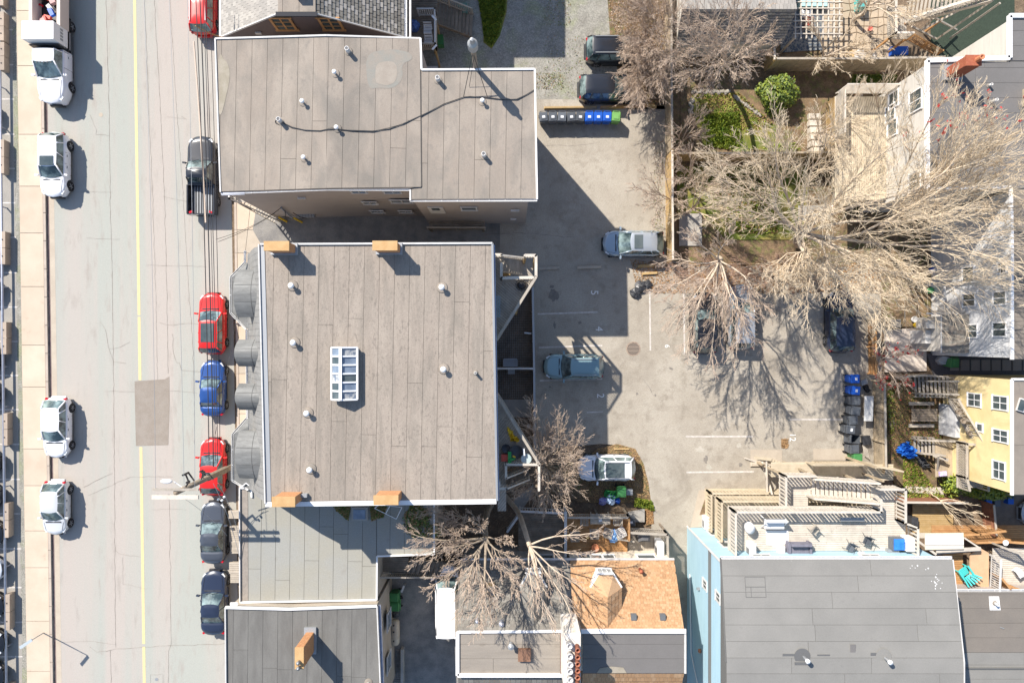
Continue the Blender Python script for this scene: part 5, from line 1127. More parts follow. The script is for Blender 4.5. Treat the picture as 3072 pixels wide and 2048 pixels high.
for i,(x,y) in enumerate(((655,1497),(666,1500),(673,1490))): m_=MB(); m_.lathe((X(x,8.3),Y(y,8.3),8.2),[(.001,0),(.07,.05),(.07,.15),(.001,.2)],8); tag(m_.build('insulator',WHITE),['left white insulator hanging over the dark grey sedan bonnet','middle white insulator hanging over the dark grey sedan bonnet','right white insulator hanging over the dark grey sedan bonnet'][i],'insulator')
# street light with solar panel
o=thing('street_lamp','thin street lamp post with grey flat head over the left pavement','street lamp',(*P2(134,1895),.13)); zt=2.75; m_=MB(); m_.tube((*P2(134,1895),.13),(*P2(98,1917,zt),zt),.04,.03,8); m_.build('post',GREYP,o)
m_=MB(); a=P(96,1918,zt+.05);b=P(60,1942,zt+.25); m_.bar(a,b,.2,.06); m_.build('lamp_head',M('grey_lamp_panel',(.42,.47,.50),fine=.1,rough=.4),o)
# ---------------- barriers and guard rail
o=thing('guard_rail','long galvanised guard rail tube on posts between the concrete barriers','guard rail',(X(15),0,0)); zr=.55
m_=MB(); a=(X(-2+(-300)*.0156,zr),Y(-300,zr),zr); b=(X(22+(1900-800)*.012+12,zr),Y(2300,zr),zr)
def rx(py): return X(3+(py-500)*.0105,zr)
m_.tube((rx(-300),Y(-300,zr),zr),(rx(2300),Y(2300,zr),zr),.085,n=10); m_.build('rail_tube',STEEL,o,True)
for k in range(20):
    py=-100+k*120; m_=MB(); m_.tube((rx(py),Y(py,zr),0),(rx(py),Y(py,zr),zr),.05,n=8); m_.build('post',STEEL,o)
YB_=[(-60,30),(47,134),(137,221),(426,527),(698,796),(966,1062),(1236,1332),(1502,1605),(1772,1879),(2040,2140)]
lab=['above the frame top','first from the top, nearest the white truck box','second from the top, beside the white truck cab','third from the top, beside the white SUV','fourth from the top, alone','fifth from the top','sixth from the top, above the white hatchback','seventh, beside the small white hatchback','eighth, below the small white hatchback','last at the bottom left corner']
for i,(y0,y1) in enumerate(YB_):
    yc=(y0+y1)/2; xc=14+(yc-480)*.0125; o=thing('concrete_barrier','tan concrete barrier, '+lab[i],'barrier',(X(xc),Y(yc),0),0,'concrete barriers along the lower lot')
    if i in (0,1,2): xc+=4
    for k in range(2):
        ya_=Y(y0+(y1-y0)*k/2+.6); yb2=Y(y0+(y1-y0)*(k+1)/2-.6); x0=X(xc-19,.62);x1=X(xc+15); xt_=X(xc-2,.62); m_=MB()
        m_.add([(x0,yb2,0),(x1,yb2,0),(x1,ya_,0),(x0,ya_,0),(x0+.03,yb2,.62),(xt_,yb2,.62),(xt_,ya_,.62),(x0+.03,ya_,.62)],[(3,2,1,0),(4,5,6,7),(0,1,5,4),(1,2,6,5),(2,3,7,6),(3,0,4,7)]); m_.build('barrier_block',BARR,o)
        m_=MB(); m_.lathe((xt_-.2,(ya_+yb2)/2,.62),[(.05,0),(.05,.02),(.001,.02)],8); m_.build('lifting_hole',DRK,o)
# ================================================================ BEHIND THE CENTRE BLOCK
def posts(parent,pts,z0,z1,mat,s=.12,name='support_post'):
    for p in pts: m_=MB(); m_.box(p[0]-s/2,p[1]-s/2,z0,p[0]+s/2,p[1]+s/2,z1); m_.build(name,mat,parent)
zt=8.7;zf_=7.7
RW=(X(1484,z2)+.16)
o=thing('corner_balcony','upper triangular timber balcony with white railed stair opening behind the centre block','balcony',P(1530,880,zf_)); D1=o
q8=lambda a,b:P2(a,b,zt)
planks(o,[q8(1481,834),q8(1607,834),q8(1488,1018),q8(1484,1018)],zf_,R(-40),.14,.02,.04,WOODG,'deck_board',seed=1)
planks(o,[q8(1481,765),q8(1503,765),q8(1503,834),q8(1481,834)],zf_+.003,R(-40),.14,.02,.04,WOODG,'deck_board',seed=2)
planks(o,[q8(1573,768),q8(1604,768),q8(1604,832),q8(1573,832)],5.2,R(-40),.14,.02,.04,WOODG,'deck_board',seed=2)
stairs(o,(*q8(1574,785),5.2),(*q8(1503,785),zf_),1.0,9,WOODG)
v=lambda a,b,z=zf_:(*q8(a,b),z)
for a,b in ((v(1481,764),v(1504,764)),(v(1574,766),v(1608,766)),(v(1608,766),v(1608,832)),(v(1504,790),v(1504,834)),(v(1504,834),v(1600,832))): railing(o,a,b,1.0,WOODP,sp=.15,tw=.16)
railing(o,v(1504,765),v(1574,768,6.9),1.0,WOODP,sp=.15,tw=.1)
railing(o,v(1610,828),v(1490,1018),1.0,WOODG,sp=.15,tw=.15)
m_=MB(); m_.bar(v(1611,830,zf_-.15),v(1490,1022,zf_-.15),.08,.30); m_.build('fascia_board',WOODG,o)
posts(o,[q8(1608,768),q8(1606,830),q8(1575,768),q8(1550,925)],0.1,zf_,WOODY,.14)
m_=MB(); m_.bar((*q8(1508,812),6.0),(*q8(1530,808),6.2),.2,.06); m_.build('beam',WOODY,o)
def slatchair(label,x,y,z,mat,rz=0,w=.5,n=5,grp=None,name='patio_chair'):
    b_=thing(name,label,'chair',(*P2(x,y,z),z),rz,grp); c=Vector((*P2(x,y,z),0)); Rm=Matrix.Translation((c.x,c.y,z))@Matrix.Rotation(rz,4,'Z')
    def bb(mb,x0,y0,z0,x1,y1,z1):
        k=MB(); k.box(x0,y0,z0,x1,y1,z1); mb.add([Rm@Vector(p) for p in k.v],k.f)
    m_=MB()
    for k in range(n): yy=-.22+k*.44/(n-1); bb(m_,-w/2,yy-.035,.42,w/2,yy+.035,.45)
    m_.build('seat',mat,b_)
    m_=MB(); 
    for k in range(3): bb(m_,-w/2,.24+k*.03,.5+k*.13,w/2,.27+k*.03,.58+k*.13)
    m_.build('backrest',mat,b_)
    for sx_ in (-w/2+.02,w/2-.02):
        for sy in (-.22,.24): m_=MB(); bb(m_,sx_-.02,sy-.02,0,sx_+.02,sy+.02,.42 if sy<0 else .9); m_.build('leg',mat,b_)
    m_=MB(); bb(m_,-w/2-.03,-.24,.62,-w/2+.03,.24,.65); bb(m_,w/2-.03,-.24,.62,w/2+.03,.24,.65); m_.build('armrest',mat,b_); return b_
slatchair('upper blue grey slat chair at the wall end of the triangular balcony',1488,905,zf_,M('blue_grey_chair',(.28,.36,.40),fine=.05),PI/2,.55); slatchair('lower blue grey slat chair at the wall end of the triangular balcony',1488,937,zf_,bpy.data.materials['blue_grey_chair'],PI/2,.55)
w_=thing('wire_basket','round black wire fire basket on the triangular balcony','fire basket',P(1565,856,zf_)); m_=MB()
c=P(1565,856,zf_)
for k in range(12):
    a=k*PI/6; m_.tube((c[0]+.26*math.cos(a),c[1]+.26*math.sin(a),zf_),(c[0]+.36*math.cos(a),c[1]+.36*math.sin(a),zf_+.5),.012,n=4)
    m_.tube((c[0]+.36*math.cos(a),c[1]+.36*math.sin(a),zf_+.5),(c[0]+.36*math.cos(a+PI/6),c[1]+.36*math.sin(a+PI/6),zf_+.5),.02,n=4)
m_.build('wire_frame',BLKM,w_); m_=MB(); m_.lathe(c,[(.2,.02),(.28,.2),(.2,.35),(.001,.38)],9); m_.build('charcoal',BLKM,w_)
# lower triangular balcony
o=thing('corner_balcony','lower cluttered triangular balcony behind the centre block','balcony',P(1540,1380,zf_)); D2=o
planks(o,[q8(1490,1190),q8(1518,1235),q8(1518,1545),q8(1492,1545)],zf_,R(52),.14,.02,.04,WOODG,'deck_board',seed=5)
planks(o,[q8(1518,1235),q8(1614,1393),q8(1518,1393)],zf_+.003,R(52),.14,.02,.04,WOODG,'deck_board',seed=6)
railing(o,v(1491,1186),v(1619,1395),1.0,WOODG,sp=.15,tw=.15)
m_=MB(); m_.bar(v(1491,1182,zf_-.15),v(1621,1392,zf_-.15),.08,.30); m_.build('fascia_board',WOODG,o)
for a,b in ((v(1516,1393),v(1618,1393)),(v(1518,1393),v(1518,1433)),(v(1492,1464),v(1520,1465)),(v(1617,1395),v(1617,1470))): railing(o,a,b,1.0,WOODP,sp=.15,tw=.14)
railing(o,v(1520,1434),v(1585,1425,6.0),1.0,WOODP,sp=.15,tw=.08); railing(o,v(1520,1466),v(1590,1456,6.0),1.0,WOODP,sp=.15,tw=.08)
stairs(o,(*q8(1590,1442),5.4),(*q8(1518,1449),zf_),1.0,9,WOODD)
posts(o,[q8(1612,1394),q8(1612,1468),q8(1520,1465)],.1,zf_,WOODD,.14)
def crumple(name,label,cat,pts,z,mat,h=.25,seed=1,n=7,grp=None):
    """folded cloth over an outline given in pixels"""
    rg_=np.random.RandomState(seed); poly=[P2(a,b,z) for a,b in pts]; p=np.array(poly); x0,y0=p.min(0); x1,y1=p.max(0); nx=ny=n*2
    G={}; vs=[];fs=[]
    for i in range(nx+1):
        for j in range(ny+1):
            x=x0+(x1-x0)*i/nx;y=y0+(y1-y0)*j/ny; vs.append((x+rg_.normal(0,.02),y+rg_.normal(0,.02),z+.02+abs(rg_.normal(0,1))*h*.5))
    c=in_poly(np.array([v_[0] for v_ in vs]),np.array([v_[1] for v_ in vs]),poly)
    for i in range(nx):
        for j in range(ny):
            a=i*(ny+1)+j; q=(a,a+ny+1,a+ny+2,a+1)
            if sum(c[k] for k in q)>=3: fs+=[(q[0],q[1],q[2]),(q[0],q[2],q[3])]
    o=mesh_obj(name,vs,fs,mat); return tag(o,label,cat,grp)
crumple('folded_tarp','crumpled yellow plastic sheet on the lower triangular balcony','tarp',[(1517,1276),(1527,1280),(1540,1300),(1555,1310),(1558,1323),(1532,1323),(1524,1300)],zf_,YELP,.35,3,6)
def pot(label,x,y,z,r,h,mat,cat='pot',name='plant_pot',soil=DIRT,fill=.85):
    o_=thing(name,label,cat,P(x,y,z)); c=P(x,y,z); m_=MB(); m_.lathe(c,[(r*.75,0),(r,h),(r*.88,h),(r*.8,h*fill),(.001,h*fill)],14); m_.build('rim_body',mat,o_,True); return o_
pot('small black tub on the cluttered lower balcony',1518,1343,zf_,.28,.3,BLKP,'tub','tub'); pot('large black tyre like tub on the cluttered lower balcony',1548,1352,zf_,.42,.4,BLKP,'tub','tub')
m_=MB(); c=P(1515,1370,zf_); m_.box(c[0]-.22,c[1]-.2,zf_,c[0]+.22,c[1]+.2,zf_+.4); tag(m_.build('storage_crate',REDP),'coral red crate on the cluttered lower balcony','crate')
m_=MB(); c=P(1529,1366,zf_); m_.box(c[0]-.1,c[1]-.4,zf_,c[0]+.1,c[1]+.3,zf_+.5); m_.tube((c[0],c[1]-.2,zf_+.5),(c[0]+.35,c[1]-.1,zf_+.3),.07,n=7); tag(m_.build('toy_ride',M('toy_green',(.05,.35,.10),fine=.05)),'green toy beside the coral crate','toy')
m_=MB(); m_.tube(P(1537,1368,zf_+.3),P(1546,1372,zf_+.3),.10,n=8); tag(m_.build('toy_part',YELP),'yellow toy piece next to the green toy','toy')
tb=thing('glass_table','round glass table at the tip of the cluttered lower balcony','table',P(1578,1370,zf_)); c=P(1578,1370,zf_); m_=MB(); m_.lathe((c[0],c[1],zf_+.68),[(.001,0),(.30,0),(.31,.015),(.001,.02)],20); m_.build('table_top',M('frosted_glass',(.45,.52,.52),fine=.03,rough=.2),tb); m_=MB(); m_.tube(c,(c[0],c[1],zf_+.68),.03); m_.build('leg',BLKM,tb)
m_=MB(); m_.bar(P(1571,1345,zf_+.9),P(1573,1366,zf_+.9),.10,.05); tag(m_.build('white_board',WHITE),'narrow white board leaning on the lower balcony railing','board')
m_=MB(); c=P(1495,1450,zf_+.6); m_.box(c[0]-.12,c[1]-.16,zf_,c[0]+.12,c[1]+.16,zf_+.9); tag(m_.build('white_box',WHITE2),'small white box beside the wall on the lower balcony','box')
# courtyards
m_=MB(); m_.prism(pq(0,(1486,850),(1600,850),(1606,1400),(1640,1400),(1640,1600),(1100,1600),(1100,1495),(1488,1495)),0,.14); tag(m_.build('courtyard_ground',DIRT),kind='structure')
o=thing('brick_patio',None,None,(*P2(1545,1120),0)); tag(o,kind='structure')
tiles(o,X(1492),Y(1195),X(1596),Y(870),.17,17,45,PAVD,'paving_brick',.03,.05,.05,9,limit=280)
m_=MB(); m_.box(X(1498),Y(1250),.1,X(1594),Y(1197),.2); tag(m_.build('concrete_slab',CONCG),'grey slab at the end of the shaded brick courtyard','slab')
fence('courtyard_fence','long white capped fence between the courtyards and the parking stalls',[P2(1595.5,852),P2(1600,1110),P2(1602,1372)],1.75,WOODG,capm=M('blue_grey_cap',(.42,.44,.46),fine=.05),z=.1)
fence('courtyard_fence','short cross fence dividing the two shaded courtyards',[P2(1492,1102),P2(1597,1102)],1.75,WOODG,capm=WHITE2,z=.1)
slatchair('grey slatted bench seat by the courtyard cross fence',1531,1088,.15,M('bench_white',(.55,.56,.6),fine=.04),0,.95,7,name='garden_bench')
m_=MB(); c=P(1534,1114,.8); m_.box(c[0]-.25,c[1]-.18,.15,c[0]+.25,c[1]+.18,.85); tag(m_.build('storage_box',M('blue_grey_box',(.42,.45,.48),fine=.04)),'blue grey storage box below the courtyard cross fence','box')
m_=MB(); m_.bar(P(1573,998,1.6),P(1594,1000,1.6),.09,.05); tag(m_.build('fence_bracket',WHITE),'white bar sticking out from the courtyard fence','bar')
pot('pale round lamp globe in the dark corner by the lower balcony',1586,1276,1.2,.14,.25,WHITE2,'garden lamp','garden_lamp',fill=.99)
# concrete path and yard below
m_=MB(); m_.prism(pq(0,(1530,1512),(1560,1480),(1598,1452),(1605,1470),(1560,1535),(1545,1535)),.1,.22); tag(m_.build('garden_path',CONCG),kind='structure')
# ================================================================ B5 two part house, bottom centre
ze5=3.8; zr5=6.4
o=thing('shingled_house','double house with dark shingled left roof and orange shingled right roof','house',(X(1710,5),Y(1850,5),0)); B5=o
yN=Y(1680,ze5); yR=Y(1888,zr5); xL=X(1378,5.0); xM=X(1712,5); xR_=X(2022,ze5)
xR_=X(2020,ze5)
for x0,x1 in ((xL,xM-.02),(xM+.02,xR_)):
    m_=MB(); m_.add([(x0+.1,yN-.1,0),(x1-.1,yN-.1,0),(x1-.1,yN-.1,ze5-.1),(x0+.1,yN-.1,ze5-.1),(x0+.1,yR,0),(x1-.1,yR,0),(x1-.1,yR,zr5-.1),(x0+.1,yR,zr5-.1)],[(0,3,2,1),(1,2,6,5),(2,3,7,6),(0,4,7,3),(4,5,6,7)]); m_.build('wall',CREAM if x1==xR_ else CONCG,o)
m_=MB(); m_.box(xL+.1,Y(2016,zr5),0,xR_-.1,yR,zr5-.25); m_.build('wall',CREAM,o)
shingles(o,(xM+.05,yN+.05,ze5),(xR_+.05,yN+.05,ze5),(xR_+.05,yR,zr5),(xM+.05,yR,zr5),34,28,SH_O,seed=4,limit=300,weights=[5,3,2,3],gap=.05,jit=.6,th=.04)
shingles(o,(xL,yN+.05,ze5),(xM,yN+.05,ze5),(xM,yR,zr5),(xL,yR,zr5),20,24,SH_G,seed=6,limit=240,gap=.03,jit=.6)
m_=MB(); m_.add([(xL,yN+.04,ze5-.04),(xR_+.04,yN+.04,ze5-.04),(xR_+.04,yR,zr5-.03),(xL,yR,zr5-.03)],[(0,1,2,3)]); m_.build('roof_underlay',DECKD2,o)
trim(o,[(xL,yN+.1,ze5+.02),(xR_+.05,yN+.1,ze5+.02)],WHITE2,.12,.12); trim(o,[(xM+.1,yR-.05,zr5+.08),(xR_+.15,yR-.05,zr5+.08)],WHITE,.26,.12,'ridge_trim'); trim(o,[(xL,yR-.1,zr5+.08),(xM+.1,yR-.05,zr5+.08)],WHITE,.14,.12,'ridge_trim')
yF=Y(2018,zr5)
planks(o,[(xL+.1,yR-.2),(X(1690,zr5),yR-.2),(X(1690,zr5),yF),(xL+.1,yF)],zr5,0,.90,.016,.06,BEIGM,'roofing_sheet',split=6,seed=3)
planks(o,[(X(1748,zr5),yR-.2),(xR_+.05,yR-.2),(xR_+.05,yF),(X(1748,zr5),yF)],zr5,0,.90,.016,.06,GREYD,'roofing_sheet',seed=4)
trim(o,[(xL,yR-.1,zr5+.05),(xL,yF-.1,zr5+.05),(X(1690,zr5),yF-.1,zr5+.05)],WHITE,.22,.12); trim(o,[(xR_+.12,yR-.2,zr5),(xR_+.12,yF,zr5)],WHITE2,.12,.12)
m_=MB(); m_.prism([(X(1790,zr5),yF+.02),(X(1880,zr5),yF+.02),(X(1870,zr5),yF+.35),(X(1835,zr5),yF+.42),(X(1800,zr5),yF+.33)],zr5+.01,zr5+.03); m_.build('silt_mark',pond,o)
shingles(o,(X(1748,zr5),Y(2110,5),4.9),(xR_+.05,Y(2110,5),4.9),(xR_+.05,yF-.02,zr5),(X(1748,zr5),yF-.02,zr5),26,8,SH_O,seed=14,limit=60,weights=[6,1,4,1])
shingles(o,(xL,Y(2110,5),4.9),(X(1690,zr5),Y(2110,5),4.9),(X(1690,zr5),yF-.2,zr5-.1),(xL,yF-.2,zr5-.1),20,8,SH_G,seed=15,limit=60)
m_=MB(); m_.bar((X(1689,zr5),yR-.2,zr5+.06),(X(1689,zr5),yF,zr5+.06),.35,.08); m_.build('rusty_flashing',M('rusty_flashing',(.24,.16,.13),(.18,.12,.10),sc=4,fine=.1),o)
# dormers
def cdormer(xc,top,mats,wh=True,w=1.75,cy=1762):
    zA=6.0; y0=yN-.35; y1=Y(cy+60,6.0); x=X(xc,5.6)
    P_=[(x-w/2,y0-.75),(x-w/2+.45,y0),(x+w/2-.45,y0),(x+w/2,y0-.75)]
    m_=MB(); m_.prism([*P_,(x+w/2,y1+.5),(x-w/2,y1+.5)],ze5-.2,5.6); m_.build('dormer_wall',WHITE if wh else CONCG,o)
    zc=6.35; R_=[(x-w/2-.12,y0-.80,5.62),(x-w/2+.40,y0+.05,5.62),(x+w/2-.40,y0+.05,5.62),(x+w/2+.12,y0-.80,5.62),(x+w/2+.12,y1-.55,5.62),(x,y1-1.3,zc),(x-w/2-.12,y1-.55,5.62),(x,y0-1.15,zc)]
    ap=R_[7]
    for tri in ((R_[0],R_[1],ap),(R_[1],R_[2],ap),(R_[2],R_[3],ap)):
        m_=MB(); m_.add([*tri],[(0,1,2)]); m_.build('dormer_roof',mats[3] if wh else mats[1],o)
    shingles(o,R_[3],R_[4],R_[5],ap,9,4,mats,'dormer_shingle',seed=8,limit=60); shingles(o,R_[6],R_[0],ap,R_[5],9,4,mats,'dormer_shingle',seed=9,limit=60)
    for a,b in zip(R_[:3],R_[1:4]): trim(o,[(a[0],a[1]+.03,a[2]-.03),(b[0],b[1]+.03,b[2]-.03)],WHITE if wh else WHITE2,.1,.10,'dormer_trim')
    window(o,(x,y0+.0,4.9),PI/2,.9,.8,WHITE,3,2)
cdormer(1818,1690,SH_O); cdormer(1600,1690,SH_G,False,1.5)
for a,b in ((1901,1850),(1988,1850)): m_=MB(); zz=6.05; m_.box(X(a-8,zz),Y(b+8,zz),zz-.3,X(a+8,zz),Y(b-8,zz),zz+.1); m_.build('roof_box_vent',M('vent_grey_%d'%a,(.13,.14,.15),fine=.05),o)
m_=MB(); m_.lathe((X(1922,4.5),Y(1710,4.5),4.2),[(.10,0),(.10,.55),(.14,.6),(.001,.68)],10); m_.build('stack_vent',BRKR,o,True)
m_=MB(); m_.box(X(1461,5),Y(1783,5),4.8,X(1484,5),Y(1750,5),5.3); m_.build('roof_light_frame',M('rusty_frame',(.22,.16,.08),fine=.1),o); m_=MB(); m_.box(X(1464,5),Y(1780,5),5.3,X(1481,5),Y(1753,5),5.32); m_.build('roof_light_pane',GLS,o)
m_=MB(); m_.box(X(1554,zr5),Y(1978,zr5),zr5,X(1592,zr5),Y(1942,zr5),zr5+.25); m_.build('roof_hatch',M('rust_brown_hatch',(.26,.14,.09),(.20,.11,.07),sc=3,fine=.1),o)
m_=MB(); m_.lathe((X(1533,zr5),Y(1928,zr5),zr5),[(.12,0),(.12,.5),(.2,.55),(.001,.65)],8); m_.build('stack_vent',GREYP,o); m_=MB(); m_.lathe((X(1505,6),Y(1865,6),6.0),[(.2,0),(.16,.4),(.001,.5)],8); m_.build('stack_vent',STEEL,o)
m_=MB(); m_.lathe((X(1432,6),Y(1855,6),6.0),[(.1,0),(.1,.5),(.001,.55)],8); m_.build('stack_vent',STEEL,o)
for (a,w_) in ((1757,.85),(1790,.85),(1827,.85)):
    z=zfor(1664,yN) if False else 3.0; window(o,(X(a,3.0),yN-.08,2.95),PI/2,w_*.9,1.1,WHITE,1,1)
window(o,(X(1940,3.0),yN-.08,2.95),PI/2,1.2,1.1,WHITE,1,1); window(o,(X(1640,3.0),yN-.08,2.9),PI/2,.9,.9,WHITE2,1,1)
# big shared chimney with pots
c=thing('party_chimney','broad white plastered chimney with two columns of pots at the bottom centre','chimney',P(1720,1960,zr5)); zc=8.9
m_=MB(); m_.box(X(1692,zc),Y(2070,zc),zr5-.5,X(1742,zc),Y(1900,zc),zc); m_.build('stack',M('chipped_plaster',(.70,.62,.52),(.78,.75,.71),sc=2.5,fine=.08,spk=(.45,.30,.20),spsc=3,spth=.6),c)
m_=MB(); m_.box(X(1690,7.4),Y(1900,7.4)-.3,zr5-.3,X(1744,7.4),Y(1888,7.4),7.4); m_.build('flashing',FLASH,c)
for y in (1929,1960,1985,2005,2030,2046): m_=MB(); m_.lathe((X(1708+(y%3),zc),Y(y,zc),zc),[(.19,0),(.17,.35),(.20,.37),(.13,.39),(.13,.25),(.001,.25)],12); m_.build('chimney_pot',WHITE2,c,True)
for y in (1937,1958,1978,1998,2018,2040): m_=MB(); m_.lathe((X(1731,zc),Y(y,zc),zc),[(.15,0),(.13,.55),(.16,.6),(.10,.6),(.10,.3),(.001,.3)],12); m_.build('chimney_pot',M('red_clay_pot%d'%y,(.33,.12,.07),fine=.1),c,True)
# rear decks of B5
zd=1.6
o=thing('rear_deck','brown stained rear deck with dining set behind the orange shingled roof','deck',P(1790,1600,zd))
planks(o,[P2(1700,1540,zd),P2(1882,1540,zd),P2(1882,1655,zd),P2(1700,1655,zd)],zd,0,.14,.018,.04,WOODO,'deck_board',seed=3)
planks(o,[P2(1884,1585,zd-.3),P2(1995,1585,zd-.3),P2(1995,1660,zd-.3),P2(1884,1660,zd-.3)],zd-.3,R(90),.14,.018,.04,WOODG,'deck_board',seed=4)
railing(o,(*P2(1700,1541,zd),zd),(*P2(1880,1541,zd),zd),1.0,WOODG,sp=.12,tw=.14); railing(o,(*P2(1880,1541,zd),zd),(*P2(1880,1608,zd),zd),1.0,WOODO,sp=.12,tw=.12)
railing(o,(*P2(1886,1585,zd),zd-.3),(*P2(1992,1590,zd),zd-.3),1.35,WOODG,sp=.13,tw=.16); railing(o,(*P2(1992,1590,zd),zd-.3),(*P2(1994,1662,zd),zd-.3),1.35,WOODG,sp=.14,tw=.14); railing(o,(*P2(1850,1606,zd),zd),(*P2(1896,1615,zd),zd-.2),.9,WOODG,sp=.14)
m_=MB(); m_.prism([P2(1884,1540,.6),P2(1936,1530,.6),P2(1936,1568,.6),P2(1900,1568,.6)],0.1,.35); m_.build('concrete_step',CONCG,o)
posts(o,[P2(1700,1541,zd),P2(1790,1541,zd),P2(1880,1541,zd),P2(1992,1588,zd)],.1,zd,WOODD)
o2=thing('side_deck','dark shaded side deck with white railing under the bare tree','deck',P(1620,1600,zd))
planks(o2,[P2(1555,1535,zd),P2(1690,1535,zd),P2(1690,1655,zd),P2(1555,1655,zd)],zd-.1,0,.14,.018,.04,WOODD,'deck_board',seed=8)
railing(o2,(*P2(1560,1522,zd),zd-.1),(*P2(1690,1528,zd),zd-.1),1.1,WHITE2,sp=.18,tw=.15,bs=.06); railing(o2,(*P2(1693,1522,zd),zd-.1),(*P2(1693,1655,zd),zd-.1),1.2,WHITE2,sp=.2,tw=.18); railing(o2,(*P2(1522,1590,zd),zd-.6),(*P2(1560,1530,zd),zd-.1),1.0,WHITE2,sp=.2,tw=.15)
tbl=thing('patio_table','grey slatted dining table on the brown deck','table',(*P2(1801,1556,zd),zd)); c=P(1801,1556,zd+.72)
for k in range(7): m_=MB(); yy=c[1]-.30+k*.1; m_.box(c[0]-.68,yy-.045,zd+.70,c[0]+.68,yy+.045,zd+.73); m_.build('table_slat',WOODG,tbl)
for sx_,sy in ((-.6,-.28),(.6,-.28),(-.6,.28),(.6,.28)): m_=MB(); m_.box(c[0]+sx_-.03,c[1]+sy-.03,zd,c[0]+sx_+.03,c[1]+sy+.03,zd+.70); m_.build('leg',WOODG,tbl)
m_=MB(); c=P(1801,1560,zd+.75); m_.obox((c[0],c[1],zd+.745),(.22,.16,.03),.2); tag(m_.build('tray',PLASTW),'small white tray on the grey dining table','tray')
for i,(x,y,rz,l) in enumerate(((1752,1555,PI/2,'patio chair at the left end of the grey dining table'),(1848,1555,-PI/2,'patio chair at the right end of the grey dining table'),(1780,1592,PI,'left patio chair in front of the grey dining table'),(1821,1590,PI-.3,'middle patio chair in front of the grey dining table'),(1858,1588,PI+.5,'pale angled patio chair nearest the deck stair'),(1722,1600,PI,'patio chair alone at the shaded left side of the deck'))): slatchair(l,x,y,zd,WOODG if i!=4 else WHITE2,rz,.58)
bag('bright blue plastic bag on the orange deck boards',1840,1612,M('blue_clear_bag',(.08,.28,.72),(.35,.6,.9),sc=8,fine=.1,rough=.2),.33,zd,seed=7,h=.5); bag('second blue plastic bag touching the first on the orange deck',1841,1596,M('blue_clear_bag2',(.05,.22,.65),(.3,.55,.9),sc=8,fine=.1,rough=.2),.26,zd,seed=8,h=.5)
pot('terracotta coloured wire stool near the rear window',1784,1638,zd,.28,.35,ORNG,'stool','garden_stool')
pot('small yellow ball on the brown deck',1762,1610,zd,.09,.14,YELP,'ball','ball',fill=.99)
gr=thing('covered_barbecue','barbecue under a dark grey cover on the small timber deck','barbecue',(*P2(1932,1612,zd),zd-.3)); m_=MB(); c=P(1932,1612,zd+.4)
m_.add([(c[0]-.45,c[1]-.3,zd-.3),(c[0]+.45,c[1]-.3,zd-.3),(c[0]+.45,c[1]+.3,zd-.3),(c[0]-.45,c[1]+.3,zd-.3),(c[0]-.40,c[1]-.26,zd+.5),(c[0]+.42,c[1]-.24,zd+.5),(c[0]+.38,c[1]+.26,zd+.55),(c[0]-.38,c[1]+.26,zd+.52),(c[0]-.2,c[1]-.1,zd+.7),(c[0]+.25,c[1]-.1,zd+.7),(c[0]+.2,c[1]+.15,zd+.72),(c[0]-.2,c[1]+.15,zd+.7)],[(0,1,5,4),(1,2,6,5),(2,3,7,6),(3,0,4,7),(4,5,9,8),(5,6,10,9),(6,7,11,10),(7,4,8,11),(8,9,10,11)]); m_.build('cover',M('grill_cover',(.10,.10,.105),(.17,.17,.175),sc=6,fine=.1),gr)
def heatpump(label,x,y,z,w=.35,l=.85,h=.7,rz=0,fan=True):
    o_=thing('heat_pump',label,'heat pump',(*P2(x,y,z),z),rz); m_=MB(); m_.box(-w/2,-l/2,.08,w/2,l/2,h); m_.box(-w/2+.05,-l/2+.1,0,w/2-.05,-l/2+.16,.08); m_.box(-w/2+.05,l/2-.16,0,w/2-.05,l/2-.1,.08); m_.build('casing',PLASTW,o_,False,True)
    m_=MB()
    for k in range(8): m_.box(-w/2-.012,-l/2+.08+k*.06,.2,-w/2,-l/2+.11+k*.06,h-.1)
    m_.build('grille',BLKM,o_,False,True); m_=MB(); m_.box(-w/2-.01,-l/2-.01,h,w/2+.01,l/2+.01,h+.03); m_.build('lid',WHITE,o_,False,True); return o_
heatpump('white heat pump standing on the small timber deck corner',1971,1632,zd-.3,.42,1.0,1.2)
# ================================================================ B6 blue house
z6=8.2;z6r=9.2
o=thing('blue_house','large pale blue house with long light grey membrane roof at lower right','house',(X(2520,8),Y(1880,8),0)); B6=o
XW=X(2164,z6)+.12; YN=Y(1676,z6)-.12; YW=-13.25; XE=X(2856,z6); YRg=Y(1985,z6r); zfn=lambda x,y: z6+(z6r-z6)*min(1,max(0,(YN-y)/(YN-YRg)))**.8
m_=MB(); m_.box(XW,Y(2300,z6),0,XE-.1,YW,z6-.05); m_.build('wall',BLUEW,o)
m_=MB(); m_.box(XW-.10,Y(2300,z6),0,XW-.003,YW+.03,5.6); m_.build('lower_wall',BLUEW,o)
m_=MB(); m_.box(XW-.16,Y(2300,z6),5.6,XW-.003,YW+.05,5.72); m_.build('band_course',DECKD2,o)
m_=MB(); m_.tube((XW-.08,YW+.08,0),(XW-.06,YW+.06,z6-.1),.07,n=8); m_.build('corner_board',WHITE2,o)
poly=[(XW-.15,YN+.12),(XE,YN+.12),(XE+.05,Y(2200,z6r)),(XW-.15,Y(2200,z6r))]
m_=MB(); n=10; vs=[]
for i in range(n+1):
    y=YN+.12+(Y(2200,z6r)-YN-.12)*i/n; vs+=[(XW-.15,y,zfn(0,y)-.0),(XE,y,zfn(0,y)-.0),(XW-.15,y,z6-.06),(XE,y,z6-.06)]
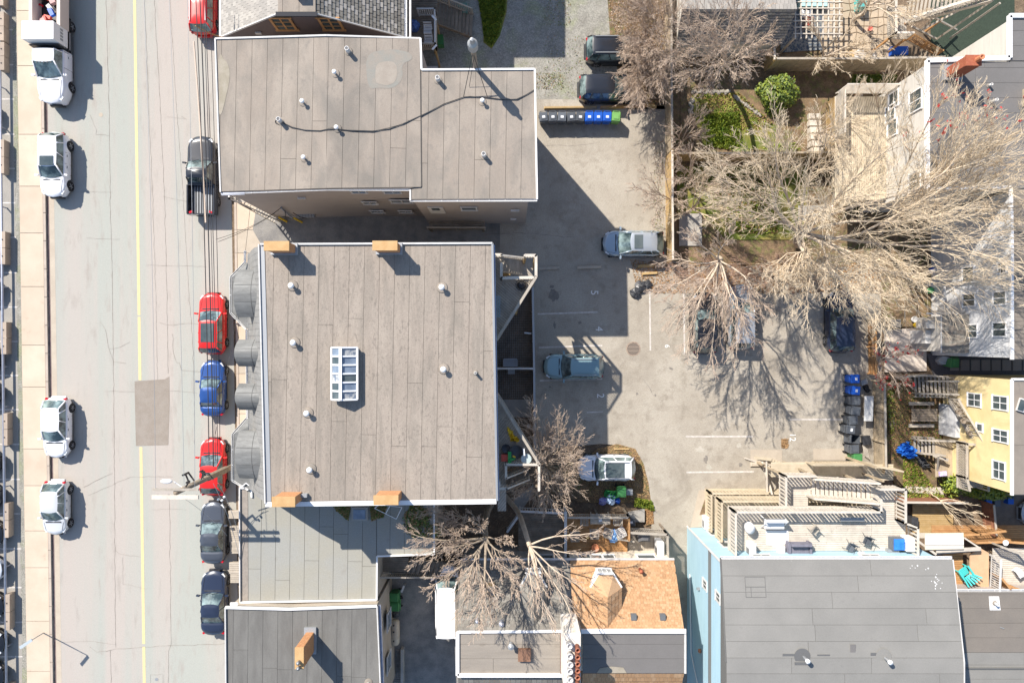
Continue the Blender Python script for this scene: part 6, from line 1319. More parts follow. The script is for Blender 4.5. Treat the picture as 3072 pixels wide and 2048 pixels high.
m_.add(vs,[(4*i,4*i+4,4*i+5,4*i+1) for i in range(n)]+[(4*i,4*i+2,4*i+6,4*i+4) for i in range(n)]+[(4*i+1,4*i+5,4*i+7,4*i+3) for i in range(n)]); m_.build('roof_deck',DECKD2,o)
yy=YN+.10; hgt=[46,46,46,46,48,47,48,52,48]
rgs=random.Random(2)
for i in range(11):
    w_=.90; y0=yy; y1=yy-w_+.018; xs=[XW-.13]; u=XW+rgs.uniform(2,9)
    while u<XE-1: xs.append(u); u+=rgs.uniform(4.5,10)
    xs.append(XE)
    for a,b in zip(xs[:-1],xs[1:]):
        m_=MB(); j=rgs.uniform(0,.004); z0_=zfn(0,y0)+.035+j; z1_=zfn(0,y1)+.035+j; bow=.0
        m_.add([(a+.01,y0,z0_),(b-.01,y0,z0_),(b-.01,y1,z1_),(a+.01,y1,z1_),(a+.01,y0,z0_-.03),(b-.01,y0,z0_-.03),(b-.01,y1,z1_-.03),(a+.01,y1,z1_-.03)],[(0,3,2,1),(0,1,5,4),(1,2,6,5),(2,3,7,6),(3,0,4,7)]); m_.build('roofing_sheet',GREYB,o)
    yy-=w_
gutter(o,(XW-.15,YN+.20,z6-.03),(XE,YN+.20,z6-.03)); m_=MB(); m_.bar((XW-.17,YN+.2,z6-.02),(XW-.17,YRg,z6r-.0),.06,.1); m_.build('verge_trim',DECKD2,o); trim(o,[(XE+.03,YN+.1,z6+.02),(XE+.05,YRg,z6r+.02),(XE+.05,Y(2200,z6r),z6r+.02)],WHITE2,.06,.08)
dk_=M('dark_roof_patch',(.12,.12,.12),fine=.05)
for (a,b,c_,d) in ((2348,1960,2384,1967),(2452,1962,2490,1966),(2551,1932,2567,1968),(2612,1957,2632,1966),(2384,1985,2432,1993)):
    y=Y((b+d)/2,z6r-.1); z=zfn(0,y)+.05; m_=MB(); m_.prism([P2(a,b,z),P2(c_,b,z),P2(c_,d,z),P2(a,d,z)],z-.012,z); m_.build('roof_patch',dk_ if a!=2551 else GREYD,o)
for (a,b,r,mm) in ((2407,1968,.47,dk_),(2651,1968,.45,GREYB)):
    z=zfn(0,Y(b,9.1))+.05; m_=MB(); m_.lathe((*P2(a,b,z),z-.01),[(r,0),(r,.01),(.001,.012)],24); m_.build('round_patch',mm,o)
for i,(a,b) in enumerate(((2412,1970),(2656,1973))):
    z=zfn(0,Y(b,9.1))+.05; t=thing('roof_vent',['white roof pipe standing on the dark round patch','white roof pipe standing on the pale round patch'][i],'roof vent',P(a,b,z)); m_=MB(); m_.lathe(P(a,b,z),[(.09,0),(.09,.42),(.13,.44),(.13,.6),(.001,.66)],10); m_.build('pipe',WHITE,t,True)
m_=MB(); 
for (a,b,c_,d) in ((2236,1731,2296,1731),(2296,1731,2296,1788),(2236,1788,2296,1788),(2236,1731,2236,1788),(2236,1759,2296,1759),(2252,1759,2252,1788)):
    z=8.55; A_=P2(a,b,z);B_=P2(c_,d,z); m_.bar((*A_,zfn(0,A_[1])+.042),(*B_,zfn(0,B_[1])+.042),.03,.01)
m_.build('patch_seam',DECKD2,o)
m_=MB(); rg_=random.Random(5)
for i in range(26):
    a=rg_.choice([(2380,1690,8,2),(2812,1745,18,16),(2812,1745,14,14),(2760,1700,50,15)]); x=a[0]+rg_.gauss(0,a[2]*.5);y=a[1]+rg_.gauss(0,a[3]*.5)
    if x<2170 or x>2850 or y<1680: continue
    z=8.6; p=P2(x,y,z); s=rg_.uniform(.02,.05); m_.prism([(p[0]+s*math.cos(k),p[1]+s*math.sin(k)) for k in (0,1.3,2.6,3.9,5.1)],zfn(0,p[1])+.03,zfn(0,p[1])+.046)
tag(m_.build('bird_droppings',WHITE),kind='stuff')
# west wall details
def westx(px): return H-(XW)*F/(px-1536)
for (px,py,w_,h_) in ((2120,1752,.55,.9),(2155,1790,.55,.9)):
    z=westx(px); window(o,(XW-(.10 if z<5.6 else 0),Y(py,z),z),PI,w_,h_,WHITE2,2,1)
m_=MB(); z=westx(2104); m_.obox((XW-.2,Y(1765,z),z),(.2,.15,.15)); m_.build('wall_lamp',GREYP,o)
m_=MB(); z=4.0; m_.tube((XW-.18,Y(1722,1.2),1.2),(XW-.18,Y(1960,1.6),1.6),.05,n=7); m_.tube((XW-.18,Y(1960,1.6),1.6),(XW-.18,Y(2080,3.6),3.8),.045,n=7); m_.build('downpipe',WHITE,o)
m_=MB(); z=westx(2108); m_.obox((XW-.2,Y(1951,z),z),(.15,.2,.2)); m_.build('wall_light',ORNG,o)
for (px,z) in ((2095,6.6),): pass
for (a,zz) in ((2190,1.6),(2232,4.3),(2290,7.0),(2620,7.0)): window(o,(X(a,zz) if zz>6 else XW+1.6,YW+.01,zz),PI/2,1.1,1.15,WHITE2,2,1)
heatpump('heat pump hanging beside the timber ramp at the blue house corner',2112,1560,.13,.35,.85,.75)
# ---- stacked decks
xA=X(2205,6.6); yA=Y(1534,6.6); xB=X(2640,6.6); yB=YW+.02
def deck_level(z,name,label,x0,y0,x1,parts=True,single=False,wood=WOODP,full=True):
    d=thing(name,label,'deck',((x0+x1)/2,(y0+yB)/2,z))
    planks(d,[(x0,yB),(x1,yB),(x1,y0),(x0,y0)],z,0,.14,.018,.04,wood,'deck_board',seed=int(z*10),split=4.2)
    railing(d,(x0,y0,z),(x1,y0,z),1.15,wood,sp=.235,bs=.085,single=single,tw=.12); railing(d,(x0,yB+.1,z),(x0,y0,z),1.15,wood,sp=.235,bs=.085,single=single,tw=.12)
    m_=MB(); m_.bar((x0-.03,y0+.03,z-.17),(x1,y0+.03,z-.17),.05,.24); m_.bar((x0-.03,y0+.03,z-.17),(x0-.03,yB,z-.17),.05,.24); m_.build('rim_joist',wood,d)
    return d
X4=X(2733,6.6)
D3=deck_level(5.6,'top_deck','sunlit top level deck of the blue house with sofa and chairs',xA,yA,xB,True,True)
planks(D3,[(xB+.02,yB),(X(2728,6),yB),(X(2728,6),Y(1558,5.6)),(xB+.02,Y(1558,5.6))],5.6,0,.14,.018,.04,WOODP,'deck_board',seed=77)
xl1,xl2=X(2612,5.6),X(2684,5.6); yl1=Y(1456,5.6)
planks(D3,[(xl1,Y(1558,5.6)),(xl2,Y(1558,5.6)),(xl2,yl1),(xl1,yl1)],5.603,0,.14,.018,.04,WOODP,'deck_board',seed=78)
D2_=deck_level(2.8,'middle_deck','middle level deck of the blue house hidden below the top one',xA,yA,X(2600,6.6),True,False,WOODM,False)
D1_=deck_level(.45,'lower_deck','lowest deck of the blue house nearest the parking lot',xA,yA,X(2560,6.6),True,False,WOODM,False)
# right parts of the top deck
railing(D3,(X(2686,5.6),Y(1556,5.6),5.6),(X(2686,5.6),yl1,5.6),1.15,WOODP,sp=.235,bs=.085,single=True,tw=.14); railing(D3,(X(2686,5.6),yl1,5.6),(xl1,yl1,5.6),1.15,WOODP,sp=.235,bs=.085,single=True,tw=.14)
railing(D3,(X(2686,5.6),Y(1556,5.6),5.6),(X(2722,5.6),Y(1568,5.6),5.6),1.15,WOODP,sp=.235,bs=.085,single=True,tw=.1); railing(D3,(X(2722,5.6),Y(1568,5.6),5.6),(X(2722,5.6),yB+.05,5.6),1.15,WOODP,sp=.235,bs=.085,single=True,tw=.14)
railing(D3,(xB,yA,5.6),(xB,Y(1500,5.6)+.3,5.6),1.15,WOODP,sp=.235,bs=.085,tw=.13)
# stair flight from the top landing down to the mid landing, treads parts of a stair tower
zm=4.2
S=thing('stair_tower','pale timber stair tower with landings and criss cross braces beside the blue house decks','stair tower',(X(2480,5),Y(1440,5),0))
yS=Y(1456,5.4); sw=1.25
stairs(S,(X(2420,zm),Y(1444,zm)-.25,zm),(xl1-.02,Y(1474,5.4)+.15,5.6),sw,14,WOODP)
a_=(X(2420,zm),Y(1444,zm)-.25,zm); b_=(xl1-.02,Y(1474,5.4)+.15,5.6)
railing(S,(a_[0],a_[1]+sw/2,a_[2]),(b_[0],b_[1]+sw/2,b_[2]),1.15,WOODP,sp=.235,bs=.085,single=True,tw=.12); railing(S,(a_[0],a_[1]-sw/2,a_[2]),(b_[0],b_[1]-sw/2,b_[2]),1.15,WOODP,sp=.235,bs=.085,single=True,tw=.12)
lx0,lx1=X(2352,zm+.8),X(2424,zm); ly0,ly1=Y(1542,zm),Y(1418,zm)
planks(S,[(lx0,ly0),(lx1,ly0),(lx1,ly1),(lx0,ly1)],zm,0,.14,.018,.04,WOODP,'landing_board',seed=4)
railing(S,(lx0,ly0,zm),(lx0,ly1,zm),1.15,WOODP,sp=.235,bs=.085,single=True,tw=.13); railing(S,(lx0,ly1,zm),(lx1,ly1,zm),1.15,WOODP,sp=.235,bs=.085,single=True,tw=.13)
# lower flights
za,zb2=2.8,1.4
stairs(S,(X(2600,zb2),Y(1400,zb2)-.2,1.4),(X(2440,za),Y(1400,za)-.2,2.8),1.15,12,WOODF); railing(S,(X(2600,zb2),Y(1386,zb2),1.4),(X(2420,za),Y(1390,za)+.1,2.8),1.1,WOODM,sp=.235,bs=.085,tw=.12)
planks(S,[(lx0,Y(1430,2.8)),(X(2440,2.8),Y(1430,2.8)),(X(2440,2.8),Y(1385,2.8)),(lx0,Y(1385,2.8))],2.8,0,.14,.02,.04,WOODM,'landing_board'); planks(S,[(X(2600,1.4),Y(1440,1.4)),(X(2680,1.4),Y(1440,1.4)),(X(2680,1.4),Y(1392,1.4)),(X(2600,1.4),Y(1392,1.4))],1.4,0,.14,.02,.04,WOODM,'landing_board')
railing(S,(X(2600,1.4),Y(1390,1.4),1.4),(X(2682,1.4),Y(1405,1.4),1.4),1.1,WOODM,sp=.235,bs=.085)
stairs(S,(X(2430,.3),Y(1470,.3),.2),(X(2590,1.4),Y(1470,1.4),1.4),1.1,8,WOODF)
stairs(S,(X(2440,2.8),Y(1512,2.8),2.8),(X(2600,4.2),Y(1500,4.2),4.2),1.0,9,WOODF)
posts(S,[(lx0,ly1),(lx1,ly1),(lx0,ly0),(X(2686,5.6),yl1),(xl1,yl1),(X(2600,3),Y(1392,3)),(X(2686,5.6),Y(1500,5.6))],.1,zm,WOODF,.13,'tower_post')
m_=MB(); m_.bar((lx0,ly1,.2),(lx0-.9,ly1+.3,.2),.1,.1); m_.bar((X(2297,1),Y(1385,1),.2),(X(2310,2),Y(1480,2),2.4),.12,.08); m_.bar((X(2305,1),Y(1385,1),.2),(lx0,ly1,2.6),.12,.08); m_.bar((lx0,ly1,.4),(X(2440,.3),Y(1470,.3),3.0),.1,.1); m_.build('brace',WOODP,S)
m_=MB(); m_.bar((X(2299,2.2),Y(1380,2.2),2.2),(X(2301,2.2),Y(1475,2.2),2.2),.10,.08); m_.build('beam',WOODP,S); m_=MB(); m_.bar((X(2306,2.2),Y(1395,2.2),2.0),(X(2308,2.2),Y(1475,2.2),2.0),.08,.08); m_.build('beam',WOODP,S)
for k in range(6): m_=MB(); m_.bar((X(2262+k*12,2.3),Y(1372+k*4,2.3),2.3-k*.1),(X(2315+k*10,2.3),Y(1378+k*4,2.3),2.3-k*.1),.20,.04); m_.build('canopy_board',WOODM,S)
m_=MB(); m_.prism(pq(.2,(2098,1470),(2130,1470),(2138,1580),(2072,1582)),.125,.17); tag(m_.build('timber_ramp',CONC2),'pale wedge shaped concrete apron at the blue house corner','apron')
m_=MB(); m_.prism(pq(.3,(2118,1492),(2128,1500),(2122,1540),(2100,1545)),.13,.19); m_.build('mulch_bed',LEAFG); tag(bpy.data.objects['mulch_bed'],kind='structure')
# things on the top deck
zd=5.6
sf=thing('outdoor_sofa','dark grey striped cushioned outdoor sofa on the top deck','sofa',(*P2(2390,1640,zd),zd)); c=P(2390,1640,zd)
m_=MB(); 
for k in range(9): m_.box(c[0]-.55+k*.125,c[1]-.42,zd+.30,c[0]-.55+k*.125+.11,c[1]+.28,zd+.48)
m_.build('seat_cushion',FABG,sf); m_=MB()
m_.box(c[0]-.62,c[1]+.26,zd+.25,c[0]+.62,c[1]+.42,zd+.85); m_.build('backrest',FABG,sf)
for s in (-1,1): m_=MB(); m_.box(c[0]+s*.66-.07,c[1]-.35,zd,c[0]+s*.66+.07,c[1]+.42,zd+.6); m_.build('armrest',FABG,sf)
m_=MB(); c=P(2338,1648,zd); m_.box(c[0]-.2,c[1]-.3,zd,c[0]+.2,c[1]+.3,zd+.42); tag(m_.build('side_table',WHITE),'white box side table left of the striped sofa','side table')
m_=MB(); m_.prism([P2(2296,1590,zd),P2(2364,1590,zd),P2(2366,1625,zd),P2(2330,1640,zd),P2(2298,1630,zd),P2(2300,1610,zd)],zd+.01,zd+.04); tag(m_.build('outdoor_rug',WHITE),'white rug on the sunny top deck','rug')
bn=thing('white_bench','white cushioned swing bench against the top deck railing','bench',(*P2(2322,1572,zd),zd)); c=P(2322,1572,zd+.4); m_=MB(); m_.box(c[0]-.6,c[1]-.26,zd+.32,c[0]+.6,c[1]+.22,zd+.5); m_.build('seat',PLASTW,bn); m_=MB(); m_.box(c[0]-.62,c[1]+.22,zd+.3,c[0]+.62,c[1]+.34,zd+.9); m_.build('backrest',PLASTW,bn)
for s in (-1,1): m_=MB(); m_.bar((c[0]+s*.68,c[1]-.3,zd),(c[0]+s*.62,c[1]+.3,zd+1.0),.05,.05); m_.bar((c[0]+s*.68,c[1]+.45,zd),(c[0]+s*.62,c[1]+.3,zd+1.0),.05,.05); m_.build('leg',WHITE,bn)
heatpump('white heat pump in the left corner of the top deck',2245,1640,zd,.38,.9,.8); 
m_=MB(); c=P(2243,1578,zd); m_.lathe(c,[(.28,0),(.3,.35),(.26,.6),(.001,.7)],14,M_=Matrix.Diagonal((1,1.25,1,1))); tag(m_.build('covered_planter',PLASTW,None,True),'white covered rounded tub in the left corner of the top deck','tub')
slatchair('small grey folding chair near the middle railing of the top deck',2435,1582,zd,WOODG,.8,.45); 
def frame_chair(label,x,y,rz):
    o_=thing('mesh_chair',label,'chair',(*P2(x,y,zd),zd),rz); m_=MB(); m_.obox((0,0,.42),(.48,.46,.03)); m_.build('seat',GRYP,o_,False,True); m_=MB(); m_.obox((0,.26,.66),(.48,.03,.5),0,0,-.2); m_.build('backrest',GRYP,o_,False,True)
    for sx_ in (-.25,.25):
        m_=MB(); m_.tube((sx_,-.25,0),(sx_,-.2,.42),.015,n=5); m_.tube((sx_,.35,0),(sx_,.2,.42),.015,n=5); m_.tube((sx_,-.25,.6),(sx_,.3,.62),.015,n=5); m_.build('leg',BLKM,o_,False,True)
frame_chair('left dark mesh chair on the top deck',2542,1636,-.5); frame_chair('right dark mesh chair on the top deck',2592,1616,-.4)
m_=MB(); c=P(2572,1655,zd); m_.lathe((c[0],c[1],zd+.45),[(.001,0),(.25,0),(.25,.015),(.001,.016)],18); m_.tube((c[0],c[1],zd),(c[0],c[1],zd+.45),.02,n=6); tag(m_.build('side_table',M('clear_glass',(.5,.5,.48),fine=0,rough=.1)),'small round glass table between the mesh chairs','side table')
bk=thing('storage_bench','bright blue storage bench with grey frame in the right corner of the top deck','storage bench',(*P2(2684,1625,zd),zd)); c=P(2684,1625,zd); m_=MB(); m_.box(c[0]-.42,c[1]-.38,zd,c[0]+.38,c[1]+.38,zd+.5); m_.build('frame',GRYP,bk); m_=MB(); m_.box(c[0]-.33,c[1]-.34,zd+.5,c[0]+.33,c[1]+.34,zd+.56); m_.build('cushion',TARPB,bk)
heatpump('white heat pump in the right corner of the top deck',2711,1622,zd,.5,.85,.75)
m_=MB(); c=P(2672,1651,zd); m_.box(c[0]-.35,c[1]-.18,zd,c[0]+.35,c[1]+.18,zd+.35); tag(m_.build('grey_bench',GREYP),'grey metal box below the blue storage bench','box')
m_=MB(); c=P(2560,1558,zd+.5); m_.box(c[0]-.75,c[1]-.12,zd+.35,c[0]+.75,c[1]+.12,zd+.42); m_.box(c[0]-.7,c[1]-.1,zd,c[0]-.62,c[1]+.1,zd+.35); m_.box(c[0]+.62,c[1]-.1,zd,c[0]+.7,c[1]+.1,zd+.35); tag(m_.build('railing_bench',GREYP),'narrow grey bench under the middle railing of the top deck','bench')
pot('small brown pot in the left corner of the top deck',2252,1652,zd,.13,.2,BLKP); 
for k in range(2): heatpump(['white heat pump glimpsed on the middle deck','white heat pump glimpsed on the lowest deck'][k],2225 if k==0 else 2225,1640,(2.8,.45)[k]+.0,.38,.9,.8) 
# ================================================================ B7 brown grey roof, bottom right
z7=3.0
o=thing('flat_annex','flat brown and grey roofed annex at the bottom right corner','building',P(3000,1900,z7))
m_=MB(); m_.box(XE,Y(2300,z7),0,X(3300,z7),Y(1773,z7),z7-.08); m_.build('wall',TAUPE,o); m_=MB(); m_.box(XE,Y(2300,z7),z7-.08,X(3300,z7),Y(1772,z7),z7); m_.build('roof_deck',DECKD2,o)
planks(o,[(XE+.05,Y(1774,z7)),(X(3290,z7),Y(1774,z7)),(X(3290,z7),Y(1955,z7)),(XE+.05,Y(1955,z7))],z7+.03,0,.98,.016,.02,BRNM,'roofing_sheet',split=12,seed=4)
planks(o,[(XE+.05,Y(1956,z7)),(X(3290,z7),Y(1956,z7)),(X(3290,z7),Y(2290,z7)),(XE+.05,Y(2290,z7))],z7+.03,0,.95,.016,.02,GREYB,'roofing_sheet',split=12,seed=5)
m_=MB(); m_.box(XE+.1,Y(2004,z7),z7+.03,X(3290,z7),Y(2000,z7),z7+.12); m_.build('roof_joint',DECKD2,o)
gutter(o,(XE+.05,Y(1770,z7),z7-.02),(X(3300,z7),Y(1770,z7),z7-.02))
m_=MB(); m_.prism([P2(2965,1787,z7),P2(2995,1787,z7),P2(3000,1828,z7),P2(2968,1828,z7)],z7+.04,z7+.06); m_.build('white_patch',WHITE,o); vent('small weathered vent on the white patch of the brown roof',2984,1808,z7+.05,'pipe',.10,.35); m_=MB(); m_.tube(P(3000,1880,z7+.05),P(3012,1884,z7+.1),.03,n=5); m_.build('stray_bracket',GREYP,o)
# ================================================================ B8 pale house, upper right
z8=8.0
o=thing('pale_house','pale sided house with grey roof, white trim and rear recess at the right edge','house',P(2950,500,z8)); B8=o
X1=X(2779,z8);X2_=X(3028,z8)+.05;XX=X(3400,z8); Y1=Y(184,z8)
def blk(x0,y0,x1,y1,wm,rm,seed,split=4,w_=.9):
    m_=MB(); m_.box(x0+.12,y0+.1,0,x1,y1-.1,z8-.08); m_.build('wall',wm,o); m_=MB(); m_.box(x0,y0,z8-.08,x1,y1,z8); m_.build('roof_deck',DECKD2,o)
    planks(o,[(x0+.03,y0+.03),(x1,y0+.03),(x1,y1-.03),(x0+.03,y1-.03)],z8+.03,0,w_,.014,.02,rm,'roofing_sheet',split=split,seed=seed)
blk(X1,Y(567,z8),XX,Y(185,z8),GRYW,GREYD,3); blk(X2_,Y(184.6,z8),XX,Y(50,z8),GRYW,GREYD,5)
blk(X(3032,z8),Y(1078,z8),XX,Y(567.4,z8),WHTW,M('brown_shingle_sheet',(.235,.20,.165),(.20,.17,.14),sc=1,fine=.1),6,.8,.25)
trim(o,[(X1,Y(567,z8),z8+.08),(X1,Y1,z8+.08),(X2_-.1,Y(176,z8),z8+.08),(X2_-.1,Y(50,z8),z8+.08),(XX,Y(50,z8),z8+.08)],WHITE,.26,.14); trim(o,[(X1,Y(567,z8),z8+.08),(X(3029,z8),Y(563,z8),z8+.08),(X(3032,z8),Y(690,z8),z8+.08),(X(3033,z8),Y(1078,z8),z8+.08)],WHITE,.16,.14)
xw1=X1+.10; xw3=X(3032,z8)+.1
def zw_(xw,px): return H-xw*F/(px-1536)
for (px,py,w_,h_,pn,rw) in ((2748,303,1.25,1.3,2,1),(2682,300,1.0,1.1,1,2),(2672,340,1.0,1.1,1,2),(2678,385,1.0,1.1,1,1),(2745,545,1.1,1.2,2,1)):
    z=zw_(xw1,px); window(o,(xw1,Y(py,z),z),PI,w_,h_,WHITE,pn,rw)
for (px,py,w_,h_,pn,rw) in ((2999,988,.85,1.15,2,1),(2914,993,.85,1.2,2,1),(3000,894,.8,1.1,2,1),(3007,803,.65,.7,2,3),(2905,824,1.0,1.1,2,1),(2908,900,.8,1.2,2,1)):
    z=zw_(xw3,px); window(o,(xw3,Y(py,z),z),PI,w_,h_,WHITE,pn,rw)
YS_=Y(567,z8)+.1
for (a,b) in ((2905,640),(2895,610),(2990,605)):
    z=zfor(b,YS_); window(o,(X(a,z),YS_,z),-PI/2,1.1,1.1,WHITE2,2,1)
m_=MB(); m_.tube((xw3-.08,Y(840,6),0),(xw3-.08,Y(840,6),z8),.05,n=6); m_.build('downpipe',WHITE,o)
brc=thing('chimney','tall red brick chimney at the top edge of the grey roof of the pale house','chimney',P(2895,205,z8)); a=P2(2929,176,11.0);
a=(X(2905,9.5),Y(190,9.5)); brick_box(brc,a[0]-.42,a[1]-.3,z8,a[0]+.42,a[1]+.25,9.9,BRKR,CONW); m_=MB(); m_.box(a[0]-.45,a[1]-.33,9.9,a[0]+.45,a[1]+.28,9.98); m_.build('cap',BRKR,brc); m_=MB(); m_.lathe((a[0]+.2,a[1],9.98),[(.16,0),(.14,.4),(.16,.42),(.1,.42),(.001,.3)],10); m_.build('chimney_pot',ORNG,brc)
m_=MB(); m_.box(a[0]-.6,a[1]-.45,z8+.03,a[0]+.5,a[1]+.4,z8+.2); m_.build('flashing',FLASH,brc)
vent('upper white roof pipe on the grey roof of the pale house',2966,258,z8+.04,'pipe',.08,.3); vent('lower white roof pipe on the grey roof of the pale house',2973,308,z8+.04,'pipe',.09,.55)
m_=MB(); m_.box(X(3066,z8),Y(322,z8),z8,X(3090,z8),Y(270,z8),z8+.6); m_.build('roof_hatch',WOODF,o)
# lean to and porch boxes
o=thing('lean_to','small brown shingled lean to roof against the pale house','lean to',P(2850,1000,3)); m_=MB(); zl=3.2; xa,xb=X(2822,zl),xw3-.02; ya_,yb2=Y(944,zl),Y(1058,zl); m_.add([(xa,yb2,zl),(xb,yb2,zl+.9),(xb,ya_,zl+.9),(xa,ya_,zl)],[(0,1,2,3)]); m_.box(xa+.1,yb2+.1,0,xb,ya_-.1,zl-.05); m_.build('wall',GRYW,o)
shingles(o,(xa,ya_,zl+.02),(xa,yb2,zl+.02),(xb,yb2,zl+.92),(xb,ya_,zl+.92),22,7,[bpy.data.materials['brown_shingle_sheet'],SH_G[0]],'roof_shingle',seed=4,limit=160)
trim(o,[(xa,ya_,zl+.05),(xa,yb2,zl+.05)],WHITE2,.06,.1)
m_=MB(); m_.box(X(2776,2),Y(1030,2),0,X(2812,2),Y(990,2),2.0); tag(m_.build('white_cabinet',WHITE2),'white topped cabinet beside the brown lean to','cabinet'); m_=MB(); m_.box(X(2776,1),Y(1052,1),0,X(2812,1),Y(1031,1),1.2); tag(m_.build('timber_box',WOODP),'pale timber box below the white cabinet','box')
m_=MB(); m_.box(X(2782,2.6),Y(985,2.6),1.9,X(2815,2.6),Y(960,2.6),2.5); tag(m_.build('white_shelf',GRYW),'pale shelf above the white cabinet','shelf')
# side deck of the pale house with lattice
zd=3.4
o=thing('lattice_deck','tan timber deck with lattice screens beside the pale house','deck',P(2600,320,zd))
planks(o,[P2(2505,290,zd),P2(2668,290,zd),P2(2668,600,zd),P2(2505,600,zd)],zd,R(90),.14,.018,.04,WOODM,'deck_board',seed=9)
def lattice(parent,a,b,h,mat,step=.16,z=None):
    a=Vector(a);b=Vector(b);L=(b-a).length;u=(b-a)/L;m_=MB();n=int((L+h)/step)
    for i in range(n):
        s=i*step
        for sg in (1,-1):
            p0=(s,0) ; 
            x0=s-h;x1=s; z0_,z1_=(0,h) if sg>0 else (h,0)
            # clip to 0..L
            t0=max(0,(0-x0)/h);t1=min(1,(L-x0)/h)
            if t1<=t0: continue
            A_=a+u*(x0+h*t0)+Vector((0,0,z0_+(z1_-z0_)*t0));B_=a+u*(x0+h*t1)+Vector((0,0,z0_+(z1_-z0_)*t1)); m_.bar(A_,B_,.035,.02)
    tag(m_.build('lattice_strips',mat,parent),kind='stuff'); m_=MB(); m_.bar(a+Vector((0,0,h)),b+Vector((0,0,h)),.10,.06); m_.bar(a,b,.06,.06); m_.build('lattice_frame',mat,parent)
lattice(o,(*P2(2507,280,zd),zd),(*P2(2664,280,zd),zd),1.6,WOODP); lattice(o,(*P2(2507,290,zd),zd),(*P2(2507,415,zd),zd),1.3,WOODP); lattice(o,(*P2(2492,300,2),1.4),(*P2(2492,440,2),1.4),1.2,WOODY)
for t in range(6):
    y=330+t*22; m_=MB(); m_.box(X(2440,1.2),Y(y+16,1.2),.2,X(2475,1.2),Y(y,1.2),.5+.1*t); m_.build('step_board',WOODP,o)
o=thing('lattice_deck','lower sandy timber platform under the big bare tree','deck',P(2560,520,1.2)); planks(o,[P2(2500,400,1.2),P2(2640,400,1.2),P2(2640,560,1.2),P2(2500,560,1.2)],1.0,R(90),.14,.02,.04,WOODM,'deck_board',seed=19)
for t in range(2): m_=MB(); m_.box(X(2540,1.3),Y(590+t*14,1.3),.3,X(2620,1.3),Y(598+t*14,1.3),1.1); tag(m_.build('yellow_plank',WOODY),['upper yellow plank on the platform under the big tree','lower yellow plank on the platform under the big tree'][t],'plank')
crumple('blue_net','bright blue bundle of netting below the big tree crown','netting',[(2592,585),(2615,580),(2632,590),(2618,602),(2600,600)],1.1,M('blue_net_fibre',(.18,.45,.68),fine=.1),.3,5,5)
m_=MB(); m_.box(X(2640,3),Y(790,3),0,X(2860,3),Y(600,3),.12); tag(m_.build('rear_yard_ground',LEAFG),kind='structure'); m_=MB(); m_.prism(pq(0,(2640,790),(2790,790),(2790,980),(2640,980)),.0,.11); tag(m_.build('rear_yard_soil',LEAFG),kind='structure')
sheet('pale_yard_slab',pq(0,(2652,988),(2740,985),(2775,1000),(2776,1112),(2652,1116)),.16,M('pale_cloth_slab',(.62,.54,.47),(.55,.47,.40),sc=1.2,fine=.08),.15)
sheet('dark_driveway',pq(0,(2776,1060),(3300,1060),(3300,1130),(2800,1130)),.15,M('dark_driveway_tar',(.13,.12,.125),fine=.25,fsc=14,rough=.95,bump=.5),.14)
o=thing('stepping_slabs','row of square grey slabs set in the dark strip between two houses','paving slabs',P(2950,1098,.15))
for k in range(10): m_=MB(); x0=2846+k*31.2; m_.box(X(x0),Y(1111),.12,X(x0+26),Y(1079),.18); m_.build('slab',SLAB,o)
# terrace clutter of the pale house
m_=MB(); 
for (a,b,c_,d) in ((2792,812,2860,812),(2860,812,2868,940),(2780,940,2868,942),(2833,860,2835,900)): m_.bar(P(a,b,2.6),P(c_,d,2.6),.12,.08)
tag(m_.build('white_pergola_frame',WHITE2),'white railing frame round the cluttered terrace of the pale house','railing'); 
rgp=random.Random(12); cl=[('blue toy tub on the cluttered terrace',2790,812,BLUP),('green ball on the cluttered terrace',2785,872,M('bright_green',(.05,.40,.12),fine=.05)),('white stone dish on the cluttered terrace',2790,852,WHITE2),('yellow wicker ball on the cluttered terrace',2745,850,WOODY),('orange box by the pale slab',2744,975,YELP),('white basin by the pale slab',2738,958,WHITE2)]
for l,x,y,mt in cl: pot(l,x,y,.12,.22 if 'box' not in l else .2,.3,mt,'garden item','garden_tub')
m_=MB(); c=P(2772,975,.8); m_.box(c[0]-.32,c[1]-.22,.1,c[0]+.32,c[1]+.22,.8); tag(m_.build('white_stand',WHITE2),'white square stand with a round hole near the pale slab','stand')
o=thing('cable_spool_planter','grey patterned square box under the tree near the pale slab','box',P(2688,970,.1)); m_=MB(); c=P(2688,970,.6); m_.box(c[0]-.35,c[1]-.3,.1,c[0]+.35,c[1]+.3,.6); m_.build('box_side',WOODG,o)
m_=MB(); c=P(2836,1085,.6); m_.prism([P2(2815,1080,.6),P2(2825,1068,.6),P2(2848,1072,.6),P2(2852,1092,.6),P2(2826,1094,.6)],.15,[.5,.8,.9,.6,.55]); tag(m_.build('plastic_sheet_heap',M('cloudy_plastic',(.45,.46,.48),fine=.1,rough=.3)),'cloudy plastic heap left of the green bin by the slab row','heap')
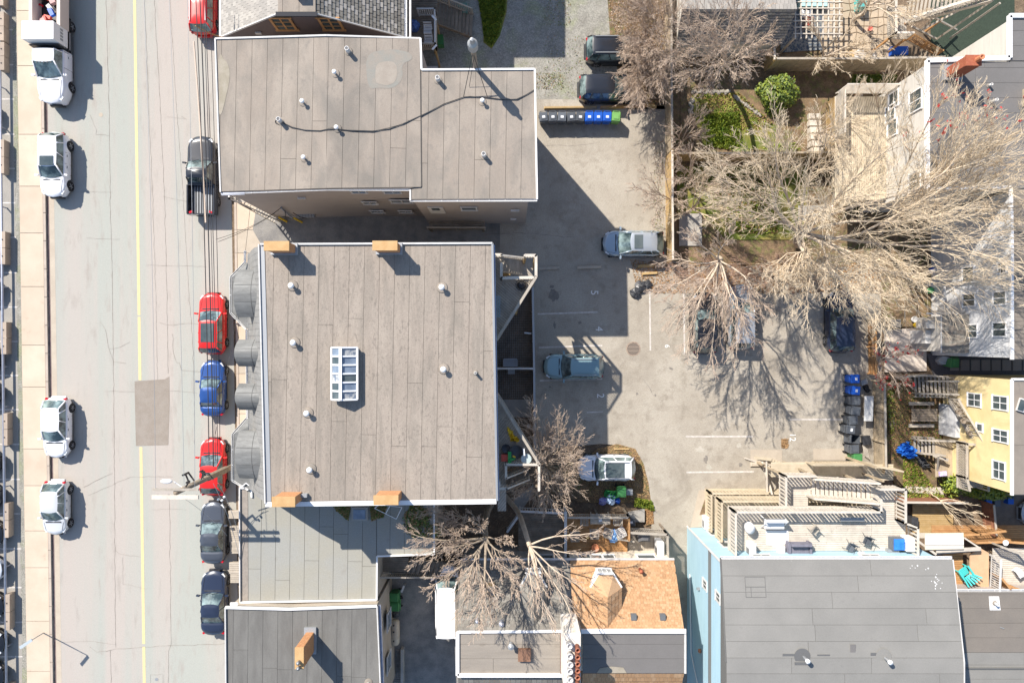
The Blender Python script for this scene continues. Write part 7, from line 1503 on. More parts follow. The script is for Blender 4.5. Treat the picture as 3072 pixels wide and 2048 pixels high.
# ================================================================ B9 yellow house
z9=7.0
o=thing('yellow_house','yellow stucco house with white framed windows at the right edge','house',P(3040,1300,z9)); x9=X(3034,z9)+.12
m_=MB(); m_.box(x9,Y(1480,z9),0,X(3400,z9),Y(1140,z9),z9-.05); m_.build('wall',YELW,o); m_=MB(); m_.box(X(3036,z9),Y(1484,z9),z9-.05,X(3400,z9),Y(1137,z9),z9); m_.build('roof_deck',DECKD2,o)
planks(o,[P2(3038,1139,z9),P2(3390,1139,z9),P2(3390,1482,z9),P2(3038,1482,z9)],z9+.03,R(90),.9,.016,.02,M('brown_roof',(.25,.215,.18),(.22,.19,.16),sc=1,fine=.08),'roofing_sheet',split=9)
trim(o,[(X(3034,z9),Y(1484,z9),z9+.05),(X(3034,z9),Y(1137,z9),z9+.05),(X(3400,z9),Y(1137,z9),z9+.05)],WHITE,.14,.14)
zv=lambda px: H-x9*F/(px-1536)
for (px,py,w_,h_) in ((2924,1199,.85,1.3),(3001,1208,.85,1.35),(3002,1307,.75,1.35),(2998,1410,1.1,1.1)):
    z=zv(px); window(o,(x9,Y(py,z),z),PI,w_,h_,WHITE,2,2)
z=zv(2940); window(o,(x9,Y(1282,z),z),PI,.5,.6,WHITE,1,1)
sh=thing('roof_antenna_frame','white rimmed rooflight on the brown roof of the yellow house','rooflight',P(3064,1215,z9)); m_=MB(); m_.obox(P(3066,1215,z9+.1),(.5,.8,.2),-.3); m_.build('frame',WHITE2,sh); m_=MB(); m_.obox(P(3066,1215,z9+.22),(.36,.66,.04),-.3); m_.build('pane',GLS,sh)
m_=MB(); m_.prism(pq(0,(2655,1130),(2850,1130),(2850,1500),(2700,1500),(2655,1380)),0,.13); tag(m_.build('side_garden_ground',LEAFG),kind='structure'); sheet('side_lawn',pq(0,(2706,1370),(2745,1390),(2790,1450),(2830,1490),(2706,1490)),.15,LAWN)
scatter('grass_blades',pq(0,(2706,1370),(2745,1390),(2790,1450),(2830,1490),(2706,1490)),6000,[GRASSB,LEAFY,DRYL],.06,.15,.8,seed=51); scatter('leaf_litter',pq(0,(2662,1140),(2850,1140),(2850,1330),(2662,1380)),7000,[DRYL,DRYL,GRASSB,WOODO],.04,.13,.5,seed=52)
o=thing('garden_stair','upper weathered garden stair leading to the yellow house','stair',P(2780,1160,1)); stairs(o,(X(2742,.3),Y(1160,.3),.25),(X(2850,1.8),Y(1160,1.8),1.8),1.5,9,WOODG); railing(o,(X(2742,.3),Y(1178,.3),.25),(X(2850,1.8),Y(1180,1.8),1.8),.9,WOODG,sp=.2); railing(o,(X(2760,.3),Y(1141,.3),.3),(X(2850,1.8),Y(1141,1.8),1.8),.9,WOODG,sp=.2)
planks(o,[P2(2850,1140,1.8),P2(2895,1140,1.8),P2(2895,1190,1.8),P2(2850,1190,1.8)],1.8,R(80),.14,.03,.04,WOODG,'deck_board')
o=thing('ladder_stair','steep diagonal stair against the yellow house wall','stair',P(2890,1260,2)); 
railing(o,(X(2850,2),Y(1195,2),2.0),(X(2925,3.4),Y(1322,3.4),3.4),.9,WOODG,sp=.25,tw=.14); stairs(o,(X(2868,2),Y(1195,2),2.0),(X(2943,3.4),Y(1320,3.4),3.4),.9,14,WOODG); 
for i,(x,y) in enumerate(((2870,1235),(2883,1262),(2902,1298),(2940,1296),(2948,1318),(2962,1330))): pot(['first hanging pot from the top on the diagonal stair','second hanging pot on the diagonal stair','third hanging pot on the diagonal stair','upper brown pot on the yellow wall','middle brown pot on the yellow wall','pale pot lowest on the yellow wall'][i],x,y,3.0,.17,.3,WOODD if i<5 else WHITE2)
m_=MB(); m_.box(X(2855,1.6),Y(1310,1.6),0,X(2890,1.6),Y(1215,1.6),2.0); tag(m_.build('white_shed',WHTW),'narrow white shed under the diagonal stair','shed')
o=thing('garden_stair','lower weathered garden stair by the blue tarpaulin','stair',P(2770,1335,1)); stairs(o,(X(2740,.3),Y(1333,.3),.25),(X(2806,1.2),Y(1338,1.2),1.2),1.2,6,WOODG); railing(o,(X(2738,.3),Y(1315,.3),.25),(X(2850,1.2),Y(1318,1.2),1.3),.9,WOODG,sp=.2); railing(o,(X(2745,.3),Y(1355,.3),.25),(X(2810,1.2),Y(1360,1.2),1.3),.8,WOODG,sp=.2)
o=thing('side_deck','weathered raised deck with planters against the yellow house','deck',P(2880,1400,1.3)); planks(o,[P2(2806,1318,1.2),P2(2868,1318,1.2),P2(2868,1430,1.2),P2(2806,1430,1.2)],1.2,R(90),.14,.02,.04,WOODF,'deck_board'); planks(o,[P2(2870,1322,2.6),P2(2950,1322,2.6),P2(2950,1462,2.6),P2(2870,1462,2.6)],2.6,R(90),.14,.02,.04,WOODG,'deck_board')
for a,b in (((2872,1325),(2872,1425)),((2935,1328),(2935,1462)),((2872,1325),(2935,1328)),((2872,1425),(2880,1462))): railing(o,(*P2(*a,2.6),2.6),(*P2(*b,2.6),2.6),1.0,WOODG,sp=.18,tw=.16)
m_=MB(); m_.bar(P(2800,1365,1.8),P(2845,1380,1.8),.2,.05); m_.bar(P(2815,1368,1.9),P(2812,1410,1.2),.12,.05); m_.build('loose_board',WOODG,o)
tu=thing('turquoise_chair','turquoise plastic chair by the low window of the yellow house','chair',P(2952,1420,2.0)); m_=MB(); c=P(2956,1424,3.0); m_.lathe(c,[(.001,0),(.3,.02),(.4,.2),(.38,.22),(.001,.1)],12); m_.build('seat_shell',TURQ,tu,True)
for i,(x,y,mt,l) in enumerate(((2925,1350,TARPB,'blue cloth bundle'),(2958,1352,BLUP,'blue watering can'),(2975,1360,ORNG,'rust coloured plant'),(2972,1378,ORNG,'brown plant'),(2910,1380,WOODY,'straw hat'),(2920,1405,BLKP,'dark patterned cushion'),(2958,1370,TURQ,'turquoise cloth'))): pot(l+' on the yellow house deck',x,y,2.7,.18,.22,mt,'garden item','garden_tub')
m_=MB(); m_.obox(P(2828,1420,1.4),(.5,.3,.15),.1); tag(m_.build('folded_cloth',M('lilac_cloth',(.45,.30,.65),(.75,.7,.8),sc=8)),'lilac folded cloth on the lower part of the deck','cloth')
pt=thing('picnic_table','weathered brown picnic table with two benches in the leafy side garden','picnic table',P(2775,1245,.13)); c=P(2774,1245,.85)
for k in range(5): m_=MB(); y=c[1]+.36-k*.18; m_.box(c[0]-.9,y-.08,.80,c[0]+.9,y+.08,.85); m_.build('table_board',WOODD,pt)
for s in (1,-1): m_=MB(); m_.box(c[0]-.9,c[1]+s*.78-.12,.45,c[0]+.9,c[1]+s*.78+.12,.49); m_.build('bench_board',WOODG,pt); 
for s in (1,-1): m_=MB(); m_.bar((c[0]+s*.6,c[1]-.85,.42),(c[0]+s*.6,c[1]+.85,.42),.06,.1); m_.bar((c[0]+s*.6,c[1]-.7,.1),(c[0]+s*.6,c[1]+.3,.8),.06,.08); m_.bar((c[0]+s*.6,c[1]+.7,.1),(c[0]+s*.6,c[1]-.3,.8),.06,.08); m_.build('trestle',WOODD,pt)
crumple('blue_tarpaulin','bright blue crumpled tarpaulin heap beside the lower garden stair','tarpaulin',[(2680,1352),(2698,1328),(2722,1320),(2730,1335),(2755,1350),(2742,1368),(2725,1376),(2700,1362)],.2,TARPB,.55,7,9)
crumple('junk_heap','dark heap of oddments below the blue tarpaulin','heap',[(2740,1365),(2770,1370),(2790,1400),(2765,1402),(2748,1385)],.2,BLKP,.4,9,6)
# fences
fence('board_fence','long weathered board fence behind the row of dark bins',[P2(2614,1140),P2(2618,1405)],1.75,WOODF,capm=WOODG)
fence('board_fence','leaning mossy board fence above the leafy side garden',[P2(2655,1128),P2(2740,1122),P2(2850,1133)],1.4,WOODF,capm=WOODG)
fence('board_fence','upper greyed half of the tall board fence between the gravel lot and the gardens',[P2(1993,-60),P2(1994,250),P2(1996,470)],2.1,WOODF,capm=WOODG,bw=.15,face=-1)
fence('board_fence','lower golden half of the tall board fence beside the silver blue SUV',[P2(1996,476),P2(1998,788)],2.1,WOODY,capm=WOODP,bw=.15,face=-1)
fence('board_fence','cross board fence between the upper and the middle garden',[P2(1996,484),P2(2240,484),P2(2500,480)],2.1,WOODY,capm=WOODF,bw=.15,face=-1)
fence('board_fence','grey topped board fence running to the pale house below the patio',[P2(2295,214),P2(2560,214),P2(2775,210)],2.2,WOODF,capm=WOODG,bw=.15,face=-1)
fence('board_fence','short return of the patio fence above the round green shrub',[P2(2290,150),P2(2292,214)],2.0,WOODY,capm=WOODP,face=-1)
fence('board_fence','low timber fence beside the pale slab',[P2(2600,960),P2(2602,1120)],1.2,WOODO,capm=WOODO)
fence('board_fence','reddish brown board fence below the pale timber path, right of the stair tower',[P2(2672,1490),P2(2860,1492)],1.6,REDF,capm=WOODP,face=1)
fence('board_fence','fence post and rail at the edge of the lower right driveway',[P2(2940,1500),P2(2948,1590)],1.4,REDF,capm=WOODG)
block('landscape_timber','long pale garden path timber above the reddish fence','timber',2710,1466,2830,1472,.5,.12,WOODP,.12)
# shed and pergola at the top
o=thing('garden_shed','grey shingled shed roof half hidden under the bare tree at the top','shed',P(2220,60,3)); zs_=3.2; ax_,bx_=X(2035,zs_),X(2372,zs_); yb_=Y(133,2.6)
m_=MB(); m_.box(ax_+.3,yb_+.2,0,bx_-.3,Y(-200,3),2.5); m_.build('wall',GRYW,o)
yr=Y(28,4.2); shingles(o,(ax_,yb_,2.6),(bx_-.3,yb_,2.6),(bx_,yr,4.2),(ax_,yr,4.2),30,12,[GREYD,SH_G[0],SH_G[2]],'roof_shingle',seed=9,limit=200); shingles(o,(bx_,Y(-200,3),2.6),(ax_,Y(-200,3),2.6),(ax_,yr,4.2),(bx_,yr,4.2),30,14,[SH_L[0],SH_L[2]],'roof_shingle',seed=10,limit=60)
m_=MB(); m_.add([(ax_,yb_,2.57),(bx_-.3,yb_,2.57),(bx_,yr,4.17),(ax_,yr,4.17),(ax_,Y(-200,3),2.57),(bx_,Y(-200,3),2.57)],[(0,1,2,3),(3,2,5,4)]); m_.build('roof_underlay',DECKD2,o)
o=thing('pergola','open white lattice pergola over the patterned terrace at the top','pergola',P(2440,50,2.6)); zp=2.7
for k in range(9): m_=MB(); x=X(2385+k*16.5,zp); m_.box(x-.035,Y(118-k*.5,zp),zp,x+.035,Y(-100,zp),zp+.10); m_.build('rafter',WOODP,o)
for k in range(9): m_=MB(); y=Y(104-k*19,zp); m_.box(X(2378,zp),y-.03,zp+.10,X(2525,zp),y+.03,zp+.15); m_.build('cross_slat',WOODP,o)
posts(o,[P2(2385,112,zp),P2(2515,108,zp)],.1,zp,WOODP)
sheet('patterned_terrace',pq(0,(2340,-80),(2500,-80),(2500,150),(2340,160)),.12,M('patterned_terrace_rug',(.07,.09,.12),(.22,.22,.21),sc=6,fine=.1,lo=.48,hi=.52),.03)
m_=MB(); c=P(2440,10,.5); m_.box(c[0]-1.0,c[1]-.25,.2,c[0]+1.0,c[1]+.5,.6); tag(m_.build('pool_table_cover',M('aqua_cover',(.40,.62,.62),fine=.05)),'pale aqua covered table under the white pergola','table')
slatchair('white ribbed chair under the pergola',2408,52,.12,WHITE,PI,.55); slatchair('reddish chair under the pergola',2418,76,.12,REDP,PI/2,.5)
pot('white round patio heater base on the flagstones',2575,172,.13,.42,.3,WHITE2,'tub','tub',fill=.98); pot('small white pot by the patio fence',2620,170,.13,.18,.25,WHITE2); pot('red flower pot on the flagstone patio',2607,90,.13,.17,.22,REDP); pot('yellowed wicker basket near the patio fence',2547,165,.13,.32,.2,WOODY,'basket','basket')
m_=MB(); c=P(2587,10,.8); m_.box(c[0]-.25,c[1]-.3,.1,c[0]+.25,c[1]+.4,.9); tag(m_.build('teal_chair_cover',TURQ),'teal covered chair at the top edge of the flagstones','chair')
# big timber stair top right
o=thing('timber_staircase','long weathered timber staircase with cross braces at the top right','staircase',P(2800,80,2)); 
stairs(o,(X(2720,2.0),Y(40,2),2.0),(X(2990,6.5),Y(-40,6.5),6.3),1.6,20,WOODG)
railing(o,(X(2720,2.4),Y(68,2.4),2.2),(X(2950,5.6),Y(0,5.6),5.6),1.0,WOODP,sp=.15,tw=.18)
planks(o,[P2(2662,20,2.2),P2(2720,20,2.2),P2(2720,112,2.2),P2(2662,112,2.2)],2.2,R(90),.14,.02,.04,WOODG,'landing_board'); railing(o,(*P2(2664,22,2.2),2.2),(*P2(2664,118,2.2),2.2),1.0,WOODP,sp=.14,tw=.16); railing(o,(*P2(2664,118,2.2),2.2),(*P2(2716,118,2.2),2.2),1.0,WOODP,sp=.14,tw=.14)
m_=MB()
for (a,b,z_,c_,d,zz) in ((2735,80,1.6,2810,118,.3),(2800,52,2.2,2870,90,.5),(2810,118,.3,2980,0,5.5),(2850,116,.3,3000,10,5.0),(2765,90,.5,2800,55,2.5),(2770,88,2.2,2880,30,3.2),(2720,122,2.0,2805,165,.3)): m_.bar(P(a,b,z_),P(c_,d,zz),.12,.10)
m_.build('brace',WOODG,o); railing(o,(X(2718,2),Y(120,2),2.0),(X(2808,.4),Y(166,.4),.3),.9,WOODO,sp=.16); posts(o,[P2(2664,118,2.2),P2(2716,118,2.2),P2(2720,68,2.4),P2(2850,40,3)],.1,2.3,WOODO)
sheet('dark_turf',pq(0,(2790,-60),(3040,-60),(3040,190),(2790,190)),.12,M('dark_green_turf',(.035,.05,.035),fine=.3,fsc=14,rough=1,bump=.5),.05)
m_=MB(); c=P(2702,150,.6); m_.box(c[0]-.6,c[1]-.3,.1,c[0]+.6,c[1]+.3,.5); tag(m_.build('blue_paddling_pool',BLUP),'dark blue tub in the shade of the timber staircase','tub')
sheet('strip_lawn',pq(0,(2555,225),(2690,225),(2660,285),(2540,280)),.12,LAWN,.05); scatter('grass_blades',pq(0,(2560,228),(2690,228),(2660,280),(2545,276)),3000,[GRASSB,LEAFD],.06,.12,.8,seed=61)
for i,(x,y) in enumerate(((2535,277),(2560,275),(2590,273),(2640,270))): shrub('flower_tuft',['first yellow reddish tuft along the lattice','second yellow reddish tuft along the lattice','third yellow reddish tuft along the lattice','straw coloured tuft at the corner of the pale house'][i],x,y,.3,.25,.4,[LEAFY,REDP if i<2 else DRYL],160,.07,20+i)
# ================================================================ lower right timber decks
zo=1.0
o=thing('cedar_deck','orange cedar decking with many railings at the lower right','deck',P(2900,1640,zo))
planks(o,[P2(2738,1505,.4),P2(2860,1505,.4),P2(2860,1600,.4),P2(2738,1600,.4)],.4,0,.14,.02,.04,WOODY,'path_board',seed=3); planks(o,[P2(2795,1575,zo),P2(3080,1575,zo),P2(3080,1620,zo),P2(2795,1620,zo)],zo,0,.14,.02,.04,WOODO,'deck_board',seed=4)
planks(o,[P2(2850,1640,2.4),P2(2912,1640,2.4),P2(2912,1790,2.4),P2(2850,1790,2.4)],1.6,0,.14,.02,.04,WOODO,'deck_board',seed=5)
planks(o,[P2(2972,1640,1.6),P2(3090,1640,1.6),P2(3090,1780,1.6),P2(2972,1780,1.6)],1.8,R(0),.14,.02,.04,WOODP,'deck_board',seed=6)
for (a,b,c_,d,z_,mt,h_) in ((2797,1596,2912,1590,1.0,WOODO,1.0),(2912,1590,2990,1580,1.0,WOODO,1.0),(2900,1615,2992,1612,1.2,WOODO,1.0),(2990,1612,3080,1620,1.4,WOODO,1.0),(2972,1664,2968,1760,2.0,WHITE2,1.0),(2975,1720,3000,1750,2.0,WOODO,1.0),(2990,1740,3050,1760,1.8,WOODO,.9),(2970,1625,3050,1655,2.0,WOODG,1.0)): railing(o,(*P2(a,b,z_),z_),(*P2(c_,d,z_),z_),h_,mt,sp=.16,tw=.14)
m_=MB(); m_.prism([P2(2912,1664,2.2),P2(2945,1645,2.2),P2(2968,1658,2.2),P2(2968,1770,2.2),P2(2912,1745,2.2)],2.05,2.15); m_.build('plywood_sheet',M('plywood',(.60,.40,.24),(.54,.35,.21),sc=1.5,fine=.06),o)
m_=MB(); m_.bar(P(2740,1612,2.6),P(2808,1662,2.6),.15,.10); m_.bar(P(2745,1605,2.2),P(2860,1606,2.2),.35,.06); m_.bar(P(2808,1652,2.6),P(2942,1645,2.6),.25,.06); m_.bar(P(2808,1660,2.4),P(2942,1650,2.4),.06,.10); m_.bar(P(2892,1612,2.5),P(2942,1645,2.6),.10,.08); m_.build('grey_beam',WOODP,o)
m_=MB(); m_.bar((X(2776,2.8),Y(1624,2.8),2.75),(X(2892,2.8),Y(1622,2.8),2.75),1.1,.05); 
m_.build('canopy_backing',CREAM,o)
for k in range(24): m_=MB(); x=X(2777+k*4.8,2.85); m_.box(x,Y(1634,2.85),2.79,x+.085,Y(1611,2.85),2.83); m_.build('canopy_slat',WHITE,o)
ch=thing('lounge_chair','turquoise adirondack chair on the orange deck beside the grey roof','chair',P(2884,1712,1.66),R(-145))
for k in range(6): m_=MB(); a=(k-2.5)*.10; m_.bar((a*1.1,.22,.42),(a*2.2,.62-abs(a)*.3,1.0),.10,.03); m_.build('back_slat',TURQ,ch,False,True)
for k in range(5): m_=MB(); m_.box(-.28,-.38+k*.12,.36-k*.02,.28,-.28+k*.12,.39-k*.02); m_.build('seat_slat',TURQ,ch,False,True)
for q in (1,-1):
    m_=MB(); m_.box(q*.36-.06,-.42,.58,q*.36+.06,.34,.61); m_.build('armrest',TURQ,ch,False,True)
    m_=MB(); m_.box(q*.34-.03,-.38,0,q*.34+.03,-.30,.58); m_.bar((q*.31,-.35,.33),(q*.31,.5,.03),.05,.10); m_.build('leg',TURQ,ch,False,True)
m_=MB(); c=P(2915,1738,2.2); m_.obox((c[0],c[1],2.1),(.42,.36,.4),-.5); tag(m_.build('dark_cube_stool',GRYP),'dark grey cube stool below the turquoise chair','stool'); pot('small dark pot beside the turquoise chair',2898,1730,1.65,.16,.25,BLKP)
heatpump('white heat pump on the pale deck at the lower right',3045,1712,1.85,.4,.5,.5,.6); pot('white round ceiling fan like bowl on the orange railing',3014,1626,2.4,.2,.12,WHITE,'bowl','bowl')
m_=MB(); c=P(2746,1566,1.0); m_.box(c[0]-.2,c[1]-.35,.2,c[0]+.28,c[1]+.3,.9); tag(m_.build('black_cooler',BLKP),'black box by the right end railing of the blue house top deck','box')
sheet('lower_driveway',pq(0,(2950,1480),(3400,1480),(3400,1610),(3000,1610),(2950,1560)),.125,M('brown_driveway',(.17,.145,.125),(.22,.19,.165),sc=1.5,fine=.2,rough=.95,bump=.4),.1)
shrub('garden_shrub','tall yellow green shrub below the yellow house deck',2850,1440,1.0,1.1,2.2,[LEAFY,LEAFY,LEAFD],4200,.08,7); shrub('garden_shrub','low yellow green hedge along the yellow house wall',2960,1475,1.9,.55,1.3,[LEAFY,LEAFY,LEAFD],4200,.08,8)
shrub('rhododendron','round glossy green rhododendron in the upper garden',2325,290,1.55,1.45,2.4,[LEAFD,LEAFD,LEAFY],9000,.085,9)
for i,(x,y,l) in enumerate(((2230,455,'small leafy groundcover shrub by the cross fence'),(2345,445,'green and red groundcover along the cross fence'))): shrub('low_shrub',l,x,y,.8 if i==0 else 1.6,.5,.5,[LEAFD,LEAFY],1200,.06,15+i)
shrub('side_ivy','ivy and moss along the long board fence of the side garden',2668,1230,.4,2.2,.5,[LEAFY,LEAFD,DRYL],1800,.06,18)
shrub('potted_shrub','small green shrub by the white shed',2842,1300,.25,.5,.8,[LEAFD,LEAFY],400,.06,19)
m_=MB()
for i in range(9): a=(X(2100),Y(445)); 
bag('large black rubbish bags slumped at the corner of the parking lot',1920,862,BLKP,.42,.13,seed=11,h=.5); bag('second black rubbish bag leaning on the others',1905,880,BLKP,.36,.13,seed=12,h=.45); bag('third black rubbish bag, rightmost of the heap',1940,855,BLKP,.34,.13,seed=13,h=.42)
# ================================================================ WHEELIE BINS
def bin_(label,x,y,rz,mat,lid=None,z=.13,open_=False,sticker=True,group=None,s=1.0):
    o=thing('wheelie_bin',label,'wheelie bin',(*P2(x,y,z),z),rz,group); w,d,h=.58*s,.72*s,1.0*s; m_=MB()
    m_.add([(-w*.40,-d*.36,.05),(w*.40,-d*.36,.05),(w*.40,d*.36,.05),(-w*.40,d*.36,.05),(-w/2,-d*.46,h-.05),(w/2,-d*.46,h-.05),(w/2,d*.42,h),(-w/2,d*.42,h)],[(3,2,1,0),(0,1,5,4),(1,2,6,5),(2,3,7,6),(3,0,4,7)]+([] if open_ else [(4,5,6,7)])); m_.build('bin_body',mat,o,False,True)
    l=MB()
    if not open_:
        l.add([(-w*.53,-d*.50,h-.04),(w*.53,-d*.50,h-.04),(w*.53,d*.40,h+.02),(-w*.53,d*.40,h+.02),(-w*.45,-d*.42,h+.05),(w*.45,-d*.42,h+.05),(w*.46,d*.34,h+.09),(-w*.46,d*.34,h+.09)],[(4,5,6,7),(0,1,5,4),(1,2,6,5),(2,3,7,6),(3,0,4,7),(3,2,1,0)])
        l.box(-w*.3,-d*.28,h+.07,w*.3,d*.16,h+.10)
    else: l.add([(-w*.5,d*.42,h),(w*.5,d*.42,h),(w*.5,d*.62,.25),(-w*.5,d*.62,.25),(-w*.5,d*.46,h),(w*.5,d*.46,h),(w*.5,d*.66,.25),(-w*.5,d*.66,.25)],[(0,1,2,3),(7,6,5,4),(0,4,5,1),(1,5,6,2),(2,6,7,3),(3,7,4,0)])
    l.build('lid',lid or mat,o,False,True)
    m_=MB(); m_.tube((-w*.42,d*.52,h-.02),(w*.42,d*.52,h-.02),.022,n=7); m_.bar((-w*.36,d*.36,h-.02),(-w*.36,d*.54,h-.02),.04,.04); m_.bar((w*.36,d*.36,h-.02),(w*.36,d*.54,h-.02),.04,.04); m_.build('handle',mat,o,False,True)
    if sticker and not open_: m_=MB(); m_.add([(-.10,-.12,h+.105),(.10,-.12,h+.105),(.10,.03,h+.105),(-.10,.03,h+.105)],[(0,1,2,3)]); m_.build('sticker',PLASTW,o,False,True)
    for sx_ in (-1,1): m_=MB(); m_.tube((sx_*w*.40,d*.40,.12),(sx_*w*.5,d*.40,.12),.12,n=12); m_.build('wheel',RUB,o,False,True)
    return o
G='row of wheelie bins on the timber edging'; xs=[1631,1659,1687,1715,1742,1769,1796,1823,1850]
ordn=['first','second','third','fourth','fifth']
protoB={}
for i,x in enumerate(xs):
    mt=GRYP if i<5 else (BLUP if i<8 else LGRNP)
    lb=(ordn[i]+' charcoal bin from the taupe block in the row of nine') if i<5 else (['blue bin right beside the charcoal ones in the row of nine','middle blue bin of the row of nine','blue bin beside the green one in the row of nine'][i-5] if i<8 else 'light green bin at the right end of the row of nine')
    gx=1536+(x-1536)/1.025; gy=1024+(347-1024)/1.025
    bin_(lb,gx,gy,random.uniform(-.09,.09),mt,None,sticker=i<8,group=G)
D_=[(2564,1136,-PI/2,BLUP,'upper blue bin leaning by the long board fence',0),(2565,1171,-PI/2-.1,BLUP,'lower blue bin by the long board fence',0),(2566,1202,-PI/2,GRYP,'dark bin directly below the two blue bins',0),(2566,1232,-PI/2-.15,GRYP,'second dark bin below the blue ones',0),(2558,1260,-PI/2+.05,GRYP,'third dark bin below the blue ones',0),(2550,1288,-PI/2-.12,GRYP,'dark bin standing furthest left with a pale sticker',1),(2566,1317,-PI/2-.05,GRYP,'open dark bin with its lid hanging back',0),(2562,1347,-PI/2,GRYP,'dark bin just above the green one',0),(2572,1374,-PI/2,GRNP,'green bin at the bottom of the row by the long board fence',0)]
for (x,y,r,mt,l,st) in D_: bin_(l,1536+(x-1536)/1.02,1024+(y-1024)/1.02,r+PI,mt,None,sticker=(st==1 or mt is BLUP),open_='open' in l,group='bins along the long board fence')
bin_('green bin at the rear of the white SUV island',1858,1466,0,GRNP,sticker=False,s=1.05); 
m_=MB(); c=P(1888,1475,.6); m_.box(c[0]-.22,c[1]-.2,.13,c[0]+.22,c[1]+.2,.7); tag(m_.build('grey_box',GREYP),'grey lidded box beside the green bin behind the white SUV','box')
for i,(x,y,r) in enumerate(((1826,1480,-.2),(1843,1483,.3))):
    m_=MB(); c=P(x,y,.3)
    for (a,b,c_,d) in ((-.3,-.22,.3,-.19),(-.3,.19,.3,.22),(-.3,-.22,-.27,.22),(.27,-.22,.3,.22)):
        k=MB(); k.box(a,b,0,c_,d,.35); Q=Matrix.Translation((c[0],c[1],.13))@Matrix.Rotation(r,4,'Z'); m_.add([Q@Vector(p) for p in k.v],k.f)
    k=MB(); k.box(-.28,-.2,.01,.28,.2,.03); m_.add([Q@Vector(p) for p in k.v],k.f); tag(m_.build('recycling_crate',M('vivid_green%d'%i,(.05,.36,.10),fine=.04)),['left empty green crate tilted behind the white SUV','right empty green crate tilted behind the white SUV'][i],'crate')
bag('pale blue recycling bag behind the white SUV',1832,1497,M('pale_blue_bag',(.35,.52,.78),(.6,.7,.85),sc=10,fine=.1,rough=.25),.32,.13,seed=21,h=.5); bag('violet tinted recycling bag left of the pale blue one',1808,1503,M('violet_bag',(.16,.15,.50),(.4,.4,.6),sc=10,fine=.1,rough=.25),.26,.13,seed=22,h=.5); bag('small blue bag right of the pale blue one',1852,1502,BLUP,.2,.13,seed=23,h=.4)
bin_('tall dark bin at the corner of the brown rear deck',1886,1552,0,GRYP,sticker=True); 
bin_('upper dark green bin in the narrow yard by the oil tank',1190,1775,-PI/2,GRNP,z=1.8,sticker=False); bin_('lower green bin in the narrow yard by the oil tank',1192,1802,-PI/2,GRNP,z=1.8,sticker=False)
bag('black rubbish bag in the narrow yard above the oil tank',1186,1835,BLKP,.33,1.8,seed=31); m_=MB(); m_.bar(P(1214,1752,2.8),P(1206,1772,2.8),.12,.5); tag(m_.build('white_sign_board',WHITE2),'small white board standing in the narrow yard','board')
bin_('green bin beside the grey slab row',2837,1086,0,GRNP,sticker=False)
for i,(x,y) in enumerate(((2576,1140),)): pass
o=thing('scooter_cart','grey and black handcart leaning by the blue bins','cart',P(2596,1160,.13)); m_=MB(); m_.obox(P(2592,1146,.7),(.45,.35,.1),.3); m_.build('tray',GREYP,o); m_=MB(); m_.tube(P(2594,1158,.4),P(2604,1172,.3),.06,n=6); m_.obox(P(2600,1165,.3),(.3,.5,.25),.5); m_.build('base',BLKM,o)
m_=MB(); z_=.9; m_.obox(P(2606,1225,.8),(.62,1.75,.05),-.03); tag(m_.build('leaning_board',M('white_panel_board',(.66,.66,.64),fine=.05)),'long white panel leaning along the board fence','panel')
m_=MB(); 
for k in range(4): m_.bar(P(2588+k*4,1335+k*3,.4),P(2596+k*4,1368+k*3,.3),.05,.04)
tag(m_.build('scrap_wood',WOODP),'bundle of pale scrap sticks beside the lowest dark bins','scrap wood')
m_=MB(); c=P(2597,1320,.3); m_.obox((c[0],c[1],.3),(.55,.65,.3),.1); tag(m_.build('dark_tub',BLKP),'dark tub right of the open bin','tub')
for i,(x,y) in enumerate(((2965,1490),(2990,1494),(3030,1488))):
    m_=MB(); c=P(x,y+12,.5); m_.obox((c[0],c[1],.35),(.4,.5,.5),0); tag(m_.build('storage_tub',BLUP if i!=1 else GRYP),['left blue tub at the edge of the lower right driveway','dark tub between two blue ones at the lower right driveway','right blue tub at the edge of the lower right driveway'][i],'tub')
# ================================================================ CARS
car('white hatchback driving down the left lane beside the asphalt patch',190,1277,-90,'hatch',P_WHITE,L=4.3,W=1.78)
car('white SUV with dark sunroof driving down the left lane',185,503,-90,'suv',P_WHITE,L=4.6,W=1.84,zr=1.62,sunroof=(-.05,.62,.95))
car('small pale silver hatchback near the bottom of the left lane',187,1514,-90,'hatch',P_LSILV,L=3.85,W=1.70)
car('red car with roof rails at the top edge by the taupe block',622,25,90,'wagon',P_RED,L=4.5,rails=True)
car('black pickup truck parked against the taupe block',622,536,90,'pickup',P_BLK,L=5.5,zr=1.85)
car('red crossover with a long glass roof parked first below the alley',650,971,90,'wagon',P_RED,L=4.35,W=1.82,sunroof=(.10,1.4,.92))
car('blue parked car between the two red ones',651,1162,90,'sedan',P_BLUE,L=3.95,W=1.72,xr=-.68,tr=-.50)
car('red car parked under the utility pole',652,1395,90,'hatch',P_RED,L=4.1,sunroof=(.35,.85,.75))
car('dark grey sedan parked below the utility pole',653,1588,90,'sedan',P_GREY,L=4.35,W=1.76)
car('black sedan parked beside the dark corner roof',655,1795,90,'sedan',P_NAVY,L=4.5,W=1.80)
car('teal estate car with roof rails in the shaded parking stall',1718,1098,180,'suv',P_TEAL,L=4.25,W=1.78,rails=True,zg=0)
car('silver blue SUV with small sunroof half under the branches',1894,735,180,'suv',P_SBLUE,L=4.35,W=1.82,xf=.54,tf=.16,tr=-.70,sunroof=(.15,.75,.95),roofm=P_SILV)
car('white SUV with panoramic roof on the leafy island',1815,1397,180,'suv',P_WHITE,L=4.1,W=1.82,sunroof=(.0,1.3,1.0),rails=True)
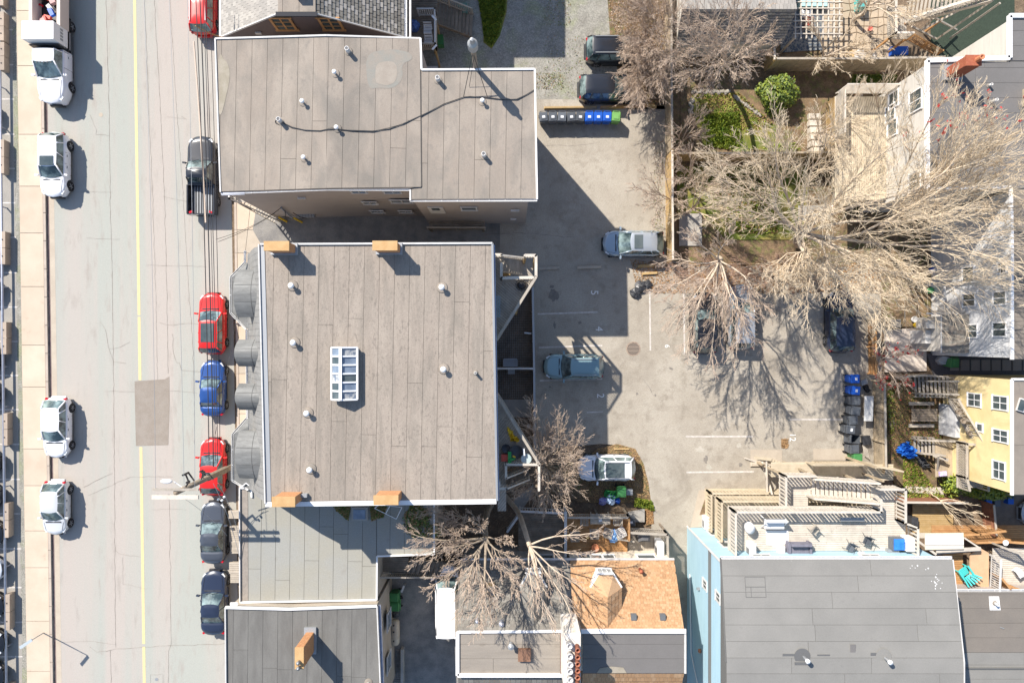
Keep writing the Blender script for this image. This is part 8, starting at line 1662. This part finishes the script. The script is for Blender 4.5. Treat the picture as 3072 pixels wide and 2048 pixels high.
car('black SUV with roof rails nearest the top of the gravel lot',1845,164,0,'suv',P_BLK,L=4.5,rails=True)
car('black SUV, lower of the two on the gravel lot',1823,277,0,'suv',P_BLK,L=4.4,zr=1.65)
car('dark green hatchback nosed in under the drooping branches',2103,970,90,'suv',P_BLK,L=4.3)
car('silver SUV with red tail lights under the drooping branches',2213,952,90,'suv',P_SILV,L=4.6,roofm=P_SILV)
car('navy car deep under the big bare tree',2505,965,90,'suv',P_NAVY,L=4.4)
car('silver car entering the frame at the lower right driveway',3136,1533,180,'sedan',P_SILV,L=4.5,W=1.85)
car('white cargo van in the narrow yard beside the dark shingled house',X(1340,3.2),Y(1806,3.2),90,'van',P_WHITE,L=4.75,W=1.7,zg=1.8)
pr=None; lots=[345,455,765,870,1075,1177,1385,1488,1592,1700,1812,1915,2012]
for i,y in enumerate(lots):
    lb='car nose at the left frame edge, %s from the top of the lower lot'%(['first','second','third','fourth','fifth','sixth','seventh','eighth','ninth','tenth','eleventh','twelfth','thirteenth'][i])
    lb=lb.replace('number ','')
    if i in (0,9): o_=car('dark car nose at the left frame edge, topmost in the lower lot' if i==0 else 'white car nose at the left frame edge beside the rail',-93+y*.0156,y,0,'sedan',P_BLK if i==0 else P_WHITE,group='cars in the lower lot'); 
    else: o_=dup(pr,(*P2(-93+y*.0156+random.uniform(-5,4),y+random.uniform(-4,4)),0),0,'dark '+lb,'cars in the lower lot')
    if i==0: pr=o_
# ---- white work truck
o=car('white crew work truck with open stake body and tool box driving down the top left',186,180,-90,'pickup',P_WHITE,L=7.0,W=2.0,name='work_truck',cat='truck',zr=2.05,belt=1.30,hood=1.2,trunk=1.2,xf=.52,xr=-.02,tf=.27,tr=-.005,wtf=.72,flatbed=True)
m_=MB(); m_.box(-6.6,-1.0,.75,-.2,1.0,.9); m_.build('chassis_deck',BLKM,o,False,True)
for s in (-1,1): m_=MB(); m_.box(-6.5,min(s*1.08,s*.84),.9,-1.6,max(s*1.08,s*.84),1.85); m_.build('stake_side',M('truck_side_paint%d'%s,(.60,.52,.46),fine=.04),o,False,True)
m_=MB(); m_.box(-1.62,-1.10,1.0,-.40,1.05,2.5); m_.build('tool_box',WHITE,o,False,True)
for r_ in range(2):
    for k in range(2): m_=MB(); m_.box(-1.25-.0+r_*.36,-.62+k*.22,2.502,-1.0+r_*.36,-.50+k*.22,2.507); m_.build('vent_louvre',GREYP,o,False,True)
m_=MB()
for k in range(4): m_.box(-1.45+k*.22,1.052,1.5,-1.30+k*.22,1.06,1.8)
tag(m_.build('box_markings',GREYP,o,False,True),kind='stuff')
m_=MB(); m_.box(-.30,-1.05,1.0,-.24,1.0,1.9); m_.build('headache_rack',BLKM,o,False,True)
m_=MB(); m_.box(-1.62,-1.05,.6,-.4,1.0,1.0); m_.build('front_locker',GREYP,o,False,True)
for k in range(6): m_=MB(); m_.obox((1.0,-.6+k*.24,2.08),(.10,.05,.05)); m_.build('roof_marker',BLKM,o,False,True)
rg=random.Random(8)
for i in range(16):
    m_=MB(); m_.obox((rg.uniform(-4.4,-1.9),rg.uniform(-.62,.62),1.15+rg.uniform(0,.35)),(rg.uniform(.2,.6),rg.uniform(.15,.4),rg.uniform(.2,.4)),rg.uniform(0,3)); ob=m_.build('cargo_item',[REDP,BLUP,WHITE2,BLKP,M('pink_tool%d'%i,(.55,.35,.33)),REDP][i%6],o,False,True)
# ================================================================ BARE TREES
def L3(px,py,z): return (P(px,py,z),)
tree('bare_tree','large spreading bare tree filling the upper right, over the gardens',(*P2(2400,735),0),P(2400,700,5.5),
 [(P(2120,520,9),),(P(2230,480,11),),(P(2330,430,12),),(P(2480,400,12),),(P(2700,420,14),),(P(2890,440,13),),(P(3010,560,12),),(P(3060,680,11),),(P(2850,640,13),),(P(2640,580,14),),(P(2560,860,12),),(P(2420,900,10),),(P(2640,930,11),),(P(2750,820,12),),(P(2330,820,10),),(P(2180,640,10),),(P(2980,820,10),),(P(2500,640,15),)],
 kids=(12,8,6),r0=.23,seed=11,bark=BARK,twig=BARKP,ratio=(.50,.48,.50),wig=.17,tw=.0118,spread=.9)
tree('bare_tree','reddish budded bare tree leaning over the grey roof at the far right',(*P2(2640,700),0),P(2690,650,4.5),
 [(P(2790,330,11),),(P(2860,380,13),),(P(2940,400,13),),(P(3040,380,13),),(P(3070,470,14),),(P(2960,500,12),),(P(2840,500,12),),(P(3060,620,12),),(P(2780,560,11),)],
 kids=(11,8,6),r0=.15,seed=12,bark=BARK,twig=BARKP,spread=.7,ratio=(.45,.48,.5),buds=(BUDR,.06,lambda x,y,z: y>11.2 and x>23),tw=.0112)
tree('bare_tree','drooping pale tree arching over the cars parked at the back of the lot',(*P2(2160,785),0),P(2158,782,5.0),
 [(P(2010,980,5.5),),(P(2060,1060,6),),(P(2130,1085,6),),(P(2210,1070,6.5),),(P(2280,1040,6),),(P(1960,880,5.5),),(P(1980,790,5.5),),(P(2240,960,8),),(P(2090,930,8),),(P(2060,700,7),),(P(2300,920,6),),(P(2200,690,8),)],
 kids=(12,8,5),r0=.12,seed=13,bark=BARK,twig=BARKK,ratio=(.40,.42,.45),droop=.12,tw=.011,spread=.8)
tree('bare_tree','dense bare tree standing over the shed roof at the top',(*P2(2168,210),0),P(2176,190,5.0),
 [(P(2020,170,7.5),),(P(2080,60,9),),(P(2170,20,11),),(P(2260,30,10),),(P(2320,90,8),),(P(2310,150,7),),(P(2240,240,6),),(P(2120,270,6),),(P(2040,250,6),),(P(2200,120,11),),(P(2100,130,10),),(P(2190,-60,11),)],
 kids=(12,9,5),r0=.14,seed=14,bark=BARK,twig=BARKK,ratio=(.48,.45,.5),tw=.0105,spread=.85)
tree('bare_tree','thin pink brush thicket along the tall fence at the top',(*P2(1968,170),0),P(1968,165,1.2),
 [(P(1870,40,4.5),),(P(1895,130,4),),(P(1890,230,3.5),),(P(1915,280,3.5),),(P(1960,40,6),),(P(1920,-40,6),),(P(1990,120,6),),(P(1980,240,5),),(P(1870,-20,5),),(P(1900,170,5),),(P(1990,-30,6),)],
 kids=(12,8,6),r0=.07,seed=15,bark=BARKK,twig=BARKK,ratio=(.5,.5,.5),tw=.011,spread=.85,cat='thicket')
rg=random.Random(16); lim=[]
for k in range(24):
    a=k*2*PI/24+rg.uniform(-.1,.1); r=rg.uniform(95,150)*(1.12 if a>PI*1.1 else .92)*(.8 if math.cos(a)>.6 else 1); zz=rg.uniform(5.3,7.8); lim.append((P(1645+r*math.cos(a)*.85,1392+r*math.sin(a)*1.16,zz),.9,.035))
for k in range(6): a=k; lim.append((P(1660+60*math.cos(a),1390+60*math.sin(a),8.2),.9,.035))
tree('bare_tree','small pale bare tree by the lower triangular balcony',(*P2(1632,1392),0),P(1640,1400,1.4),lim,kids=(10,7,3),r0=.08,seed=16,bark=BARKP,twig=BARKK,ratio=(.36,.42,.5),spread=.75,wig=.10,tw=.0102)
tree('bare_tree','knobbly grey tree with thick limbs below the centre block',(*P2(1500,1478),0),P(1458,1615,7.6),
 [(P(1232,1600,9),.99,.09),(P(1240,1690,9),.99,.10),(P(1290,1760,9),.99,.09),(P(1385,1840,9.5),.99,.10),(P(1440,1880,10),.99,.10),(P(1490,1850,9.5),.99,.09),(P(1540,1770,9),.99,.08),(P(1565,1690,8.5),.99,.07),(P(1330,1555,8.6),.9,.08),(P(1280,1530,8.6),.9,.07),(P(1410,1535,9),.95,.06),(P(1535,1620,8.5),.97,.06),(P(1340,1650,9.5),.99,.08)],
 kids=(13,8,5),r0=.17,seed=17,bark=BARKG,twig=BARKK,ratio=(.42,.40,.42),wig=.17,tw=.011,spread=1.0,trunk_r=.26)
tree('bare_tree','long reaching bare tree limb bending over the shingled roofs',(*P2(1515,1486),0),P(1590,1640,7.2),
 [(P(1668,1880,10),.99,.12),(P(1715,1850,9.8),.99,.07),(P(1640,1780,9.2),.99,.07),(P(1800,1590,8),.97,.07),(P(1770,1660,8.2),.99,.06),(P(1745,1760,9),.99,.06),(P(1600,1830,9.4),.99,.06)],
 kids=(9,6,4),r0=.15,seed=18,bark=BARK,twig=BARKK,ratio=(.36,.38,.42),wig=.12,tw=.0105,spread=.8,trunk_r=.2)
tree('bare_tree','cut straw coloured sapling over the reddish fence at the lower right',(*P2(2790,1468),0),P(2820,1500,1.6),
 [(P(2960,1585,2.6),),(P(2935,1515,2.6),),(P(2920,1545,2.8),),(P(2880,1575,2.4),),(P(2870,1500,2.2),),(P(2950,1540,2.8),)],
 kids=(7,3),r0=.035,seed=19,bark=BARKP,twig=BARKP,ratio=(.3,.35),spread=.6,tw=.009)
for i,(x,y,s,l) in enumerate(((2035,440,3,'spindly sapling in the corner of the upper garden'),(2060,640,4,'pale sapling leaning over the tall fence by the silver blue SUV'),(2440,200,5,'bare shrub tree between the patio fence and the rhododendron'),(2430,420,4.5,'pale bare tree right of the rhododendron'),(2060,560,4,'pinkish shrub tree on the garden side of the tall fence'),(2610,1090,3,'red budded sapling above the blue bins'),(2480,870,5,'tangle of bare saplings behind the navy car'),(2300,820,5,'tangle of bare saplings left of the navy car'),(2560,60,6,'thin grey branched tree over the flagstone patio'),(2580,430,6,'pale bare tree rising through the lattice deck'))):
    b=Vector((*P2(x,y),0)); rg=random.Random(50+i); lim=[]
    for k in range(8): a=rg.uniform(0,6.28); lim.append((tuple(b+Vector((math.cos(a)*s*.42,math.sin(a)*s*.42,s*rg.uniform(.7,1.2)))),))
    tree('bare_sapling',l,tuple(b),tuple(b+Vector((.05,.05,s*.3))),lim,kids=(8,7,4),r0=.05+.01*s,seed=60+i,bark=BARKK if i%2 else BARK,twig=BARKK if i in(4,5,0) else BARKP,ratio=(.5,.48,.5),buds=(BUDR,.05) if i==5 else None,tw=.009)
tree('bare_tree','low reddish brown thicket along the leafy verge behind the parked cars',(*P2(2330,815),0),P(2330,812,.8),
 [(P(x,y,z),) for x,y,z in ((2040,850,2.2),(2090,800,2.6),(2150,860,2.0),(2230,830,3),(2290,790,3.2),(2380,860,2.6),(2430,820,3.2),(2450,870,2.2),(2350,780,3.5),(2250,860,2.0),(2400,780,3.0))],
 kids=(12,8,6),r0=.05,seed=71,bark=BARKK,twig=M('reddish_twig_bark',(.50,.34,.25),(.38,.24,.17),sc=3,fine=.1,rough=.95),ratio=(.42,.5,.5),spread=.9,tw=.011,cat='thicket')
tree('bare_tree','second pinkish thicket between the black SUVs and the tall fence',(*P2(1930,110),0),P(1930,108,1.0),
 [(P(x,y,z),) for x,y,z in ((1870,20,3.8),(1885,100,3.2),(1880,170,3.0),(1895,250,2.6),(1915,290,2.6),(1950,260,3.4),(1985,200,4.5),(1990,60,5),(1940,-20,5),(1890,-40,4.5),(1920,120,4.5),(1960,150,5.5),(1915,210,3.5))],
 kids=(12,9,6),r0=.06,seed=72,bark=BARKK,twig=BARKK,ratio=(.5,.5,.5),spread=.9,tw=.011,cat='thicket')
tree('bare_tree','thin bare tree growing through the tall fence above the silver blue SUV',(*P2(2015,600),0),P(2012,598,1.5),
 [(P(x,y,z),) for x,y,z in ((1900,560,3.5),(1930,520,4),(1920,620,3.2),(1960,660,3),(1980,480,4),(2060,560,4),(2050,620,4),(1940,580,4.2))],
 kids=(9,7,4),r0=.05,seed=73,bark=BARKK,twig=BARKK,ratio=(.42,.45,.5),spread=.8,tw=.010,cat='tree')
